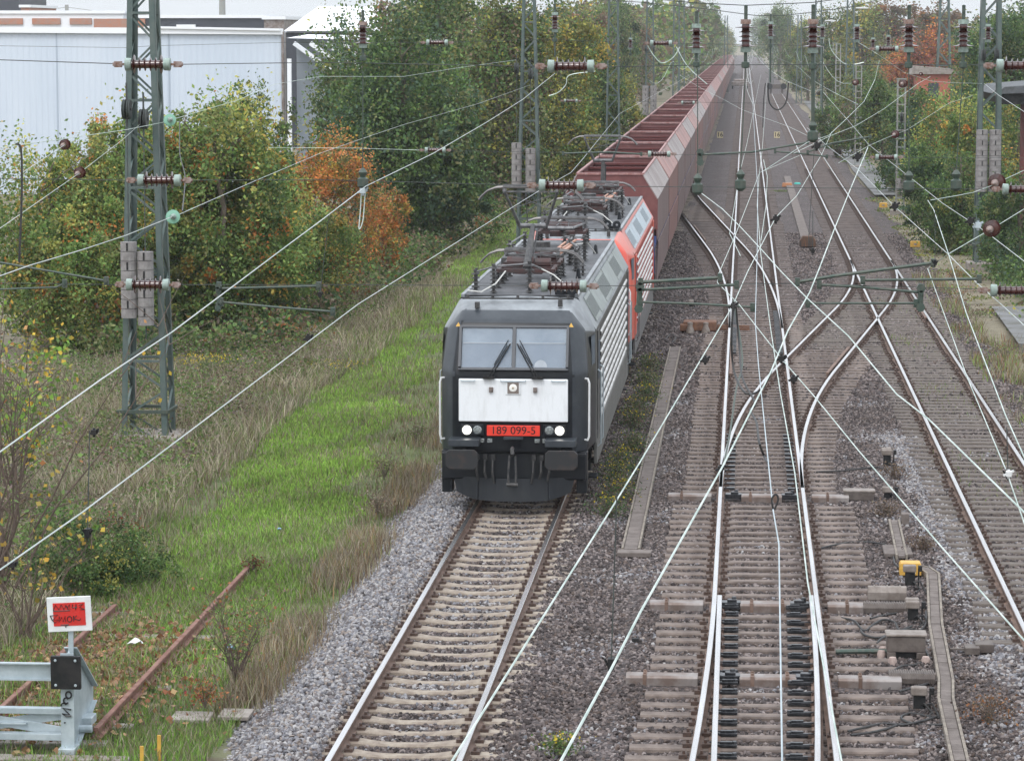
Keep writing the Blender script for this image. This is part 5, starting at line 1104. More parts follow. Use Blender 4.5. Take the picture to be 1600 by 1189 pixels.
# ================================================================ wires
def wire(name, label, cat, pts, r=0.0065, mat=None, group=None, n=5, sub=6, clamps=None):
    P = []
    for q in pts:
        px, py, sp = q
        if sp[0] == 'z': P.append(gz(px, py, float(sp[1:])))
        elif sp[0] == 'Y': P.append(aty(px, py, float(sp[1:])))
        else: P.append(atx(px, py, float(sp[1:])))
    m = MB(); m.tube(P, r * (0.58 if mat is M_WIREBRIGHT else 0.68), n); o = m.build(name, mat or M_WIRE, None, smooth=True)
    tag(o, label, cat, group)
    return o, P
WG = 'overhead line wires'
def droppers(o, P1, P2list): pass
WIRES = [
 ('messenger_wire', 'bright wire from the left edge up past the leafy bush to the centre insulator', [(-60, 742, 'X-4.0'), (0, 706, 'X-4.0'), (159, 592, 'X-4.0'), (268, 519.5, 'X-4.0'), (454, 380, 'X-4.0'), (500, 346, 'X-4.0'), (572, 291, 'X-4.0'), (677, 240, 'X-4.0'), (761, 191, 'X-4.0'), (818, 155, 'X-4.0'), (867, 115, 'X-4.0')], M_WIREBRIGHT, 0.0085),
 ('contact_wire', 'lowest bright wire from the left edge up to the raised pantograph and along the train', [(-60, 936, 'z5.68'), (0, 890, 'z5.68'), (129, 800, 'z5.68'), (560, 475, 'z5.68'), (648, 420, 'z5.68'), (820, 312, 'z5.66'), (848, 295, 'z5.66'), (892, 270, 'z5.66'), (912, 247, 'z5.66'), (938, 215, 'z5.66'), (968, 178, 'z5.66'), (1055, 131, 'z5.7'), (1120, 92, 'z5.7')], M_WIREBRIGHT, 0.0085),
 ('contact_wire', 'contact wire of the middle track lying along its right rail in view', [(1321, 1240, 'z5.68'), (1315, 1189, 'z5.68'), (1262, 910, 'z5.68'), (1242, 740, 'z5.68'), (1219, 612, 'z5.68'), (1204, 513, 'z5.68'), (1189, 400, 'z5.68'), (1183, 321, 'z5.68'), (1186, 276, 'z5.68'), (1191, 234, 'z5.68'), (1199, 123, 'z5.68')], M_WIRE, 0.0065),
 ('messenger_wire', 'grey carrier wire hanging down the middle of the middle track', [(1224, 1240, 'z6.2'), (1222, 1189, 'z6.2'), (1217, 850, 'z6.2'), (1208, 797, 'z6.2'), (1185, 570, 'z6.25'), (1180, 502, 'z6.3'), (1183, 400, 'z6.4'), (1184, 300, 'z6.6'), (1176, 160, 'z7.0'), (1170, 104, 'z7.4')], M_GALV, 0.005),
 ('contact_wire', 'pale green wire from the bottom centre beside the train up to the far right mast', [(676, 1240, 'z5.68'), (706, 1189, 'z5.68'), (952, 800, 'z5.68'), (1000, 722, 'z5.68'), (1144, 479.5, 'z5.68'), (1168, 425, 'z5.68'), (1212, 340, 'z5.68'), (1245, 306, 'z5.68'), (1284, 241.6, 'z5.68'), (1300, 206, 'z5.75')], M_WIRE, 0.0075),
 ('messenger_wire', 'pale green wire from the bottom edge through the tall dropper between the tracks', [(846, 1240, 'z6.1'), (876, 1189, 'z6.1'), (955, 1045, 'z6.1'), (1000, 957, 'z6.1'), (1060.6, 850, 'z6.15'), (1129, 729, 'z6.2'), (1204, 582, 'z6.3'), (1231, 517, 'z6.35'), (1265, 457, 'z6.45'), (1278, 425, 'z6.5'), (1303, 360, 'z6.6'), (1329, 295, 'z6.75'), (1356, 231, 'z7.0')], M_WIRE, 0.0075),
 ('contact_wire', 'wire falling from the cantilever end left of centre down to the right edge', [(1250, 243, 'z5.75'), (1187, 270, 'z5.7'), (1148, 370, 'z5.68'), (1122, 430, 'z5.68'), (1121, 442, 'z5.68'), (1155, 476, 'z5.68'), (1223, 563, 'z5.68'), (1272.5, 619.5, 'z5.68'), (1340.6, 703, 'z5.68'), (1469, 852, 'z5.68'), (1600, 1000, 'z5.68'), (1660, 1070, 'z5.68')], M_WIRE, 0.0065),
 ('messenger_wire', 'wire from the green clamp beside the wagons down across the crossing to the right edge', [(1093, 300, 'z6.4'), (1129, 327, 'z6.35'), (1157, 355, 'z6.3'), (1185.5, 385.5, 'z6.3'), (1221, 425, 'z6.25'), (1261, 466, 'z6.2'), (1325.5, 525, 'z6.2'), (1401, 616, 'z6.15'), (1450, 654, 'z6.15'), (1600, 800, 'z6.1'), (1660, 860, 'z6.1')], M_WIRE, 0.0075),
 ('contact_wire', 'steep wire dropping from the upper right cantilever tube end to the lower right edge', [(1600, 327, 'z6.4'), (1561, 351, 'z6.3'), (1542, 362, 'z6.3'), (1482, 397, 'z6.1'), (1449.5, 420, 'z5.9'), (1511, 589, 'z5.68'), (1573, 737, 'z5.68'), (1602, 822, 'z5.68')], M_WIRE, 0.0065),
 ('messenger_wire', 'steep wire from the forked clamp before the ivy down to the right edge', [(1449.5, 313, 'z6.7'), (1459, 328, 'z6.6'), (1482, 397, 'z6.4'), (1510, 490, 'z6.3'), (1571.6, 650, 'z6.2'), (1602, 718, 'z6.2')], M_WIRE, 0.0065),
 ('anchor_wire', 'wire through the upper large brown disc at the right edge', [(1610, 262, 'Y34'), (1571, 280, 'Y34'), (1553, 289, 'Y34'), (1520.5, 301, 'Y33'), (1495, 306, 'Y33'), (1454, 313, 'Y33')], M_WIRE, 0.0055),
 ('contact_wire', 'long wire sinking from the centre right towards the right edge over the siding', [(1284, 142, 'Y118'), (1325.5, 189, 'z5.9'), (1358, 227, 'z5.75'), (1473, 318, 'z5.7'), (1541, 363, 'z5.68'), (1605, 412, 'z5.68')], M_WIREBRIGHT, 0.0085),
 ('contact_wire', 'wire sinking over the siding rails from the green drop tube to the right edge', [(1261, 200, 'z5.9'), (1291, 227, 'z5.8'), (1340.6, 265, 'z5.7'), (1397, 322, 'z5.68'), (1481, 397, 'z5.68'), (1526, 442, 'z5.68'), (1568, 479, 'z5.68'), (1604, 512, 'z5.68')], M_WIREBRIGHT, 0.0085),
 ('messenger_wire', 'arched wire right of centre reaching up to the small hanging insulator', [(1374, 95, 'Y66'), (1367, 125, 'Y66'), (1350, 159, 'Y62'), (1323.6, 185, 'Y57'), (1295, 212, 'Y52'), (1261, 223, 'Y50'), (1192, 268, 'Y48')], M_WIRE, 0.0065),
 ('anchor_wire', 'wire climbing right towards the small dark disc over the bushes', [(1454, 120, 'Y95'), (1435, 130.6, 'Y92'), (1382, 170, 'Y80'), (1337, 197, 'Y72'), (1299, 212, 'Y66'), (1240, 240, 'Y60')], M_WIRE, 0.0075),
 ('anchor_wire', 'thin wire through the small disc above the path and on up to the right', [(1520, 150, 'Y110'), (1484, 161, 'Y100'), (1416, 204, 'Y84'), (1399, 210, 'Y80'), (1359.6, 227, 'Y72'), (1310, 255, 'Y64')], M_WIRE, 0.0065),
 ('messenger_wire', 'arched wire just right of the vanishing tracks', [(1175, 78, 'Y200'), (1189, 96, 'Y160'), (1206, 112, 'Y140'), (1227, 126, 'Y125'), (1265, 142, 'Y110'), (1284, 141, 'Y108')], M_WIRE, 0.009),
 ('anchor_wire', 'long shallow wire sagging from the small insulator to the ivy mast', [(1340, 66, 'Y100'), (1371, 85, 'Y98'), (1412.5, 113.5, 'Y100'), (1454, 127, 'Y105'), (1490, 130, 'Y110'), (1534, 131, 'Y116')], M_WIRE, 0.0095),
 ('anchor_wire', 'wire leaving the ivy mast downward to the right edge', [(1538, 131, 'Y116'), (1560, 149, 'Y95'), (1605, 178, 'Y70')], M_WIREBRIGHT, 0.011),
 ('anchor_wire', 'faint wire sagging from over the wagons to the green drop tube', [(1062, 118, 'Y118'), (1095, 138, 'Y105'), (1129, 155, 'Y95'), (1160, 172, 'Y85'), (1197, 185.5, 'Y78'), (1232, 198, 'Y70'), (1261, 212, 'Y60')], M_WIRE, 0.0055),
 ('contact_wire', 'slanting wire crossing leftward over the vanishing tracks', [(1189, 117, 'z5.8'), (1167, 225, 'z5.68'), (1155, 274, 'z5.68'), (1146, 330, 'z5.68'), (1140, 365, 'z5.68'), (1157, 400, 'z5.68')], M_WIRE, 0.0065),
 ('messenger_wire', 'short upright wire beside the slanting one over the middle track', [(1193, 250, 'z6.6'), (1199, 276, 'z6.4'), (1197, 321, 'z6.3'), (1189, 376, 'z6.2')], M_WIRE, 0.0055),
 ('anchor_wire', 'wire with two turquoise clamps passing through both green discs, lower one', [(-30, 442, 'Y20'), (46, 415, 'Y23'), (130, 390, 'Y27'), (198, 367.5, 'Y31'), (270, 338.5, 'Y36'), (282.7, 334, 'Y38'), (399, 282.7, 'Y50'), (500, 240, 'Y62'), (560, 219, 'Y70'), (631, 195, 'Y82'), (747, 162.5, 'Y102'), (829, 133, 'Y116')], M_WIREBRIGHT, 0.0085),
 ('anchor_wire', 'thin wire through the upper green disc towards the tree tops', [(-30, 236, 'Y45'), (0, 231.5, 'Y46'), (198, 203, 'Y58'), (252.6, 192, 'Y62'), (371, 157, 'Y70'), (430, 132, 'Y78'), (500, 120, 'Y85'), (631, 120, 'Y100'), (719, 106, 'Y108'), (807, 94, 'Y116')], M_WIRE, 0.009),
 ('anchor_wire', 'wire with a dark disc from the left edge to the bush top, upper one', [(-20, 303, 'Y38'), (0, 293, 'Y39'), (102, 226, 'Y50'), (117, 212, 'Y53'), (147, 184, 'Y60')], M_WIREBRIGHT, 0.008),
 ('anchor_wire', 'wire with a dark disc from the left edge up to the mast wheel', [(-20, 367, 'Y38'), (0, 357, 'Y39'), (125, 270, 'Y50'), (134, 263, 'Y52'), (191, 219, 'Y60'), (221, 192.6, 'Y64')], M_WIREBRIGHT, 0.008),
 ('span_wire', 'topmost dark cable of the row of hanging insulators', [(860, -14, 'Y33'), (1000, -3, 'Y33'), (1043, 1, 'Y33'), (1085, 5, 'Y33'), (1165, 9, 'Y33'), (1269, 4.5, 'Y33'), (1300, 0.5, 'Y33'), (1350, -8, 'Y33')], M_WIREDARK, 0.007),
 ('span_wire', 'dark sagging cable behind the hanging insulators', [(860, -4, 'Y40'), (1000, 4, 'Y40'), (1090, 13, 'Y40'), (1182, 25, 'Y40'), (1227, 24.5, 'Y40'), (1271, 19.5, 'Y40'), (1338, 10, 'Y40'), (1378, -2, 'Y40')], M_WIREDARK, 0.007),
 ('span_wire', 'upper cross wire from the left edge to the first inline insulator', [(-20, 93, 'Y33'), (0, 94, 'Y33'), (178, 100, 'Y33')], M_WIREDARK, 0.0075),
 ('span_wire', 'upper cross wire between the two long inline insulators', [(286, 101, 'Y33'), (500, 98, 'Y33'), (836, 104, 'Y33')], M_WIREDARK, 0.0065),
 ('span_wire', 'upper cross wire from the centre insulator to the right edge', [(948, 105, 'Y33'), (1100, 102, 'Y33'), (1300, 101.5, 'Y33'), (1540, 102, 'Y33')], M_WIREDARK, 0.0065),
 ('span_wire', 'middle cross wire from the left edge to the mast', [(-20, 279, 'Y33'), (197, 282, 'Y33')], M_WIREDARK, 0.0055),
 ('span_wire', 'middle cross wire over bush and orange tree', [(302, 282, 'Y33'), (500, 281, 'Y33'), (823, 290, 'Y33')], M_WIREDARK, 0.0055),
 ('span_wire', 'middle cross wire over tracks to the right edge', [(930, 291, 'Y33'), (1150, 293, 'Y33'), (1550, 296, 'Y33')], M_WIREDARK, 0.0055),
 ('span_wire', 'lower cross wire behind the lowest left insulator', [(-20, 442, 'Y33'), (180, 445, 'Y33')], M_WIREDARK, 0.0055),
 ('span_wire', 'lower cross wire over the grass to the dark locomotive', [(284, 445, 'Y33'), (560, 445, 'Y33'), (827, 447, 'Y33')], M_WIREDARK, 0.0055),
 ('span_wire', 'lower cross wire right of the locomotive', [(936, 447, 'Y33'), (1250, 443, 'Y33'), (1530, 452, 'Y33')], M_WIREDARK, 0.0055),
 ('span_wire', 'thin cross wire over the factory wall, second span', [(-10, 72, 'Y66'), (196, 75, 'Y66'), (240, 72, 'Y66'), (440, 67, 'Y66'), (657, 67, 'Y66')], M_WIREDARK, 0.006),
 ('span_wire', 'thin cross wire of the second span through the top centre', [(709, 66, 'Y66'), (850, 62, 'Y66'), (1007, 68, 'Y66')], M_WIREDARK, 0.006),
 ('span_wire', 'thin cross wire of the second span over the far tracks', [(1059, 69, 'Y66'), (1200, 70, 'Y66'), (1359, 76, 'Y66')], M_WIREDARK, 0.006),
 ('span_wire', 'thin lower cross wire of the second span behind the orange tree', [(420, 231, 'Y66'), (560, 232, 'Y66'), (655, 235, 'Y66')], M_WIRE, 0.006),
 ('span_wire', 'thin lower cross wire of the second span before the wagons', [(705, 236, 'Y66'), (900, 239, 'Y66'), (1003, 241, 'Y66')], M_WIREDARK, 0.006),
 ('span_wire', 'thin lower cross wire of the second span over the tracks', [(1057, 242, 'Y66'), (1250, 243, 'Y66'), (1359, 245, 'Y66')], M_WIREDARK, 0.006),
 ('span_wire', 'thin lower cross wire of the second span over the ivy', [(1411, 247, 'Y66'), (1500, 247, 'Y66'), (1605, 247, 'Y66')], M_WIREDARK, 0.006),
 ('span_wire', 'far thin cross wire of the third span', [(700, 150, 'Y117'), (876, 157, 'Y117'), (1059, 160, 'Y117'), (1300, 163, 'Y117'), (1450, 160, 'Y117')], M_WIREDARK, 0.008),
]
for (nm, lb, pts, mt, r) in WIRES:
    wire(nm, lb, 'wire', pts, r, mt, WG)
# far wires of the long perspective
for k, (x, z) in enumerate(((T2, 5.68), (T3, 5.68), (T2, 7.2), (T3, 7.2), (T1, 7.2))):
    m = MB(); P = []
    for i in range(60):
        y = 130 + i * 8; zz = z - (0.9 * math.sin(PI * ((y - 117) % 65) / 65) if z > 6 else 0); P.append((x + 0.3 * math.sin(y / 40), y, zz))
    m.tube(P, 0.008, 4); tag(m.build('far_wire', M_WIRE), ['far contact wire over the middle track', 'far contact wire over the siding', 'far sagging carrier wire over the middle track', 'far sagging carrier wire over the siding', 'far sagging carrier wire over the train'][k], 'wire', WG)
# vertical rods (droppers of the spans)
def rod(px, y0, y1, Y, label, r=0.006, mat=None, fit=True, px2=None):
    a = aty(px, y0, Y); b = aty(px2 or px, y1, Y); e = empty('dropper_rod', tuple(b), label, 'dropper', 'droppers')
    m = MB(); m.tube([Vector(a) - b, (0, 0, 0.16 if fit else 0)], r, 6); m.build('rod', mat or M_FIT, e)
    if fit:
        m = MB(); m.lathe([(0, 0.17), (0.02, 0.16), (0.05, 0.12), (0.03, 0.07), (0.06, 0.05), (0.06, -0.03), (0.025, -0.06), (0, -0.06)], 10); m.build('clamp', M_FIT, e, smooth=True)
    return e
rod(567, 112, 287, YA, 'long thin rod under the lone insulator over the orange tree')
rod(1090, 108, 296, YA, 'long thin rod with green clamp hanging before the wagons')
rod(1165, 108, 290, YA, 'thin rod with green clamp over the middle track', px2=1157)
rod(1270, 106, 214, YA, 'thick green drop tube over the siding', 0.022)
rod(1420, 106, 292, YA, 'thin rod before the ivy, left of two')
rod(1505, 106, 290, YA, 'thin rod before the ivy, right of two', px2=1494)
rod(867, 60, 90, YB, 'short green rod under the small insulator by the train mast', 0.02, fit=False)
rod(1204, 62, 130, YB, 'green rod right of the vanishing tracks', 0.02, fit=False)
rod(1285, 64, 180, YB, 'long green rod behind the drop tube', 0.018, fit=False)
rod(1339, 66, 82, YB, 'short green rod above the pale ladder mast', 0.02, fit=False)
for (px, y0, y1, Y, l, px2) in ((140, 672, 832, 18, 'thin dropper at the left edge under the carrier wire', 137), (514, 336, 460, 30, 'thin dark dropper right of the orange tree', 500), (964, 770, 1036, 14, 'thin dropper in the gravel between train and middle track', 955), (1103, 552, 556, 22, 'tiny dropper clamp on the long pale wire', None),
                       (1573, 668, 740, 19, 'dropper between the two steep wires on the right edge', 1575), (1461, 330, 410, 30, 'thin rod under the forked clamp before the brown weeds', None), (1263, 380, 190, 33, 'very thin rod over the gravel by the rusty box', 1275), (1270, 330, 392, 31, 'thin dropper beside the siding rails', None)):
    rod(px, y0, y1, Y, l, 0.0035, M_WIREDARK, False, px2)
    if y1 > y0 + 10:
        p = aty(px2 or px, y1, Y); m = MB(); m.box(p, (0.03, 0.06, 0.05)); m.tube([p + Vector((-0.03, 0, 0.02)), p + Vector((0, 0, -0.04)), p + Vector((0.03, 0, 0.02))], 0.006, 5); tag(m.build('wire_clamp', M_BLACK), l.replace('dropper', 'clamp').replace('rod', 'clamp') + ', at its foot', 'clamp')
# discs
disc_insulator(265, 188, 62, 9.5, (-0.3, 0.9, -0.1), M_GLASSG, 'upper green glass disc beside the big left mast', 'Y')
disc_insulator(270, 339, 36, 11, (-0.25, 0.9, -0.1), M_GLASSG, 'lower green glass disc beside the big left mast', 'Y')
disc_insulator(102, 226, 50, 8.5, (0.25, 0.9, 0.1), M_PORC, 'upper dark disc left of the mast, before the factory wall', 'Y')
disc_insulator(125, 270, 50, 9, (0.25, 0.9, 0.1), M_PORC, 'lower dark disc left of the mast, over the bush', 'Y')
disc_insulator(1558, 285, 34, 13, (0.35, 0.9, 0.05), M_PORC, 'upper of the two large brown discs by the right edge', 'Y')
disc_insulator(1550, 357, 34, 13, (0.35, 0.9, 0.05), M_PORC, 'lower of the two large brown discs by the right edge', 'Y')
disc_insulator(1399, 210, 80, 6, (0.4, 0.9, 0.05), M_PORC, 'small disc over the pale ladder mast', 'Y')
disc_insulator(1411, 131, 90, 6.5, (0.3, 0.9, 0.05), M_PORC, 'dark disc above the bushes right of the ladder mast', 'Y')
disc_insulator(1337, 129, 90, 5, (0.3, 0.9, 0.05), M_PORC, 'small dark disc above the bushes left of the ladder mast', 'Y')
disc_insulator(1439, 116, 120, 3, (0.3, 0.9, 0.05), M_PORC, 'tiny disc before the red hut', 'Y')
# steady arms / cantilever tubes
def arm(pts, Y, r, label, extras=(), mat=None):
    P = [aty(px, py, Y if len(q) == 0 else q[0]) for (px, py, *q) in pts]; e = empty('registration_arm', tuple(P[0]), label, 'registration arm', 'registration arms of the overhead line')
    m = MB(); m.tube([p - P[0] for p in P], r, 8); m.build('tube', mat or M_FIT, e, smooth=True)
    for i in (0, len(P) - 1):
        q = P[i] - P[0]; m = MB(); m.box(q, (0.05, 0.05, 0.09)); m.lathe([(0, 0.03), (r * 1.6, 0.03), (r * 1.6, -0.03), (0, -0.03)], 8, q + Vector((0, -0.02, 0)), (0, 1, 0)); m.build('joint', M_FIT, e)
    return e
arm([(-20, 407), (166, 439)], 33, 0.012, 'upper tube coming in from the left edge to the mast insulator')
arm([(-20, 453), (88, 449), (101, 443)], 33, 0.010, 'lower tube at the left edge, below the upper one')
arm([(341, 451), (498, 447)], 33, 0.013, 'upper tube of the pair over the bush foot')
arm([(345, 472), (430, 480), (520, 487)], 33, 0.012, 'lower tube of the pair over the bush foot, ending at the bright wire')
arm([(342, 447), (341, 480)], 33, 0.02, 'short upright bracket joining the pair of tubes over the bush')
arm([(1001, 441), (1125, 434)], 33, 0.019, 'upper tube from the locomotive roof towards the tracks')
arm([(1000, 453), (1151, 445)], 33, 0.016, 'second tube just below, over the gravel beside the red engine')
arm([(1001, 472), (1090, 475), (1176, 480)], 33, 0.013, 'lowest thin tube beside the red engine')
arm([(1000, 448), (998, 482)], 33, 0.03, 'short upright bracket in front of the red engine')
arm([(1246, 441), (1300, 432), (1458, 411)], 33, 0.018, 'rising tube over the siding crossing')
arm([(1348, 438), (1440, 437), (1530, 436)], 33, 0.015, 'level tube over the siding crossing')
arm([(1280, 445), (1350, 449), (1439, 457)], 33, 0.015, 'sloping tube below the rising one over the siding')
arm([(1262, 474), (1431, 474)], 33, 0.012, 'thin level tube over the siding rails')
arm([(1439, 450), (1438, 480)], 33, 0.03, 'short upright bracket at the right rail of the siding')
arm([(1093, 242), (1174, 238), (1262, 223)], 66, 0.022, 'long far tube crossing the tracks over the kilometre signs')
arm([(1094, 238), (1094, 254)], 66, 0.05, 'small green bracket beside the wagons', mat=M_FIT)
arm([(1211, 237), (1260, 241), (1292, 245)], 66, 0.018, 'far tube ending at the clamp over the siding')
arm([(1262, 238), (1300, 224), (1360, 214)], 66, 0.018, 'far tube rising to the right of the drop tube')
arm([(880, 240), (950, 238), (1002, 241)], 66, 0.018, 'far tube before the first wagon end')
# hanging black cables
def cable(label, pts, r=0.012, mat=None, cat='cable', name='hanging_cable'):
    m = MB(); P = [aty(a, b, c) for (a, b, c) in pts]
    # smooth by subdividing with Catmull-Rom
    Q = []
    for i in range(len(P) - 1):
        p0, p1, p2, p3 = P[max(i - 1, 0)], P[i], P[i + 1], P[min(i + 2, len(P) - 1)]
        for k in range(6):
            t = k / 6; Q.append(0.5 * ((2 * p1) + (p2 - p0) * t + (2 * p0 - 5 * p1 + 4 * p2 - p3) * t * t + (3 * p1 - p0 - 3 * p2 + p3) * t ** 3))
    Q.append(P[-1]); m.tube(Q, r, 6); return tag(m.build(name, mat or M_RUBBER, smooth=True), label, cat, 'hanging cables')
cable('black cable loop hanging from the wire crossing over the middle track', [(1146, 475, 30), (1143, 530, 30), (1147, 580, 30), (1165, 614, 29), (1190, 608, 29), (1205, 580, 28)], 0.011)
cable('second black cable loop hanging close to the first one', [(1150, 478, 30), (1155, 540, 30), (1160, 590, 29), (1180, 630, 28), (1172, 640, 28), (1182, 660, 26), (1186, 690, 25), (1195, 715, 25), (1200, 722, 24)], 0.010)
cable('thin looping cable by the carrier wire over the middle track', [(1208, 795, 14), (1206, 780, 14), (1212, 772, 14), (1216, 780, 14), (1210, 796, 14)], 0.005)
cable('green-grey hanging cable left of the middle track', [(1146, 470, 32), (1160, 560, 31), (1150, 610, 30), (1140, 680, 28), (1130, 728, 27)], 0.009, M_FIT)
cable('far black cable loops hanging between the masts right of the vanishing point', [(1200, 130, 90), (1202, 160, 90), (1215, 172, 90), (1228, 160, 90), (1232, 130, 90)], 0.025)
cable('far black cable drop beside the loops', [(1192, 200, 88), (1193, 160, 88), (1196, 130, 88)], 0.014)
cable('white looping jumper before the orange tree', [(565, 292, 33), (563, 330, 33), (561, 358, 33), (567, 345, 33), (570, 310, 33), (572, 292, 33)], 0.006, M_WIRE)
cable('dark jumper hanging left of the mast at the left edge', [(25, 225, 36), (33, 235, 36), (34, 300, 36), (32, 360, 36), (30, 410, 36)], 0.014)
cable('thin jumper hanging beside the mast over the bush', [(281, 190, 60), (281, 240, 55), (289, 275, 50), (285, 330, 38)], 0.009)
cable('pale jumper arc under the top centre insulator', [(858, 150, 64), (872, 145, 64), (884, 133, 64), (890, 118, 64), (930, 112, 64)], 0.009, M_WIRE)
cable('pale arc between the masts left of the train top', [(1012, 72, 66), (1022, 88, 66), (1035, 99, 66), (1052, 90, 66), (1062, 74, 66)], 0.010, M_WIRE)
cable('pale crossing arc falling from the small centre insulator', [(1057, 74, 66), (1068, 95, 66), (1080, 110, 66), (1093, 122, 66), (1105, 132, 66)], 0.010, M_WIRE)
cable('arc between masts above the far bushes', [(1295, 60, 110), (1300, 80, 110), (1322, 101, 110), (1350, 98, 110)], 0.014, M_WIRE)
# clamps on the crossings
m0 = None
for k, (px, py, Y, l) in enumerate(((1146, 478, 31, 'cluster of clamps where many wires cross left of centre'), (1221, 560, 26, 'clamp where wires cross over the near frog'), (1102, 562, 23, 'dark clamp on the long pale wire beside the cable duct'), (1126, 732, 22, 'dark double clamp beside the left rail'), (1276, 228, 50, 'cluster of clamps under the green drop tube'),
                                 (1212, 342, 47, 'clamp where two wires part over the middle track'), (1340, 245, 46, 'small clamp on the sinking wire'), (1398, 322, 37, 'small clamp on the wire over the siding'), (1516, 345, 33, 'dark clamp at the upright before the ivy'), (1528, 352, 33, 'bright turnbuckle beside the ivy mast'), (20, 882, 19, 'dark clamp near the end of the lowest left wire'), (147, 675, 22, 'dark clamp on the left carrier wire'), (482, 528, 30, 'dark clamp on the lowest left wire over the grass'), (1576, 740, 17, 'white insulating clamp at the right edge'), (1240, 592, 24, 'small clamp on the lower right wire'), (567, 298, 33, 'silver clamp where rod and carrier wire meet'))):
    p = aty(px, py, Y); s = Y / 30; m = MB(); m.box((0, 0, 0), (0.05 * s, 0.09 * s, 0.05 * s)); m.bar((-0.05 * s, 0, -0.02 * s), (0.05 * s, 0, 0.03 * s), 0.02 * s); m.lathe([(0, 0.04 * s), (0.014 * s, 0.04 * s), (0.014 * s, -0.05 * s), (0, -0.05 * s)], 6); m.lathe([(0, 0.03 * s), (0.02 * s, 0.03 * s), (0.02 * s, -0.03 * s), (0, -0.03 * s)], 6, (0.02 * s, 0.03 * s, 0), (0, 1, 0))
    o = m.build('wire_clamp', M_WHITE if k == 13 else (M_GALV if k in (9, 15) else M_BLACK)); o.location = p; tag(o, l, 'clamp', 'wire clamps')
# ================================================================ trackside equipment
def poly_duct(name, label, pts, wd, z=0.06, lid=0.5, mat=None):
    """concrete cable trough with lids following pts"""
    e = empty(name, (pts[0][0], pts[0][1], 0), label, 'cable duct'); o0 = Vector((pts[0][0], pts[0][1], 0))
    P = [Vector((p[0], p[1], 0)) for p in pts]; lids = MB(); side = MB()
    for a, b in zip(P[:-1], P[1:]):
        d = b - a; L = d.length; d /= L; n = Vector((d.y, -d.x, 0)); k = max(1, int(round(L / lid)))
        for i in range(k):
            p = a + d * (i * L / k + 0.006) - o0; q = a + d * ((i + 1) * L / k - 0.006) - o0; dz = random.uniform(-0.006, 0.006)
            lids.bar(p + Vector((0, 0, z + dz)), q + Vector((0, 0, z + dz + random.uniform(-.004, .004))), wd - 0.08, 0.04)
        for s in (-1, 1): side.bar(a - o0 + n * s * (wd / 2 - 0.015) + Vector((0, 0, z - 0.03)), b - o0 + n * s * (wd / 2 - 0.015) + Vector((0, 0, z - 0.03)), 0.035, 0.13)
    lids.build('lid', mat or M_CONC, e); side.build('trough', M_CONCB, e)
M_CONCB = pm('light_trough_concrete', (0.25, 0.215, 0.175), 0.85, 0, (0.15, 0.125, 0.105), 6, 0.3)
M_CONCL = pm('brown_dusty_lid', (0.17, 0.142, 0.128), 0.9, 0, (0.105, 0.085, 0.075), 4, 0.3)
poly_duct('cable_duct', 'straight brown concrete cable duct between the train and the middle track', [(-1.82, 50.4), (-1.83, 60), (-1.84, 72), (-1.84, 84)], 0.30, 0.05, 1.0, M_CONCL)
m = MB(); m.box((-1.75, 50.1, 0.04), (0.55, 0.35, 0.08)); tag(m.build('concrete_slab', M_CONCL, bevel=0.01), 'small flat slab at the near end of the straight cable duct', 'slab')
q = lambda a, b: tuple(gz(a, b, 0.08))[:2]
poly_duct('cable_duct', 'kinked pale concrete cable duct beside the switch drives at the bottom right', [q(1508, 1215), q(1500, 1189), q(1478, 1092), q(1478, 1062), q(1462, 975), q(1458, 897), q(1444, 888), q(1432, 886)], 0.21, 0.07, 0.55, M_CONCL)
poly_duct('cable_duct', 'short piece of cable duct above the yellow box', [q(1409, 868), q(1397, 812)], 0.19, 0.06, 0.5, M_CONCL)
m = MB(); m.box((*q(1402, 858), 0.05), (0.46, 0.9, 0.06)); tag(m.build('concrete_slab', M_CONCL, bevel=0.01), 'flat slab crossing the short duct above the yellow box', 'slab')
m = MB(); m.box((*q(1414, 812), 0.1), (0.14, 0.22, 0.2)); tag(m.build('concrete_block', M_CONCL, bevel=0.015), 'small brown block at the top of the short duct', 'block')
# yellow box
e = empty('junction_box', (*q(1422, 893), 0.0), 'yellow box with a white label beside the kinked duct', 'box')
m = MB(); m.prism([(-0.17, 0.04), (-0.17, 0.2), (-0.15, 0.24), (0.15, 0.24), (0.17, 0.2), (0.17, 0.04)], -0.14, 0.14, 'y'); m.build('housing', M_YELLOW, e, bevel=0.012)
m = MB(); m.box((0, -0.146, 0.1), (0.15, 0.006, 0.055)); m.build('label_plate', M_WHITE, e)
for (px, py, l) in ((1430, 378, 'yellow marker box on the gravel beyond the siding, nearer one'), (1380, 317, 'yellow marker box on the gravel beyond the siding, farther one')):
    e = empty('marker_box', (*q(px, py + 5), 0.0), l, 'box', 'yellow marker boxes'); m = MB(); m.prism([(-0.2, 0), (-0.2, 0.2), (-0.17, 0.24), (0.17, 0.24), (0.2, 0.2), (0.2, 0)], -0.12, 0.12, 'y'); m.build('housing', M_YELLOW, e, bevel=0.015)
    m = MB(); m.box((0, -0.126, 0.12), (0.12, 0.006, 0.08)); m.build('label_plate', M_CONC, e)
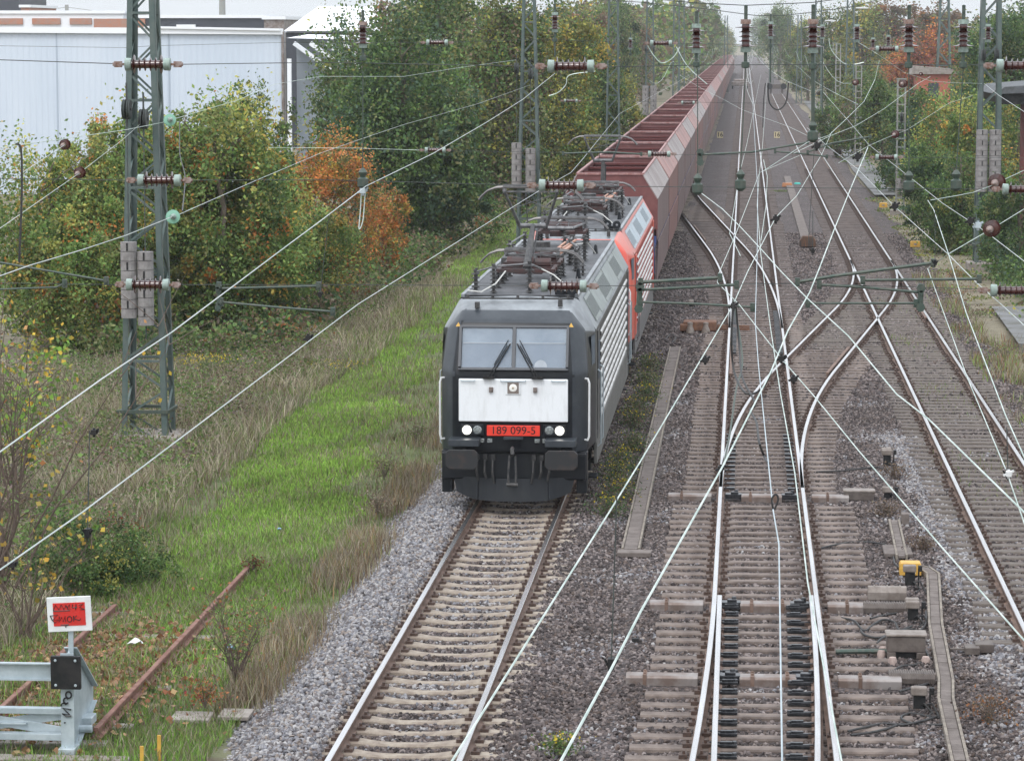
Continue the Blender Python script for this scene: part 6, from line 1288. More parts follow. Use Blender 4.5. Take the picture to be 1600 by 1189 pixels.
# ribbed covers and point machines
M_COVER = pm('brown_grey_cover', (0.13, 0.108, 0.094), 0.65, 0.1, (0.085, 0.066, 0.058), 6, 0.1)
M_COVL = pm('pale_cover_top', (0.25, 0.215, 0.19), 0.6, 0.1, (0.16, 0.13, 0.11), 6)
def ribbed_cover(px, py, L, Wd, H, label, n=14, top=None, rz=0):
    e = empty('drive_cover', (*q(px, py), 0.02), label, 'cover', 'covers of the switch drives', rz)
    m = MB(); m.prism([(-Wd / 2, 0), (-Wd / 2, H * 0.6), (-Wd / 2 + 0.05, H), (Wd / 2 - 0.05, H), (Wd / 2, H * 0.6), (Wd / 2, 0)], -L / 2, L / 2, 'x'); m.build('housing', top or M_COVER, e, bevel=0.01)
    m = MB()
    for i in range(n):
        x = -L / 2 + L * (i + 0.5) / n; m.prism([(-Wd / 2 - 0.012, 0.02), (-Wd / 2 - 0.012, H * 0.6), (-Wd / 2 + 0.045, H + 0.012), (Wd / 2 - 0.045, H + 0.012), (Wd / 2 - .05, H - 0.01), (-Wd / 2 + .05, H - 0.01)], x - 0.008, x + 0.008, 'x')
    m.build('rib', M_COVL if top else M_COVER, e)
ribbed_cover(1384, 950, 0.66, 0.26, 0.14, 'ribbed cover of the middle switch drive', 18)
ribbed_cover(1386, 930, 0.58, 0.22, 0.20, 'smooth pale-topped cover right behind the ribbed middle one', 3, M_COVL)
ribbed_cover(1424, 1058, 0.60, 0.34, 0.13, 'nearest ribbed cover beside the kinked duct', 20)
e = empty('point_machine', (*q(1415, 1020), 0.0), 'brown point machine with open dark front and pale round feet', 'point machine')
m = MB(); m.bb(-0.26, 0.26, -0.16, 0.16, 0.12, 0.33); m.bb(-0.26, -0.14, -0.17, 0.16, 0.03, 0.12); m.bb(0.14, 0.26, -0.17, 0.16, 0.03, 0.12); m.build('housing', M_COVER, e, bevel=0.012)
m = MB(); m.bb(-0.28, 0.28, -0.18, 0.18, 0.335, 0.37); m.build('lid', M_COVL, e, bevel=0.012)
m = MB(); m.bb(-0.14, 0.14, -0.1, 0.1, 0.03, 0.15); m.build('opening', M_BLACK, e)
m = MB()
for (x, y) in ((-0.33, -0.05), (-0.3, 0.22), (0.2, 0.24), (-0.2, -0.5), (0.25, -0.42)): m.lathe([(0.055, 0), (0.06, 0.08), (0.045, 0.12), (0, 0.13)], 12, (x, y, 0))
m.build('foot', pm('pinkish_foot', (0.42, 0.33, 0.29), 0.8, 0, (0.3, 0.22, 0.2), 8), e, smooth=True)
m = MB(); m.tube([(-0.26, 0, 0.1), (-0.5, 0, 0.1), (-0.95, -0.02, 0.09)], 0.035, 8); m.build('throw_rod', M_FIT, e)
e = empty('point_machine', (*q(1342, 775), 0.0), 'brown box of the far switch drive at the end of its steel sleeper', 'point machine')
m = MB(); m.bb(-0.27, 0.27, -0.16, 0.16, 0.02, 0.17); m.build('housing', M_COVER, e, bevel=0.012); m = MB(); m.bb(-0.29, 0.29, -0.17, 0.17, 0.172, 0.205); m.build('lid', M_COVL, e, bevel=0.01)
# little posts with caps (axle counter heads / connection posts)
def post_box(px, py, label, h=0.35, twin=False, s=1.0):
    e = empty('connection_post', (*q(px, py), 0), label, 'junction box', 'capped cable connection posts'); m = MB()
    for k in range(2 if twin else 1): m.box((-0.06 * s, 0.14 * k, h + 0.02 * k), (0.2 * s, 0.13 * s, 0.11 * s))
    m.build('cap', M_COVL, e, bevel=0.02)
    m = MB(); m.box((-0.05 * s, 0.03, h * 0.55), (0.15 * s, 0.1 * s, h * 0.6)); m.tube([(0.08 * s, 0, 0), (0.08 * s, 0, h)], 0.015, 6); m.box((0.1 * s, 0, h), (0.06, 0.08, 0.09)); m.build('bracket', M_BLACK, e, bevel=0.008)
    m = MB(); m.tube([(-0.02, -0.02, h * 0.4), (0.0, -0.1, 0.16), (0.1, -0.12, 0.05), (0.02, -0.3, 0.03)], 0.014, 6); m.tube([(0.0, -0.02, h * 0.4), (0.1, -0.08, 0.16), (0.16, -0.1, 0.05), (0.18, -0.34, 0.03)], 0.014, 6); m.build('cable_tail', M_RUBBER, e, smooth=True)
post_box(1427, 915, 'capped connection post right below the yellow box')
post_box(1432, 968, 'twin-capped connection post beside the looping cables', 0.3, True)
post_box(1443, 1106, 'lowest capped connection post, beside the nearest cable loops', 0.3)
post_box(1390, 728, 'capped connection post on the gravel beside the switch crossover', 0.35, True)
post_box(1392, 775, 'small capped post beside the far drive box, before a dry weed', 0.2)
post_box(1082, 478, 'small dark post on the gravel beside the wagons', 0.2, True, 0.8)
# ground cables
def gcable(label, pts, r=0.016, z=0.05):
    m = MB(); P = [gz(a, b, z + 0.02 * math.sin(i * 2.1)) for i, (a, b) in enumerate(pts)]; Q = []
    for i in range(len(P) - 1):
        p0, p1, p2, p3 = P[max(i - 1, 0)], P[i], P[i + 1], P[min(i + 2, len(P) - 1)]
        for k in range(7):
            t = k / 7; Q.append(0.5 * ((2 * p1) + (p2 - p0) * t + (2 * p0 - 5 * p1 + 4 * p2 - p3) * t * t + (3 * p1 - p0 - 3 * p2 + p3) * t ** 3))
    Q.append(P[-1]); m.tube(Q, r, 6); tag(m.build('ground_cable', M_RUBBER, smooth=True), label, 'cable', 'cables lying on the gravel')
gcable('black cable arching on the gravel from the right rail to the yellow box', [(1281, 857), (1300, 852), (1330, 847), (1360, 847), (1385, 852), (1395, 866), (1398, 880), (1408, 888)])
gcable('black cable loop below the middle covers', [(1315, 965), (1335, 970), (1350, 985), (1365, 975), (1380, 968), (1398, 972), (1405, 984), (1425, 978)])
gcable('second wavy black cable below the middle covers', [(1345, 985), (1352, 992), (1372, 996), (1392, 990), (1410, 985), (1428, 982)])
gcable('cable running from the twin-capped post in a flat S', [(1370, 1005), (1378, 997), (1400, 988), (1430, 988), (1446, 975), (1447, 955)])
gcable('cable hanging over the side of the duct by the covers', [(1378, 948), (1400, 945), (1410, 955), (1385, 960), (1360, 966)])
gcable('long cable loop before the lowest connection post', [(1325, 1142), (1350, 1136), (1380, 1130), (1410, 1132), (1440, 1126), (1470, 1118), (1488, 1120), (1480, 1130), (1450, 1132), (1420, 1128), (1408, 1120), (1425, 1114), (1455, 1120)])
gcable('thin cable beneath the long loop', [(1330, 1148), (1370, 1142), (1410, 1130)])
gcable('thin cable right of the nearest ribbed cover', [(1405, 1080), (1430, 1073), (1455, 1066)])
gcable('cable from the nearest cover to the point machine', [(1395, 1048), (1410, 1040), (1430, 1038), (1450, 1030), (1446, 1015)])
gcable('cable crossing left of the far drive box', [(1275, 737), (1320, 735), (1370, 730), (1388, 738)])
gcable('curled pale cable at the left point motor', [(1040, 530), (1048, 522), (1056, 528), (1050, 535)], 0.014)
# left point motor with pots
e = empty('point_machine', (*q(1095, 515), 0.0), 'rusty point motor with two pale round pots left of the middle track', 'point machine')
m = MB(); m.bb(-0.5, 0.45, -0.2, 0.5, 0.05, 0.32); m.bb(-0.6, -0.25, -0.3, 0.1, 0.05, 0.25); m.build('housing', M_RUST, e, bevel=0.03)
m = MB(); 
for yy in (0.0, 0.5, 0.9): m.bar((-0.2, yy, 0.12), (1.4, yy - 0.05, 0.1), 0.06)
m.build('drive_rod', M_RUST, e)
for x in (-0.3, 0.15): m = MB(); m.lathe([(0.13, 0), (0.12, 0.08), (0.07, 0.2), (0.08, 0.3), (0.0, 0.32)], 12, (x, -0.45, 0.02)); m.build('pot', M_COVL, e, smooth=True)
# rusty box + trough further back
e = empty('retarder_head', (*q(1262, 385), 0.0), 'rusty eight-sided box end of a concrete trough between the tracks', 'box')
m = MB(); m.prism([(-0.33, 0.06), (-0.33, 0.3), (-0.2, 0.5), (0.2, 0.5), (0.33, 0.3), (0.33, 0.06)], -0.15, 0.5, 'y'); m.build('housing', pm('blotchy_rust', (0.14, 0.06, 0.025), 0.7, 0, (0.035, 0.03, 0.028), 5, 0.3, stretch=(3, 1, 0.4)), e, bevel=0.03)
m = MB(); m.bb(-0.2, 0.2, -0.1, 0.1, 0.0, 0.06); m.build('foot', M_BLACK, e)
m = MB()
for i in range(60): m.bb(2.38, 2.78, 126.2 + i * 1.05, 127.2 + i * 1.05, -0.02, 0.09)
tag(m.build('cable_duct', M_CONCL, bevel=0.01), 'long trough running away behind the rusty eight-sided box', 'cable duct')
m = MB(); m.prism([(-0.3, 0), (-0.26, 0.22), (0.26, 0.22), (0.3, 0)], -0.12, 0.12, 'y'); o = m.build('marker_box', pm('orange_box', (0.5, 0.22, 0.1), 0.6), bevel=0.02); o.location = (*q(1230, 290), 0); tag(o, 'orange box on the gravel left of a turquoise lid', 'box')
m = MB(); m.lathe([(0, 0.1), (0.16, 0.1), (0.2, 0.02), (0.2, 0)], 10); o = m.build('plastic_lid', pm('turquoise_plastic', (0.05, 0.45, 0.38), 0.5)); o.location = (*q(1246, 286), 0); tag(o, 'turquoise lid lying on the gravel', 'lid')
m = MB(); m.bb(-0.1, 0.1, -0.2, 0.1, 0.0, 0.1); m.bar((-0.3, 0, 0.04), (0.1, -0.05, 0.05), 0.03); m.bb(0.05, 0.3, -0.05, 0.25, 0, 0.12); o = m.build('brake_shoe', M_COVER, bevel=0.01); o.location = (*q(1518, 1012), 0.02); tag(o, 'small dark brown iron piece on the gravel at the lower right', 'brake shoe')
m = MB(); m.box((0, 0, 0.03), (0.1, 0.07, 0.05)); o = m.build('clamp_piece', M_BLACK, bevel=0.01); o.location = (*q(993, 996), 0.02); tag(o, 'small black piece on the gravel left of the middle track', 'rubble')
# ---- kilometre signs
for (px, py, l) in ((1125, 213, 'small beige number sign left of the middle track'), (1214, 214, 'small beige number sign right of the middle track')):
    p = gz(px, 219, 0.0); e = empty('number_sign', tuple(p), l, 'sign', 'number signs beside the middle track'); m = MB(); m.bar((0, 0.03, -0.1), (0, 0.03, 0.3), 0.05); m.build('post', M_CONC, e)
    m = MB(); m.box((0, 0, 0.42), (0.5, 0.05, 0.52)); bo = m.build('board', pm('beige_board', (0.50, 0.42, 0.26), 0.6), e)
    cu = bpy.data.curves.new('t', 'FONT'); cu.body = '16'; cu.size = 0.5; cu.align_x = 'CENTER'; cu.align_y = 'CENTER'; cu.offset = 0.008
    to = bpy.data.objects.new('t', cu); col.objects.link(to); dg = bpy.context.evaluated_depsgraph_get(); me = bpy.data.meshes.new_from_object(to.evaluated_get(dg)); bpy.data.objects.remove(to)
    me.materials.clear(); me.materials.append(M_BLACK); o = bpy.data.objects.new('numerals', me); col.objects.link(o); o.parent = bo; o.location = (0, -0.03, 0.42); o.rotation_euler = (PI / 2, 0, 0)
# ---- the buffer stop on the left
BY = 36.0
e = empty('buffer_stop', (-8.78, BY, 0.0), 'grey steel buffer stop with a square black pad on the disused siding', 'buffer stop')
XR = 0.73
for s in (-1, 1):
    x = s * XR
    m = MB(); m.prism([(0.0, -0.15), (0.02, 1.02), (0.16, 1.12), (0.25, 1.10), (1.35, 0.42), (1.35, 0.25), (0.25, -0.15)], x - 0.012, x + 0.012, 'x'); pl = m.build('side_plate', M_GALV, e)
    m = MB(); m.bar((x, 0.22, 1.13), (x, 1.38, 0.42), 0.16, 0.014, (0, 1, 1)); m.bar((x, 1.37, 0.42), (x, 1.37, 0.14), 0.16, 0.014, (1, 0, 0)); m.bar((x, 0.3, -0.1), (x, 1.36, 0.24), 0.15, 0.014, (0, 1, 1)); m.bar((x - s * 0.0, 0.0, -0.15), (x, 0.02, 1.1), 0.16, 0.016, (0, 1, 0)); m.build('flange', M_GALV, pl)
    m = MB(); m.box((x, -0.045, 0.88), (0.36, 0.07, 0.40)); pd = m.build('buffer_pad', M_BLACK, e, bevel=0.006)
    m = MB()
    for a in (-0.12, 0.12):
        for c in (-0.15, 0.15): m.lathe([(0, 0.012), (0.014, 0.01), (0.018, 0)], 10, (x + a, -0.081, 0.88 + c), (0, -1, 0))
    m.build('bolt', M_GALV, pd)
    m = MB(); m.box((x, 0.05, -0.1), (0.2, 0.3, 0.12)); m.box((x + 0.02, 0.9, 0.1), (0.22, 0.3, 0.1)); m.lathe([(0, 0.12), (0.05, 0.12), (0.05, -0.12), (0, -0.12)], 8, (x + 0.05, 0.6, 0.05), (1, 0, 0)); m.build('rail_clamp', M_GALV, e, bevel=0.01)
m = MB(); m.bb(-XR, XR, 0.05, 0.07, 0.78, 0.96); m.bb(-XR, XR, -0.01, 0.07, 0.96, 0.975); m.bb(-XR, XR, -0.01, 0.07, 0.765, 0.78); m.build('cross_beam', M_GALV, e)
m = MB(); m.bb(-XR, XR, 0.12, 0.24, 0.33, 0.40); m.bb(-XR, XR, 0.02, 0.14, 0.03, 0.11); m.bar((-XR, 0.2, 0.09), (XR, 0.2, 0.33), 0.12, 0.03, (0, 1, 0)); m.bar((-XR, 0.17, 0.33), (XR, 0.17, 0.09), 0.12, 0.03, (0, 1, 0)); m.box((0, 0.15, 0.21), (0.4, 0.1, 0.02)); m.build('lower_frame', M_GALV, e, bevel=0.004)
def stroke(pts, r, mat, parent, y, name, n=4, flat=True):
    m = MB(); m.tube([(a, y, c) for a, c in pts], r, n); o = m.build(name, mat, parent); return o
M_INK = pm('black_ink', (0.01, 0.01, 0.012), 0.4)
# spray tag on the side flange (front face of the right leg)
g = MB(); x0 = XR - 0.01; yy = -0.02
def gl(pts): g.tube([(x0 + a, yy + 0.0, c) for a, c in pts], 0.011, 5)
gl([(0.03 + 0.035 * math.cos(t), 0.60 + 0.04 * math.sin(t)) for t in np.linspace(0, 6.3, 12)]); gl([(0.0 + 0.032 * math.cos(t), 0.53 + 0.035 * math.sin(t)) for t in np.linspace(0.6, 5.6, 10)]); gl([(-0.03 + 0.032 * math.cos(t), 0.47 + 0.03 * math.sin(t)) for t in np.linspace(0.3, 3.4, 6)]); gl([(0.06, 0.42), (-0.04, 0.44), (0.04, 0.36), (-0.05, 0.37), (0.0, 0.34), (0.06, 0.345)]); gl([(-0.02, 0.27), (-0.02, 0.255)])
g.build('spray_tag', M_INK, e)
# stop sign on top
sg = empty('stop_sign', (-8.59 + XR - 0.15, BY + 0.12, 1.04), 'tilted white-bordered red board with black scribbles above the buffer stop', 'sign'); sg.rotation_euler = (0, R(-2.5), R(4))
m = MB(); m.bar((-0.02, 0.03, -0.05), (0.0, 0.03, 0.32), 0.06, 0.03); m.build('post', M_GALV, sg)
m = MB(); m.box((0, 0, 0.52), (0.53, 0.03, 0.42)); bd = m.build('board', M_WHITE, sg, bevel=0.006)
m = MB(); m.box((0, -0.017, 0.52), (0.385, 0.006, 0.28)); m.build('red_field', M_RED, bd)
g = MB()
def st(pts, r=0.0055): r = 0.006; g.tube([(a, -0.0225, 0.52 + c) for a, c in pts], r, 5)
st([(-0.19, 0.05), (-0.16, 0.12), (-0.12, 0.06), (-0.09, 0.12), (-0.06, 0.06), (-0.03, 0.11), (-0.01, 0.06)]); st([(-0.19, 0.045), (0.01, 0.045), (0.01, 0.12), (-0.02, 0.08), (-0.04, 0.11)])
st([(0.05, 0.12), (0.04, 0.08), (0.10, 0.08)]); st([(0.09, 0.12), (0.08, 0.05)]); st([(0.12, 0.11), (0.17, 0.12), (0.13, 0.08), (0.19, 0.05), (0.14, 0.05)])
st([(-0.23, -0.01), (-0.14, 0.0), (-0.2, -0.06), (-0.13, -0.06), (-0.18, -0.10), (-0.21, -0.06), (-0.23, -0.01)], 0.0045)
st([(-0.12, -0.02), (-0.13, -0.09), (-0.09, -0.03), (-0.08, -0.09), (-0.05, -0.02), (-0.05, -0.09)], 0.0045); st([(0.0 + 0.028 * math.cos(t), -0.06 + 0.035 * math.sin(t)) for t in np.linspace(0, 6.3, 12)], 0.0045)
st([(0.05, -0.02), (0.05, -0.09)], 0.0045); st([(0.09, -0.02), (0.05, -0.055), (0.12, -0.08), (0.13, -0.055)], 0.0045); st([(-0.11, -0.125), (-0.01, -0.125), (-0.05, -0.14), (-0.05, -0.16)])
g.build('scribble', M_INK, bd)
# far buffer stop at the end of the siding
e = empty('buffer_stop', (T3, 471, 0.0), 'far dark buffer stop with two round buffers closing the siding', 'buffer stop')
m = MB(); m.bb(-1.4, 1.4, 0, 0.4, 0.8, 1.5)
for s in (-1, 1): m.bb(s * 0.7, s * 1.0, 0, 2.0, 0, 0.9)
m.build('frame', M_COVER, e, bevel=0.03); m = MB()
for s in (-1, 1): m.lathe([(0, 0.5), (0.45, 0.5), (0.45, 0.4), (0.15, 0.38), (0.15, 0)], 14, (s * 1.05, 0, 1.2), (0, -1, 0))
m.build('buffer', M_BLACK, e)
# far little white car on the tracks' vanishing line seen as a pale blob: maintenance trolley
e = empty('rail_trolley', (-0.9, 520, 0.0), 'tiny pale low vehicle far away beside the train', 'rail vehicle')
m = MB(); m.bb(-1.4, 1.4, 0, 4, 0.5, 1.2); m.bb(-1.1, 1.1, 0.4, 3, 1.2, 1.6); m.build('body', M_STEELS, e, bevel=0.1); m = MB()
for s in (-1, 1): m.lathe([(0, 0.1), (0.35, 0.1), (0.35, -0.1)], 12, (s * 1.2, 0.9, 0.35), (1, 0, 0))
m.build('wheel', M_BLACK, e)
# litter
def litter(px, py, c, label, s=0.1):
    m = MB(); n = 9; b = [(math.cos(k * 0.7) * s * random.uniform(.6, 1.1), math.sin(k * 0.7) * s * random.uniform(.5, 1), random.uniform(0, s * .8)) for k in range(n)]
    for k in range(n): m.quad((0, 0, s), b[k], b[(k + 1) % n])
    o = m.build('litter', pm(label[:20], c, 0.5)); o.location = (*gz(px, py, -0.1)[:2], -0.08); tag(o, label, 'litter')
litter(360, 1018, (0.3, 0.55, 0.75), 'crumpled light blue wrapper at the foot of the bare bush', 0.09); litter(211, 1012, (0.65, 0.65, 0.65), 'crumpled white bag beside the rusty rail', 0.13); litter(467, 985, (0.6, 0.6, 0.6), 'white scrap in the dry grass by the gravel', 0.07)
litter(436, 831, (0.3, 0.5, 0.8), 'tiny blue scrap on the green grass', 0.06)
for (px, py, h, l) in ((249, 1189, 0.32, 'yellow wooden stake at the bottom, right one of two'), (222, 1204, 0.3, 'yellow wooden stake at the bottom, left one of two')):
    m = MB(); m.box((0, 0, h / 2), (0.045, 0.02, h)); o = m.build('stake', M_YELLOW, bevel=0.004); o.location = (*gz(px, py, -0.15)[:2], -0.15); tag(o, l, 'stake')
e = empty('concrete_slab', (*gz(312, 1118, -0.1)[:2], -0.1), 'flat grey slab pair half sunk in grass before the red-leaved shrub', 'slab'); m = MB(); m.box((-0.1, 0, -0.02), (0.5, 0.5, 0.05)); m.box((0.42, 0.25, -0.03), (0.4, 0.5, 0.05)); m.build('slab', M_CONC, e, bevel=0.01)
# ================================================================ leaves
def leaves(P, size, colr, flat=0.0, aspect=0.62, rng=RNG):
    """folded rhombic leaves at points P -> V,F,C"""
    n = len(P); a = rng.normal(size=(n, 3)); a[:, 2] *= (1 - flat * 0.6); a /= np.linalg.norm(a, axis=1)[:, None]
    b = rng.normal(size=(n, 3)); b -= (b * a).sum(1)[:, None] * a; b /= np.linalg.norm(b, axis=1)[:, None]; c = np.cross(a, b)
    s = (size * rng.uniform(0.65, 1.35, n))[:, None]
    V = np.empty((n, 4, 3)); V[:, 0] = P - a * s * 0.5; V[:, 1] = P + b * s * aspect * 0.5 + c * s * 0.08; V[:, 2] = P + a * s * 0.5; V[:, 3] = P - b * s * aspect * 0.5 + c * s * 0.08
    F = np.arange(n * 4).reshape(n, 4); return V.reshape(-1, 3), F, np.repeat(colr, 4, axis=0)
def blob_points(blobs, n, clump=0.16, shell=0.62, rng=RNG, nc=None):
    """leaf points gathered in clumps spread over the outer volume of several ellipsoids"""
    vol = np.array([b[3] * b[4] * b[5] for b in blobs]) ** 0.67; vol /= vol.sum(); P = []; ID = []; k0 = 0
    for b, f in zip(blobs, vol):
        m = max(30, int(n * f)); K = nc or max(14, int(m / 70)); d = rng.normal(size=(K, 3)); d /= np.linalg.norm(d, axis=1)[:, None]
        r = rng.uniform(shell ** 2, 1.0, K) ** 0.5 * (1 + 0.14 * rng.normal(size=K)); cc = d * r[:, None]
        w_ = rng.gamma(1.6, 1.0, K); idx = rng.choice(K, m, p=w_ / w_.sum()); q = cc[idx] + rng.normal(size=(m, 3)) * clump * rng.uniform(0.6, 1.3, K)[idx][:, None]
        P.append(q * np.array(b[3:6]) + np.array(b[:3])); ID.append(idx + k0); k0 += K
    return np.concatenate(P), np.concatenate(ID), k0
def leaf_colors(ID, K, pal, w=None, jit=0.22, rng=RNG, P=None):
    pal = np.array(pal); w = np.array(w if w is not None else [1.0] * len(pal), float); w /= w.sum()
    base = rng.choice(len(pal), K, p=w); pick = np.where(rng.random(len(ID)) < 0.72, base[ID], rng.choice(len(pal), len(ID), p=w))
    tone = rng.uniform(0.62, 1.3, K)[ID][:, None]           # whole sprays of leaves differ in tone
    return pal[pick] * tone * rng.uniform(1 - jit, 1 + jit, (len(ID), 1)) * rng.uniform(0.92, 1.08, (len(ID), 3))
G_DARK = (0.05, 0.095, 0.034); G_MID = (0.085, 0.15, 0.042); G_LIT = (0.14, 0.22, 0.06); G_YEL = (0.30, 0.29, 0.06); G_OLV = (0.17, 0.185, 0.07); G_GOLD = (0.45, 0.31, 0.06); G_ORG = (0.52, 0.20, 0.05); G_RUST = (0.30, 0.13, 0.05); G_BRN = (0.17, 0.12, 0.08); G_RED = (0.20, 0.03, 0.025); G_BLUE = (0.08, 0.14, 0.08)
PALS = {
 'walnut': ([(0.12, 0.20, 0.05), (0.20, 0.29, 0.08), (0.24, 0.26, 0.09), (0.38, 0.37, 0.09), (0.5, 0.34, 0.08), G_ORG, G_MID], [5, 6, 3, 3.0, 1.3, 0.8, 2]),
 'dark': ([G_DARK, G_MID, G_BLUE, G_LIT, G_OLV], [2.5, 4, 2.8, 2.4, 1.4]),
 'mixed': ([G_MID, G_OLV, G_BRN, G_LIT, G_YEL, G_DARK], [3, 4, 2, 1.5, 1.2, 1.5]),
 'green': ([G_MID, G_LIT, G_OLV, G_DARK, G_YEL], [4, 2.5, 2, 2, 0.6]),
 'yellow': ([G_YEL, G_OLV, G_LIT, G_GOLD, G_MID], [4, 3, 2, 1.4, 2]),
 'orange': ([G_ORG, G_GOLD, G_RUST, G_OLV, G_LIT, (0.62, 0.27, 0.10), G_YEL], [4, 2.6, 1.6, 2.0, 2.0, 3, 1.5]),
 'red': ([(0.30, 0.10, 0.07), G_RUST, G_ORG, G_OLV], [4, 3, 1.5, 1]),
 'brown': ([G_BRN, G_OLV, G_RUST, (0.2, 0.15, 0.1)], [3, 2, 1, 2]),
}
def limbs(h, r, spread, n, seed, thick, top=0.9):
    rg = random.Random(seed); m = MB(); P = [Vector((0, 0, -0.2))]
    for i in range(1, 6): P.append(Vector((rg.uniform(-.05, .05) * h * i / 5, rg.uniform(-.05, .05) * h * i / 5, h * top * i / 5)))
    m.tube(P, [thick * (1 - 0.15 * i) if i < 5 else thick * 0.2 for i in range(6)], 8)
    for k in range(n):
        t = rg.uniform(0.18, 0.85); i = min(4, int(t * 5)); a = P[i].lerp(P[i + 1], t * 5 - i); an = rg.uniform(0, 2 * PI); L = spread * rg.uniform(0.6, 1.0) * (1.1 - 0.5 * t)
        c = [a]; d = Vector((math.cos(an), math.sin(an), rg.uniform(0.3, 1.0))).normalized()
        for s in range(4): c.append(c[-1] + d * L / 4); d = (d + Vector((rg.uniform(-.25, .25), rg.uniform(-.25, .25), rg.uniform(-.05, .3)))).normalized()
        m.tube(c, [thick * 0.4 * (1 - t * .5), thick * 0.3 * (1 - t * .5), thick * 0.2, thick * 0.12, thick * 0.04], 6)
        for s in (1, 2, 3):
            e_ = c[s] + Vector((rg.uniform(-1, 1), rg.uniform(-1, 1), rg.uniform(0.1, 0.9))).normalized() * L * 0.45; m.tube([c[s], (c[s] + e_) / 2 + Vector((0, 0, 0.05 * L)), e_], [thick * 0.13, thick * 0.08, thick * 0.03], 5)
    return m
def tree(name, label, x, y, h, rx, pal, n, size, blobs=None, group=None, base=0.12, seed=1, thick=None, z0=-0.15, ry=None, cat='tree', clump=0.16, nl=14, shell=0.6):
    """h height, rx crown half width; crown from base*h to h"""
    rg = np.random.default_rng(seed); e = empty(name, (x, y, z0), label, cat, group, 0)
    if blobs is None:
        ry = ry or rx; zc = h * (1 + base) / 2; rz = h * (1 - base) / 2
        blobs = [(0, 0, zc, rx * 0.72, ry * 0.72, rz * 0.95)]
        for k in range(7):
            a = rg.uniform(0, 2 * PI); t = rg.uniform(base + 0.12, 0.86) if k else 0.3; q = math.sin(PI * min(1, (t - base * .5) / (1 - base * .5)) ** 0.8) ** 0.5
            s = rx * rg.uniform(0.34, 0.5); blobs.append((math.cos(a) * rx * 0.58 * q, math.sin(a) * ry * 0.58 * q, h * t, s, s, s * rg.uniform(0.8, 1.2)))
    n = int(n * (1.8 if not name.startswith('row') else 1.5)); size *= 0.72
    P, ID, K = blob_points(blobs, n, clump, shell, rg); P[:, 2] = np.maximum(P[:, 2], 0.02 + 0.15 * rg.random(len(P)))
    C = leaf_colors(ID, K, *PALS[pal], rng=rg); V, F, CC = leaves(P, size, C, rng=rg)
    npmesh('crown', V, F, M_LEAF, CC, e)
    limbs(h, 0, rx * 0.9, nl, seed, thick or 0.03 * h).build('trunk', M_BARK, e, smooth=True)
    return e
XX = lambda px, Y: (px - 1165) * Y / FPX
def topz(py, Y): return CAM_Z - (py - 60) * Y / FPX + 0.15
# --- left foreground to middle
tree('leafy_bush', 'wide green and yellow leafy bush behind the big left mast', XX(345, 88), 88, topz(150, 88), 2.75, 'walnut', 30000, 0.17, seed=3, base=0.02, group='leafy bushes by the factory wall', cat='bush', thick=0.14, clump=0.12)
tree('leafy_bush', 'tall green and yellow shoot of bush left of the mast, tallest against the factory wall', XX(205, 87), 87, topz(160, 87), 1.9, 'walnut', 17000, 0.16, seed=4, base=0.02, group='leafy bushes by the factory wall', cat='bush', thick=0.12, clump=0.12)
tree('leafy_bush', 'low leafy bush at the left edge under the factory wall', XX(60, 84), 84, topz(222, 84), 3.0, 'walnut', 24000, 0.15, seed=5, base=0.02, group='leafy bushes by the factory wall', cat='bush', thick=0.1, clump=0.13)
tree('leafy_bush', 'loose bush between the mast and the orange tree', XX(430, 92), 92, topz(225, 92), 1.5, 'walnut', 10000, 0.15, seed=6, base=0.02, group='leafy bushes by the factory wall', cat='bush', thick=0.1, clump=0.13)
tree('leafy_bush', 'thin pale shoots rising before the corner of the factory wall', XX(420, 104), 104, topz(108, 104), 1.7, 'green', 6500, 0.15, seed=7, base=0.2, group='leafy bushes by the factory wall', cat='bush', thick=0.08, clump=0.1, shell=0.3)
tree('leafy_bush', 'yellow-green leafy bush filling in right behind the big mast', XX(262, 90), 90, topz(190, 90), 2.2, 'walnut', 20000, 0.16, seed=73, base=0.02, group='leafy bushes by the factory wall', cat='bush', thick=0.1, clump=0.13)
tree('leafy_bush', 'leafy bush at the far left between mast and edge', XX(130, 86), 86, topz(215, 86), 2.2, 'walnut', 18000, 0.16, seed=74, base=0.02, group='leafy bushes by the factory wall', cat='bush', thick=0.1, clump=0.13)
tree('leafy_bush', 'low mixed bush between the leafy bushes and the orange tree', XX(470, 96), 96, topz(330, 96), 2.0, 'walnut', 12000, 0.14, seed=75, base=0.0, group='leafy bushes by the factory wall', cat='bush', thick=0.08)
tree('orange_tree', 'glowing orange autumn tree left of the dark green one', XX(525, 104), 104, topz(215, 104), 2.5, 'orange', 20000, 0.13, seed=8, base=0.02, thick=0.1, clump=0.13)
tree('orange_tree', 'smaller orange autumn bush leaning towards the grass track', XX(600, 110), 110, topz(290, 110), 1.0, 'orange', 6000, 0.13, seed=9, base=0.02, thick=0.08)
tree('broad_tree', 'big dense dark green tree left of the second mast', XX(628, 124), 124, topz(28, 124), 3.1, 'dark', 34000, 0.24, seed=10, base=0.03, thick=0.28, clump=0.14)
tree('broad_tree', 'dark green lower tree right beside the second mast', XX(700, 130), 130, topz(110, 130), 2.0, 'dark', 14000, 0.22, seed=11, base=0.02, thick=0.2)
tree('broad_tree', 'brown-green tall tree behind the second mast', XX(785, 150), 150, topz(-25, 150), 3.0, 'mixed', 26000, 0.25, seed=12, base=0.02, thick=0.28)
tree('broad_tree', 'olive tree between the two masts left of the wagons', XX(885, 168), 168, topz(15, 168), 2.6, 'yellow', 19000, 0.24, seed=13, base=0.02, thick=0.25)
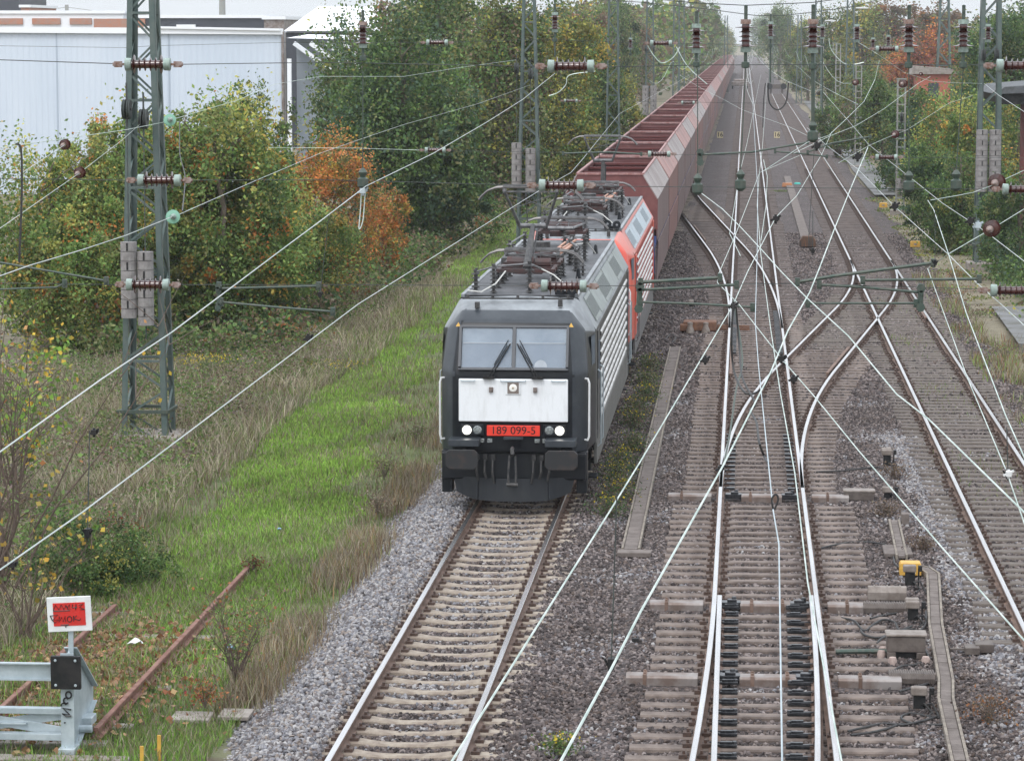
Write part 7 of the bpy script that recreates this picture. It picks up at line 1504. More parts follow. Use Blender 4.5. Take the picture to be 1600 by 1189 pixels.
tree('broad_tree', 'green tree behind the top centre insulator, base hidden by the wagons', XX(935, 190), 190, topz(60, 190), 1.9, 'green', 13000, 0.24, seed=14, base=0.02, thick=0.2)
tree('broad_tree', 'pale green tree filling the gap behind the dark green one', XX(560, 150), 150, topz(5, 150), 3.2, 'green', 16000, 0.26, seed=15, base=0.02, thick=0.25)
tree('broad_tree', 'tall green tree at the top behind brown-green one', XX(700, 170), 170, topz(-40, 170), 4.0, 'green', 20000, 0.3, seed=16, base=0.02, thick=0.3)
tree('broad_tree', 'rounded bright shrub beside the mast left of the train', XX(975, 215), 215, topz(118, 215), 1.6, 'yellow', 6000, 0.26, seed=17, base=0.02, thick=0.15, cat='shrub')
# crown stock for the rows further off
stock = {}
def stock_tree(pal, seed, h=12.0, rx=3.6, n=9000, size=0.36):
    k = (pal, seed)
    if k not in stock: stock[k] = tree('row_tree', '', 0, 0, h, rx, pal, n, size, seed=seed, base=0.05, thick=0.3); return stock[k]
    return copy_tree(stock[k])
def put(o, x, y, s, sz, label, group):
    o.location = (x, y, -0.15); o.scale = (s, s, sz); o.rotation_euler = (0, 0, random.uniform(0, 6.28)); o['label'] = label; o['group'] = group; o['category'] = 'tree'
rowL = [('mixed', 31), ('green', 32), ('yellow', 33), ('green', 34), ('brown', 35), ('mixed', 36)]
nmL = {'mixed': 'olive-brown', 'green': 'green', 'yellow': 'yellowish', 'brown': 'brown, half-bare', 'red': 'russet', 'dark': 'dark green', 'orange': 'orange'}
y = 205; k = 0
while y < 420:
    pal, sd_ = rowL[k % 6]; put(stock_tree(pal, sd_), -13.5 - random.uniform(0, 2.5), y, random.uniform(0.85, 1.05), random.uniform(0.85, 1.1) * (0.75 + 0.25 * min(1, (y - 190) / 120)), nmL[pal] + ' tree, ' + ORD[k] + ' of the row left of the freight train', 'trees in the row left of the freight train')
    k += 1
    if k % 2: put(stock_tree(*rowL[(k + 3) % 6]), -21 - random.uniform(0, 5), y + 8, 1.15, 1.0, nmL[rowL[(k + 3) % 6][0]] + ' tree behind the ' + ORD[k - 1] + ' of the row left of the train', 'trees in the row left of the freight train')
    y += 15 + y * 0.01
for (px, Y, top, rx, pal, sd_, lb) in ((1185, 1150, 26, 1.6, 'green', 32, 'farthest hazy tree just right of the vanishing point'), (1205, 1050, 12, 1.8, 'mixed', 31, 'hazy tree second right of the vanishing point'), (1098, 620, -8, 1.2, 'mixed', 31, 'tall hazy tree over the far wagons'), (1112, 800, 10, 1.3, 'green', 34, 'hazy tree over the last wagons'), (1126, 980, 32, 1.5, 'yellow', 33, 'hazy tree just left of the vanishing point'), (1137, 1150, 50, 1.2, 'green', 32, 'lowest hazy tree at the left of the vanishing point'), (1218, 640, 6, 1.3, 'green', 32, 'round-topped hazy tree right of the vanishing point'), (1250, 560, 25, 1.0, 'yellow', 33, 'yellowish hazy tree right of the vanishing point'), (1262, 430, 52, 0.8, 'green', 34, 'green tree above the far drop tube'),
                         (1300, 420, 4, 1.3, 'mixed', 36, 'olive tree behind the street lamps'), (1340, 400, -6, 1.4, 'yellow', 33, 'golden tree behind the street lamps'), (1385, 420, -4, 1.5, 'brown', 35, 'bare brownish tree top right of centre'), (1415, 330, 72, 0.9, 'orange', 41, 'orange tree before the hazy brown ones'),
                         (1440, 300, 40, 1.1, 'red', 42, 'reddish tree behind the tapering mast'), (1395, 300, 98, 0.7, 'red', 42, 'small reddish tree right of the ladder mast'), (1470, 380, 6, 1.4, 'brown', 35, 'brown tree behind the tapering mast'), (1510, 340, 30, 1.2, 'yellow', 33, 'yellow-green tree left of the ivy mast'),
                         (1550, 330, 10, 1.4, 'mixed', 36, 'olive tree behind the ivy mast'), (1600, 300, 5, 1.3, 'green', 34, 'green tree behind the shelter'), (1360, 270, 105, 0.7, 'green', 32, 'green bushy tree behind the ladder masts'), (1315, 330, 80, 0.8, 'mixed', 31, 'olive bushy tree behind the far masts'), (1240, 500, 55, 0.8, 'mixed', 31, 'small olive tree beyond the far buffer stop')):
    o = stock_tree(pal, sd_); hh = topz(top, Y); put(o, XX(px, Y), Y, rx * 1.0, hh / 12.0, lb, 'trees right of the tracks')
# right side nearer bushes and trees
RB = 'bushes right of the siding'
for (px, Y, top, rx, pal, n, sz, lb, sd_) in ((1300, 240, 150, 1.7, 'green', 5000, .24, 'small green bush behind the far lamp', 51), (1335, 222, 128, 2.2, 'mixed', 9000, .24, 'olive bush behind the second ladder mast', 52), (1378, 196, 132, 2.3, 'green', 11000, .22, 'green bush between the two ladder masts', 53),
                                    (1425, 172, 138, 2.2, 'dark', 12000, .2, 'dark green bush behind the nearest ladder mast', 54), (1470, 150, 148, 2.2, 'walnut', 14000, .18, 'yellow-flecked bush between ladder mast and ivy mast', 55), (1515, 140, 150, 2.0, 'walnut', 12000, .18, 'yellow-flecked bush right behind the ivy mast', 56),
                                    (1580, 150, 175, 2.6, 'yellow', 9000, .2, 'yellowish bush under the shelter roof', 57), (1572, 172, 20, 3.4, 'dark', 22000, .24, 'tall dark green tree above the shelter roof', 58), (1525, 200, 60, 2.6, 'yellow', 9000, .26, 'golden-green tree left of the ivy mast head', 59),
                                    (1455, 128, 235, 1.6, 'dark', 9000, .15, 'low blue-green bush left of the ivy mast foot', 60), (1500, 124, 225, 1.7, 'green', 9000, .15, 'low green bush just left of the ivy mast weights', 61), (1590, 112, 265, 1.7, 'dark', 9000, .14, 'low dark bush right of the ivy mast at the edge', 62), (1540, 132, 240, 1.6, 'dark', 8000, .15, 'low dark bush behind the ivy mast weights', 63)):
    tree('bush' if top > 60 else 'broad_tree', lb, XX(px, Y), Y, topz(top, Y), rx, pal, n, sz, seed=sd_, base=0.0, group=RB, cat='bush' if top > 60 else 'tree', thick=0.1)
# ================================================================ masses nobody could count
def cover(name, label, cat, rects, n, hfun, size, pal, w=None, mat=None, flat=0.3, seed=5, cl=0.35):
    rg = np.random.default_rng(seed); P = []
    for (x0, x1, y0, y1, f) in rects:
        k = int(n * f); K = max(5, int(k / 120)); cx = rg.uniform(x0, x1, K); cy = rg.uniform(y0, y1, K); i = rg.integers(0, K, k)
        u = rg.uniform(x0, x1, k); v = rg.uniform(y0, y1, k); g = rg.random(k) < 0.7
        X_ = np.where(g, cx[i] + rg.normal(size=k) * cl, u); Y_ = np.where(g, cy[i] + rg.normal(size=k) * cl, v); hh = hfun(X_, Y_); Z_ = -0.12 + hh * np.sqrt(rg.random(k)); P.append(np.stack([X_, Y_, Z_, i], 1))
    P = np.concatenate(P); C = leaf_colors(P[:, 3].astype(int), int(P[:, 3].max()) + 1, pal, w, rng=rg); V, F, CC = leaves(P[:, :3], size, C, flat, rng=rg)
    return tag(npmesh(name, V, F, mat or M_LEAF, CC), label, cat, None, 'stuff')
bump = lambda a, b, s=0.9: (lambda X_, Y_: a + b * np.clip(0.5 + 0.5 * wave(X_, Y_, s, 2.0), 0, 1))
cover('undergrowth', 'tangled bramble undergrowth at the foot of the left trees', 'undergrowth', [(-17.5, -12.3, 80, 98, 0.34), (-15.5, -11.2, 98, 122, 0.3), (-14, -10.4, 122, 160, 0.2), (-13.5, -9.3, 160, 230, 0.16)], 34000, bump(0.35, 1.0), 0.15, [G_MID, G_OLV, G_BRN, G_LIT, G_DARK, G_RUST, (0.2, 0.15, 0.1)], [3, 3, 2.2, 1.5, 2, 0.5, 1.5])
cover('ivy_ground_cover', 'deep green ivy and nettles covering the ground around the right mast', 'ground cover', [(8.9, 15, 96, 125, 0.6), (10.3, 17, 125, 160, 0.4)], 34000, bump(0.25, 0.9), 0.14, [G_BLUE, G_MID, G_LIT, G_OLV, G_DARK], [3, 4, 2.5, 1.0, 1])
cover('ivy_ground_cover', 'low weeds spreading between the path and the bushes on the right', 'ground cover', [(9.0, 11.5, 78, 98, 0.3), (9.6, 13, 140, 220, 0.4), (10, 16, 220, 330, 0.3)], 15000, bump(0.1, 0.5), 0.14, [G_MID, G_LIT, G_OLV, G_YEL], [4, 2.5, 2, 1])
cover('path_weeds', 'mossy weeds breaking up the path and its edge', 'weeds', [(6.7, 9.4, 96, 168, 0.6), (7.1, 7.9, 150, 330, 0.3), (8.9, 9.8, 100, 250, 0.35)], 9000, bump(0.02, 0.14), 0.1, [G_OLV, G_LIT, G_YEL, G_BRN], [3, 2, 1.2, 1])
cover('far_wood', 'hazy wood closing the view on the left, far behind the train', 'wood', [(-26, -8.5, 420, 760, 1.0)], 20000, lambda X_, Y_: 12.5 + 2.5 * wave(X_, Y_, 0.1, 1.0), 0.9, [G_MID, G_OLV, G_BRN, G_LIT, G_YEL], [3, 3, 2, 1.5, 1], cl=2.0)
cover('far_wood', 'low line of far treetops on the horizon above the factory roofs', 'wood', [(-140, -30, 560, 700, 1.0)], 9000, lambda X_, Y_: 8.5 + 1.6 * wave(X_, Y_, 0.07, 1.0), 0.7, [G_MID, G_OLV, G_BRN], cl=2.0)
cover('far_wood', 'hazy autumn wood closing the view on the right, far off', 'wood', [(9, 26, 600, 900, 0.25), (24, 90, 430, 560, 0.75)], 26000, lambda X_, Y_: 10.0 + 2.2 * wave(X_, Y_, 0.09, 2.0), 0.95, [G_MID, G_OLV, G_BRN, G_RUST, G_YEL], [3, 3, 2.5, 1, 1], cl=2.0)
# grass blades
def blades(name, label, rects, n, h0, h1, wd, pal, w=None, lean=0.35, seed=1, patch=None, z0=-0.17, mat=None, seedhead=False):
    rg = np.random.default_rng(seed); pal = np.array(pal); w = np.array(w or [1] * len(pal), float); w /= w.sum(); out = []
    for (x0, x1, y0, y1, f) in rects:
        k = int(n * f); X_ = rg.uniform(x0, x1, k); Y_ = y0 + (y1 - y0) * rg.random(k) ** 1.15
        if patch: ok = rg.random(k) < patch(X_, Y_); X_, Y_ = X_[ok], Y_[ok]
        out.append(np.stack([X_, Y_], 1))
    Q = np.concatenate(out); n = len(Q); tuft = 0.5 + 0.5 * wave(Q[:, 0], Q[:, 1], 1.9, 0.5) / 1.5; h = rg.uniform(h0, h1, n) * (0.6 + 0.6 * np.clip(tuft, 0, 1)); a = rg.uniform(0, 2 * PI, n)
    dx, dy = np.cos(a), np.sin(a); wv = wd * rg.uniform(0.6, 1.4, n); L = lean * rg.uniform(0.2, 1.0, n) * h; b = rg.uniform(0, 2 * PI, n); lx, ly = np.cos(b) * L, np.sin(b) * L
    z = z0 + 0.07 * wave(Q[:, 0], Q[:, 1], 0.5, 1.0) * (z0 < -0.1)
    V = np.empty((n, 6, 3))
    for j, (t, ww) in enumerate(((0, 1.0), (0.55, 0.8), (1.0, 0.15))):
        cx = Q[:, 0] + lx * t * t; cy = Q[:, 1] + ly * t * t; cz = z + h * t
        V[:, 2 * j] = np.stack([cx - dx * wv * ww / 2, cy - dy * wv * ww / 2, cz], 1); V[:, 2 * j + 1] = np.stack([cx + dx * wv * ww / 2, cy + dy * wv * ww / 2, cz], 1)
    i = np.arange(n)[:, None] * 6; F = np.concatenate([i + np.array([[0, 1, 3, 2]]), i + np.array([[2, 3, 5, 4]])], 0)
    ci = rg.choice(len(pal), n, p=w); C = pal[ci] * rg.uniform(0.75, 1.25, (n, 1)); C = C * (1 + 0.25 * wave(Q[:, 0], Q[:, 1], 0.8, 1.5)[:, None] / 1.5)
    return tag(npmesh(name, V.reshape(-1, 3), F, mat or M_GRASS, np.repeat(np.clip(C, 0.01, 1), 6, axis=0)), label, 'grass', None, 'stuff')
TG = (0.21, 0.37, 0.06); TG2 = (0.30, 0.46, 0.09); TG3 = (0.12, 0.20, 0.05); STR = (0.46, 0.41, 0.30); STR2 = (0.34, 0.295, 0.215); STR3 = (0.25, 0.205, 0.15); OLG = (0.20, 0.22, 0.08)
def strip_mask(X_, Y_):
    n_ = wave(X_, Y_, 0.45, 0.4); c = np.interp(Y_, [40, 48, 64, 75, 104, 130], [-7.7, -8.0, -9.0, -9.25, -10.2, -10.6]) + 0.15 * n_; hw = 1.35 + 0.35 * n_ + 0.25 * wave(X_, Y_, 1.7, 0.9)
    m_ = np.clip((hw - np.abs(X_ - c)) / 0.5, 0, 1); worn = np.exp(-((X_ - c - 0.55) / 0.2) ** 2) * 0.85 * (Y_ > 62); return m_ * (1 - worn) * np.clip((Y_ - 40) / 9, 0, 1)
blades('meadow_grass', 'low mixed green and brown verge grass between gravel and scrub', [(-12.6, -6.1, 40, 80, 0.6), (-12.6, -6.3, 80, 160, 0.4)], 120000, 0.05, 0.22, 0.018, [TG3, OLG, STR2, STR3, G_BRN, TG], [2.5, 3, 2.5, 2.5, 2, 1], 0.6, 12, lambda a, b: np.clip(0.6 + 0.4 * wave(a, b, 1.3, 0.6), 0.15, 1))
blades('green_grass', 'bright green mown grass strip left of the train', [(-11.2, -6.2, 40, 74, 0.66), (-11, -6.3, 74, 150, 0.38)], 260000, 0.05, 0.14, 0.022, [TG, TG2, TG3, OLG, (0.30, 0.40, 0.10)], [4, 4, 1.0, 0.8, 1.6], 0.6, 2, strip_mask)
blades('green_grass', 'patchy green and straw grass around the disused rails', [(-11.8, -6.3, 31, 54, 1.0)], 120000, 0.05, 0.24, 0.014, [TG, TG3, OLG, STR2, STR3], [3, 3, 3, 1.6, 1], 0.7, 3, lambda a, b: np.clip(0.55 + 0.5 * wave(a, b, 1.1, 0.2), 0.12, 1))
blades('dry_grass', 'tall straw-coloured dry grass around the big left mast', [(-17, -10.2, 42, 62, 0.45), (-19, -10.2, 62, 80, 0.4), (-13, -9.8, 80, 110, 0.15)], 85000, 0.2, 0.62, 0.018, [STR, STR2, STR3, OLG, TG3, G_BRN], [3, 4, 3.5, 2.2, 1.8, 2.0], 0.8, 4, lambda a, b: np.clip(0.5 + 0.55 * wave(a, b, 0.7, 0.9), 0.1, 1))
cover('scrub', 'brown-grey and green scrub between the bushes and the grass strip', 'scrub', [(-15, -10.6, 42, 62, 0.35), (-18, -11, 62, 84, 0.5), (-13.5, -11.4, 84, 118, 0.15)], 60000, lambda a, b: 0.15 + 0.65 * np.clip(0.5 + 0.7 * wave(a, b, 0.9, 1.7), 0, 1), 0.07, [G_OLV, TG3, G_MID, G_BRN, STR3, (0.24, 0.19, 0.165), G_LIT], [3, 2, 2, 2.5, 2, 2, 1.5], cl=0.3)
blades('dry_grass', 'brown dry grass fringe along the left edge of the gravel', [(-6.75, -5.75, 38, 60, 0.55), (-6.9, -6.0, 60, 130, 0.45)], 42000, 0.1, 0.42, 0.014, [STR2, STR3, G_BRN, OLG, (0.3, 0.2, 0.1)], [3, 3, 2.5, 1.2, 1.5], 0.5, 6, lambda a, b: np.clip(0.5 + 0.6 * wave(a, b, 0.9, 0.3), 0.04, 1) * np.exp(-((a + 6.45) / 0.45) ** 2))
blades('dry_grass', 'brown and green weeds right of the siding track', [(5.9, 7.0, 62, 112, 0.35), (6.6, 10, 58, 88, 0.5), (8.9, 10, 86, 100, 0.15)], 34000, 0.1, 0.5, 0.02, [G_BRN, STR2, OLG, G_RUST, TG], [3, 3, 2, 0.8, 1], 0.5, 7, lambda a, b: np.clip(0.3 + 0.8 * wave(a, b, 0.8, 0.3), 0, 1))
blades('track_weeds', 'thin weeds growing between the sleepers of the siding', [(3.8, 5.7, 52, 112, 1.0)], 6000, 0.04, 0.16, 0.015, [OLG, TG3, G_BRN], [3, 1.5, 2], 0.8, 8, lambda a, b: np.clip(0.15 + 0.7 * wave(a, b, 0.6, 2.3), 0, 1), z0=0.0)
def wild(name, label, x, y, r, h, n, pal, seed, flowers=0, cat='plant', group=None, wd=0.012):
    """a low plant: many stems and a haze of small leaves"""
    rg = np.random.default_rng(seed); e = empty(name, (x, y, 0.0), label, cat, group); m = MB()
    for k in range(16):
        a = rg.uniform(0, 2 * PI); q = r * rg.uniform(0.3, 1); m.tube([(0, 0, -0.05), (math.cos(a) * q * 0.4, math.sin(a) * q * 0.4, h * 0.5), (math.cos(a) * q, math.sin(a) * q, h * rg.uniform(0.7, 1.05))], [wd * 0.5, wd * 0.35, wd * 0.15], 4, False)
    m.build('stem', M_BARK, e)
    P = rg.normal(size=(n, 3)) * np.array([r * 0.5, r * 0.5, h * 0.28]) + np.array([0, 0, h * 0.5]); P[:, 2] = np.clip(P[:, 2], 0.01, h * 1.1); ids = rg.integers(0, 12, n); C = leaf_colors(ids, 12, pal, rng=rg)
    V, F, CC = leaves(P, 0.042 if h < 0.8 else 0.07, C, rng=rg); npmesh('foliage', V, F, M_LEAF, CC, e)
    if flowers:
        P = rg.normal(size=(flowers, 3)) * np.array([r * 0.55, r * 0.55, h * 0.12]) + np.array([0, 0, h * 0.88]); C = np.tile(np.array([[0.55, 0.42, 0.03]]), (flowers, 1)); V, F, CC = leaves(P, 0.034, C, 0.8, 1.0, rng=rg); npmesh('blossom', V, F, M_LEAF, CC, e)
    return e
for i, y in enumerate((54.0, 56.2, 58.2, 60.3, 63.0, 66.6, 69.2, 71.8, 75.0, 78.5)):
    wild('flowering_weed', ['low plant with yellow blossoms, nearest of the row beside the cable duct', 'second yellow-blossomed plant of the row beside the cable duct', 'third yellow-blossomed plant beside the duct', 'fourth yellow-blossomed plant beside the duct', 'fifth plant of the row beside the duct', 'sixth plant of the row beside the duct', 'seventh plant of the row beside the duct', 'eighth plant of the row beside the duct', 'dull green plant near the far end of the duct row', 'last plant of the row at the far end of the duct'][i],
         -2.32 + 0.08 * math.sin(i * 2), y, 0.36, 0.42, 900, [G_DARK, G_MID, G_OLV, G_BRN], 80 + i, 55 if i not in (4, 8, 9) else 12, group='plants in a row beside the cable duct')
for i, (px, py, r, h, pal, fl, l) in enumerate(((875, 1180, 0.22, 0.25, [G_MID, G_OLV], 50, 'small yellow-blossomed plant at the bottom edge in the gravel'), (1400, 748, 0.28, 0.3, [G_BRN, (0.1, 0.07, 0.06)], 0, 'dry dark weed behind the small capped post'), (1385, 806, 0.3, 0.25, [G_BRN, (0.1, 0.08, 0.07)], 0, 'dry dark weed before the short duct'), (1442, 862, 0.25, 0.3, [G_BRN, (0.1, 0.07, 0.06)], 0, 'dry weed right of the yellow box'),
                        (1545, 1130, 0.34, 0.38, [G_BRN, (0.13, 0.09, 0.07), G_RUST], 0, 'dry brown bush at the lower right beside the duct'), (320, 1100, 0.26, 0.3, [G_RED, G_RUST, G_BRN, TG3], 0, 'small red-leaved shrub behind the sunken slab'), (395, 888, 0.2, 0.2, [G_RED, G_BRN, TG3, OLG], 0, 'red-leaved sprig at the end of the rusty rail'), (600, 745, 0.35, 0.5, [G_BRN, STR3, OLG], 0, 'brown dry weed at the gravel edge left of the train'), (590, 800, 0.3, 0.4, [G_BRN, STR3], 0, 'second brown dry weed at the gravel edge, nearer'), (650, 690, 0.3, 0.45, [G_BRN, STR3, TG3], 0, 'brown dry weed close beside the locomotive'),
                        (1500, 470, 0.7, 0.6, [G_BRN, (0.16, 0.09, 0.06), G_RUST], 0, 'reddish-brown dry shrub right of the siding crossing'), (1570, 560, 0.6, 0.45, [G_OLV, (0.3, 0.2, 0.1), TG], 0, 'straw and green tuft at the right edge beyond the siding'), (1525, 500, 0.6, 0.4, [G_BRN, STR2], 0, 'brown tuft right of the dry shrub'), (320, 590, 0.9, 0.55, [G_OLV, TG3, G_MID], 260, 'yellow-flowered weed patch right of the big left mast'), (530, 590, 0.7, 0.4, [G_OLV, TG3], 100, 'small yellow-flowered weeds near the green strip'),
                        (1490, 440, 0.5, 0.5, [G_BRN, G_RUST, (0.16, 0.09, 0.06)], 0, 'small brown shrub near the tube end over the siding'), (1220, 300, 0.6, 0.12, [TG3, G_OLV], 0, 'flat green weed on the gravel by the orange box'))):
    p = gz(px, py, 0.0); wild('weed', l, p.x, p.y, r, h, 420, pal, 120 + i, fl, 'weed', 'single weeds')
# bare twiggy bushes and the yellow-leaved sapling
def twigs(name, label, x, y, h, r, n, pal, nleaf, lsize, seed, cat='bush', lean=(0, 0), big=False):
    rg = random.Random(seed); e = empty(name, (x, y, -0.15), label, cat); m = MB(); tips = []
    for k in range(n):
        a = rg.uniform(0, 2 * PI); q = r * rg.uniform(0.3, 1.0); hh = h * rg.uniform(0.6, 1.0); p = [Vector((rg.uniform(-.1, .1), rg.uniform(-.1, .1), 0))]
        for s in range(1, 6): t = s / 5; p.append(Vector((math.cos(a) * q * t ** 1.3 + lean[0] * t + rg.uniform(-.03, .03) * h, math.sin(a) * q * t ** 1.3 + lean[1] * t, hh * t)))
        th = 0.012 * h ** 0.5; m.tube(p, [th, th * .8, th * .6, th * .45, th * .3, th * .12], 5)
        for s in range(2, 6):
            for _ in range(2):
                d = Vector((rg.uniform(-1, 1), rg.uniform(-1, 1), rg.uniform(0.1, 0.9))).normalized() * h * 0.22; m.tube([p[s], p[s] + d * 0.5 + Vector((0, 0, .02)), p[s] + d], [th * .3, th * .2, th * .08], 4); tips += [p[s] + d, p[s] + d * 0.6]
    m.build('branch', pm('twig_bark', (0.09, 0.065, 0.05), 0.9, 0, (0.14, 0.10, 0.08), 8), e)
    if nleaf:
        rn = np.random.default_rng(seed); T = np.array([tuple(rg.choice(tips)) for _ in range(nleaf)]) + rn.normal(size=(nleaf, 3)) * h * 0.045; C = leaf_colors(np.zeros(nleaf, int) + rn.integers(0, 6, nleaf), 6, pal, rng=rn); V, F, CC = leaves(T, lsize, C, rng=rn, aspect=0.85); npmesh('foliage', V, F, M_LEAF, CC, e)
p = gz(370, 1075, -0.15); twigs('bare_bush', 'nearly bare twiggy bush behind the rusty rail near the gravel', p.x, p.y, 1.35, 0.75, 16, [G_OLV, G_BRN, TG3, G_OLV, G_RUST], 420, 0.045, 21)
YLW = (0.55, 0.36, 0.05)
p = gz(40, 1010, -0.15); twigs('maple_sapling', 'young maple with big yellow leaves at the left edge behind the sign', p.x, p.y, 2.2, 1.2, 10, [YLW, YLW, (0.45, 0.33, 0.08), G_LIT, TG], 260, 0.085, 22, 'tree', (0.1, 0))
p = gz(-10, 960, -0.15); twigs('bare_sapling', 'tall thin bare sapling fanning out from the left edge', p.x, p.y, 4.6, 1.7, 11, [YLW, G_LIT, (0.5, 0.25, 0.1)], 60, 0.09, 23, 'tree', (1.2, 0.3))
p = gz(20, 800, -0.15); twigs('maple_sapling', 'green and yellow sapling at the left edge above the dry grass', p.x, p.y, 3.4, 1.1, 10, [G_YEL, G_LIT, TG, YLW], 900, 0.10, 24, 'tree')
tree('low_bush', 'low green bush with red berries between the sign and the dry grass', XX(110, 46.5), 46.5, 1.1, 1.35, 'green', 7000, 0.07, seed=71, base=0.0, cat='bush', thick=0.02)
tree('low_bush', 'low reddish-green bush right of the yellow sapling', XX(185, 47.5), 47.5, 0.7, 0.8, 'green', 3500, 0.06, seed=72, base=0.0, cat='bush', thick=0.015)
p = gz(185, 862, -0.1)
wild('berry_shrub', 'red-berried sprigs on the low green bush', p.x, p.y, 0.5, 0.5, 350, [G_RED, G_RED, G_RUST], 140, 0, 'shrub')
# fallen leaves round the buffer stop
rg = np.random.default_rng(9); n = 3400; X_ = -9.0 + rg.normal(size=n) * 0.8; Y_ = 40.5 + rg.normal(size=n) * 2.2; ids = rg.integers(0, 20, n)
C = leaf_colors(ids, 20, [(0.35, 0.19, 0.10), (0.28, 0.12, 0.06), (0.40, 0.27, 0.15), (0.22, 0.13, 0.09)], rng=rg); V, F, CC = leaves(np.stack([X_, Y_, -0.1 + 0.05 * rg.random(n)], 1), 0.085, C, 1.6, 0.9, rng=rg)
tag(npmesh('fallen_leaves', V, F, M_LEAF, CC), 'brown fallen leaves between the rusty rails', 'leaves', None, 'stuff')
# ================================================================ buildings
M_HALL = pm('pale_blue_white_cladding', (0.53, 0.60, 0.69), 0.5, 0, (0.60, 0.66, 0.74), 0.25, 0, None, (0.35, 0.7), (1, 1, 0.25))
M_JOINT = pm('cladding_joint', (0.40, 0.46, 0.54), 0.6); M_ROOFW = pm('white_roof_edge', (0.82, 0.84, 0.87), 0.5); M_DKW = pm('dark_blue_grey_wall', (0.04, 0.045, 0.06), 0.6); M_BRK = pm('orange_brick', (0.42, 0.19, 0.12), 0.85, 0, (0.36, 0.22, 0.17), 2)
def corrugated(m, a, b, z0, z1, pitch=0.33, d=0.014):
    a = Vector((a[0], a[1], 0)); b = Vector((b[0], b[1], 0)); L = (b - a).length; u = (b - a) / L; nn = Vector((u.y, -u.x, 0)); k = int(L / pitch); pr = a.copy(); q0 = 0
    for i in range(k):
        for (t, s) in ((0.45, 0), (0.55, 1), (0.9, 1), (1.0, 0)):
            q = a + u * (i + t) * L / k + nn * d * s; m.quad((pr.x, pr.y, z0), (q.x, q.y, z0), (q.x, q.y, z1), (pr.x, pr.y, z1)); pr = q
HY = 168; hx = XX(440, HY)
e = empty('factory_hall', (hx, HY, 0), 'large pale blue-white clad factory hall behind the left bushes', 'building')
def hz(py): return CAM_Z - (py - 60) * HY / FPX
m = MB(); corrugated(m, (-45, 0), (0, 0), -0.4, hz(48)); m.build('wall', M_HALL, e)
for k in range(7):
    m = MB(); m.bar((-6.2 * (k + 1), -0.03, -0.3), (-6.2 * (k + 1), -0.03, hz(49)), 0.08, 0.03); m.build('panel_joint', M_JOINT, e)
m = MB(); corrugated(m, (0, 0), (0, 1.2), -0.4, hz(50)); m.build('side_wall', M_HALL, e)
m = MB(); m.quad((-45, -0.1, hz(46)), (0, -0.1, hz(48)), (-6, 40, hz(44)), (-45, 40, hz(34))); m.bar((-45, -0.08, hz(43)), (-26, -0.08, hz(42)), 0.3, 0.5); m.bar((-26, -0.08, hz(45)), (0.1, -0.08, hz(50)), 0.3, 0.32); m.bar((-7.5, -0.1, hz(43)), (0, -0.1, hz(47)), 0.5, 0.12); m.build('roof', M_ROOFW, e)
m = MB(); m.tube([(0.1, -0.12, -0.3), (0.1, -0.12, hz(50))], 0.09, 8); m.build('downpipe', M_STEELS, e)
m = MB(); m.bar((0.5, -0.5, -0.3), (0.5, -0.5, hz(92)), 0.22); m.build('corner_post', M_ROOFW, e)
e = empty('steel_shed', (hx + 0.5, HY + 1.3, 0), 'white shed with sloping white roof beams at the corner of the factory hall', 'building')
m = MB()
for i in range(5): m.bar((i * 0.9, 0, hz(68)), (i * 0.9 + 2.6, 0, hz(122)), 0.3, 0.22)
m.build('roof_beam', M_ROOFW, e); m = MB(); m.bb(-0.3, 8, 3, 3.3, -0.2, hz(62)); m.build('wall', M_HALL, e); m = MB(); m.quad((-0.5, 0.5, hz(60)), (8, 0.5, hz(66)), (8, 9, hz(58)), (-0.5, 9, hz(54))); m.build('roof', M_ROOFW, e)
def blk(name, label, px0, px1, py_t, py_b, Y, mat, roofm=None, extra=None, depth=14):
    x0, x1 = XX(px0, Y), XX(px1, Y); zt = CAM_Z - (py_t - 60) * Y / FPX; e = empty(name, ((x0 + x1) / 2, Y, 0), label, 'building'); w_ = (x1 - x0) / 2
    m = MB(); m.bb(-w_, w_, 0, depth, -0.5, zt - 0.3); m.build('wall', mat, e); m = MB(); m.bb(-w_ - 0.2, w_ + 0.2, -0.2, depth, zt - 0.3, zt); m.build('roof', roofm or M_ROOFW, e)
    return e, w_, zt
e, w_, zt = blk('factory_building', 'dark blue-grey long building beyond the hall, left of its pale end', 205, 412, 24, 45, 290, M_DKW)
m = MB(); m.bb(-9.9, -5.0, -0.25, -0.05, zt - 1.6, zt - 0.35); m.build('brick_band', M_BRK, e); m = MB(); m.bb(-2, -0.2, -0.4, -0.05, zt - 1.3, zt - 0.9); m.build('gutter_pipe', M_ROOFW, e)
e, w_, zt = blk('factory_building', 'grey ribbed end block right of the dark building', 413, 444, 26, 50, 285, M_STEELS)
e, w_, zt = blk('factory_building', 'low white building with orange brick strips at the upper left', -60, 190, 17, 36, 300, M_ROOFW)
for (a, b) in ((0.1, 0.36), (0.42, 0.6), (0.66, 0.8)):
    m = MB(); m.bb(-w_ + 2 * w_ * a, -w_ + 2 * w_ * b, -0.2, -0.02, zt - 1.35, zt - 0.75); m.build('brick_band', M_BRK, e)
e, w_, zt = blk('dark_tower_block', 'black block at the extreme upper left corner', -30, 25, -15, 17, 360, M_DKW)
e, w_, zt = blk('brick_block', 'small orange brick block beside the black one in the upper left', 27, 40, 8, 17, 350, M_BRK)
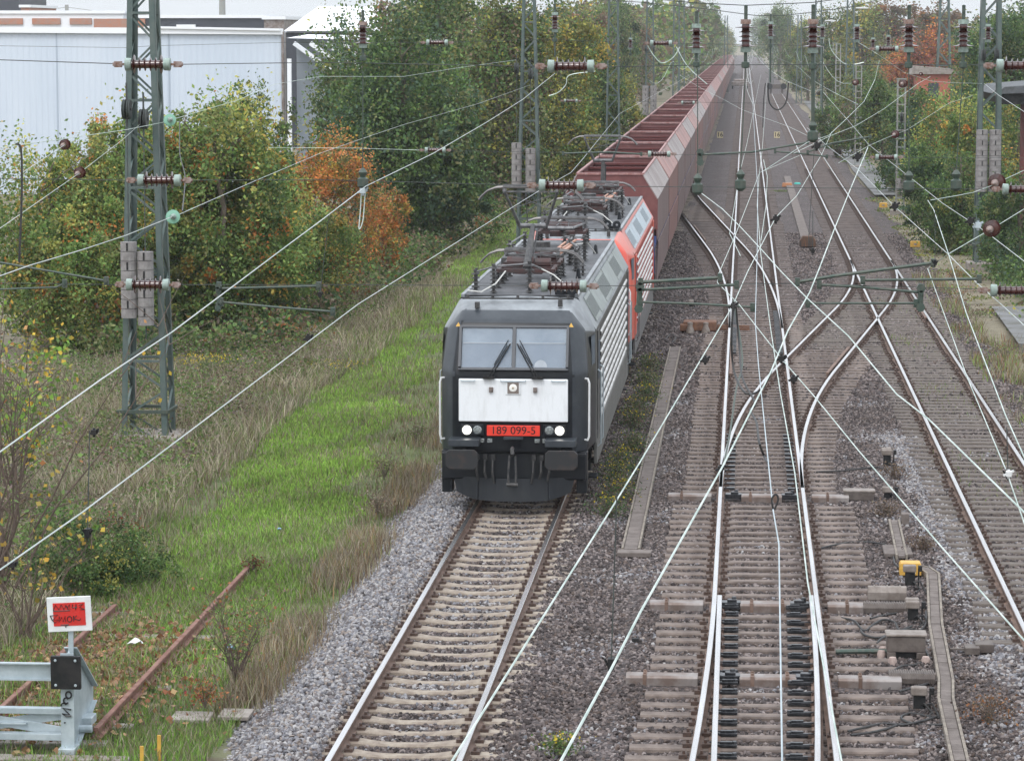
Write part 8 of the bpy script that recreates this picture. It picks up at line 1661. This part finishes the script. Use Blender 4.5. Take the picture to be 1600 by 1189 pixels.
# white building with big pitched roof
e = empty('white_roofed_building', (XX(495, 240), 240, 0), 'building with a big plain white sloping roof beyond the shed', 'building')
f = lambda px: XX(px, 240) - XX(495, 240)
g_ = lambda py: CAM_Z - (py - 60) * 240 / FPX
m = MB(); m.quad((f(444), 0, g_(49)), (f(600), 0, g_(49)), (f(600), 14, g_(8)), (f(460), 14, g_(8))); m.quad((f(444), 0, g_(49) - .1), (f(600), 0, g_(49) - .1), (f(600), 14, g_(8) - .1), (f(460), 14, g_(8) - .1)); m.build('roof', M_ROOFW, e)
m = MB(); m.bb(f(446), f(600), 0.4, 14, -0.4, g_(51)); m.build('wall', M_DKW, e)
m = MB(); m.tube([(XX(347, 700), 700, 0), (XX(347, 700), 700, 18)], [0.9, 0.7], 10); tag(m.build('chimney', M_MASTFAR), 'thin pale chimney on the horizon behind the dark building', 'chimney')
m = MB(); m.tube([(XX(942, 600), 600, 0), (XX(942, 600), 600, 13.5)], [0.6, 0.5], 10); tag(m.build('chimney', M_MASTFAR), 'small pale pole sticking up between trees at the top centre', 'chimney')
# power pylon far left
e = empty('power_pylon', (XX(100, 800), 800, 0), 'faint far pylon with a long cross arm above the factory roofs', 'pylon'); m = MB()
m.bar((0, 0, 0), (0, 0, 17), 0.8); m.bar((-9, 0, 15.2), (9, 0, 15.2), 0.25); m.bar((-9, 0, 15.2), (0, 0, 16.4), 0.15); m.bar((9, 0, 15.2), (0, 0, 16.4), 0.15); m.build('lattice', M_MASTFAR, e)
# red hut and shelter
Y = 212; e = empty('red_hut', (XX(1456, Y), Y, -0.2), 'small orange-red hut with grey roof behind the bushes', 'hut')
m = MB(); m.bb(-1.2, 1.1, 0, 3.4, 0, 6.2); m.build('wall', pm('red_boards', (0.42, 0.12, 0.075), 0.7, 0, (0.34, 0.11, 0.08), 3, 0, None, (0.4, 0.6), (8, 1, 0.3)), e); m = MB(); m.prism([(-1.6, 6.2), (-1.4, 6.75), (1.2, 6.55), (1.5, 6.2)], -0.3, 3.6, 'y'); m.build('roof', M_CONC, e)
m = MB(); m.bb(-0.4, 0.3, -0.04, 0.0, 4.6, 5.6); m.build('window', M_DKW, e)
Y = 126; zt = CAM_Z - (128 - 60) * Y / FPX; e = empty('platform_shelter', (XX(1590, Y), Y, -0.15), 'dark shelter roof on a red-brown post at the right edge', 'shelter')
m = MB(); m.prism([(-1.15, zt - 0.3), (-0.8, zt + 0.0), (3.0, zt + 0.3), (3.0, zt - 0.1), (0.2, zt - 0.25)], -1.5, 8, 'y'); m.build('roof', pm('tarred_roof', (0.10, 0.105, 0.115), 0.7, 0, (0.05, 0.055, 0.055), 3), e, bevel=0.02)
m = MB(); m.prism([(-1.12, zt - 0.32), (3.0, zt - 0.2), (3.0, zt - 0.65), (-0.8, zt - 0.7)], -1.3, 8, 'y'); m.build('fascia', M_BLACK, e)
m = MB(); m.lathe([(0, 0.2), (0.1, 0.2), (0.1, -0.1), (0, -0.1)], 12, (-1.18, -1.4, zt - 0.25), (0, -1, 0)); m.build('gutter_end', M_STEELS, e)
m = MB(); m.bar((0.1, 0, 0), (0.1, 0, zt - 0.6), 0.26, 0.26); m.bar((0.12, 0, zt - 1.4), (1.0, 0, zt - 0.7), 0.16); m.build('post', pm('ox_red_post', (0.14, 0.035, 0.03), 0.6, 0, (0.07, 0.03, 0.03), 2), e, bevel=0.02)
# ================================================================ haze
m = MB(); m.bb(-320, 320, -30, 1250, -1.4, 21.0)
hzm = bpy.data.materials.new('thin_air'); N, L = nodes(hzm)
for n_ in list(N):
    if n_.type != 'OUTPUT_MATERIAL': N.remove(n_)
pv = N.new('ShaderNodeVolumePrincipled'); pv.inputs['Color'].default_value = (0.93, 0.96, 1.0, 1); pv.inputs['Density'].default_value = 0.0002; pv.inputs['Anisotropy'].default_value = 0.1
L.new(pv.outputs[0], N['Material Output'].inputs['Volume'])
hb = m.build('haze', hzm); hb['kind'] = 'stuff'; hb['label'] = 'thin autumn haze over the railway yard'; hb['category'] = 'haze'
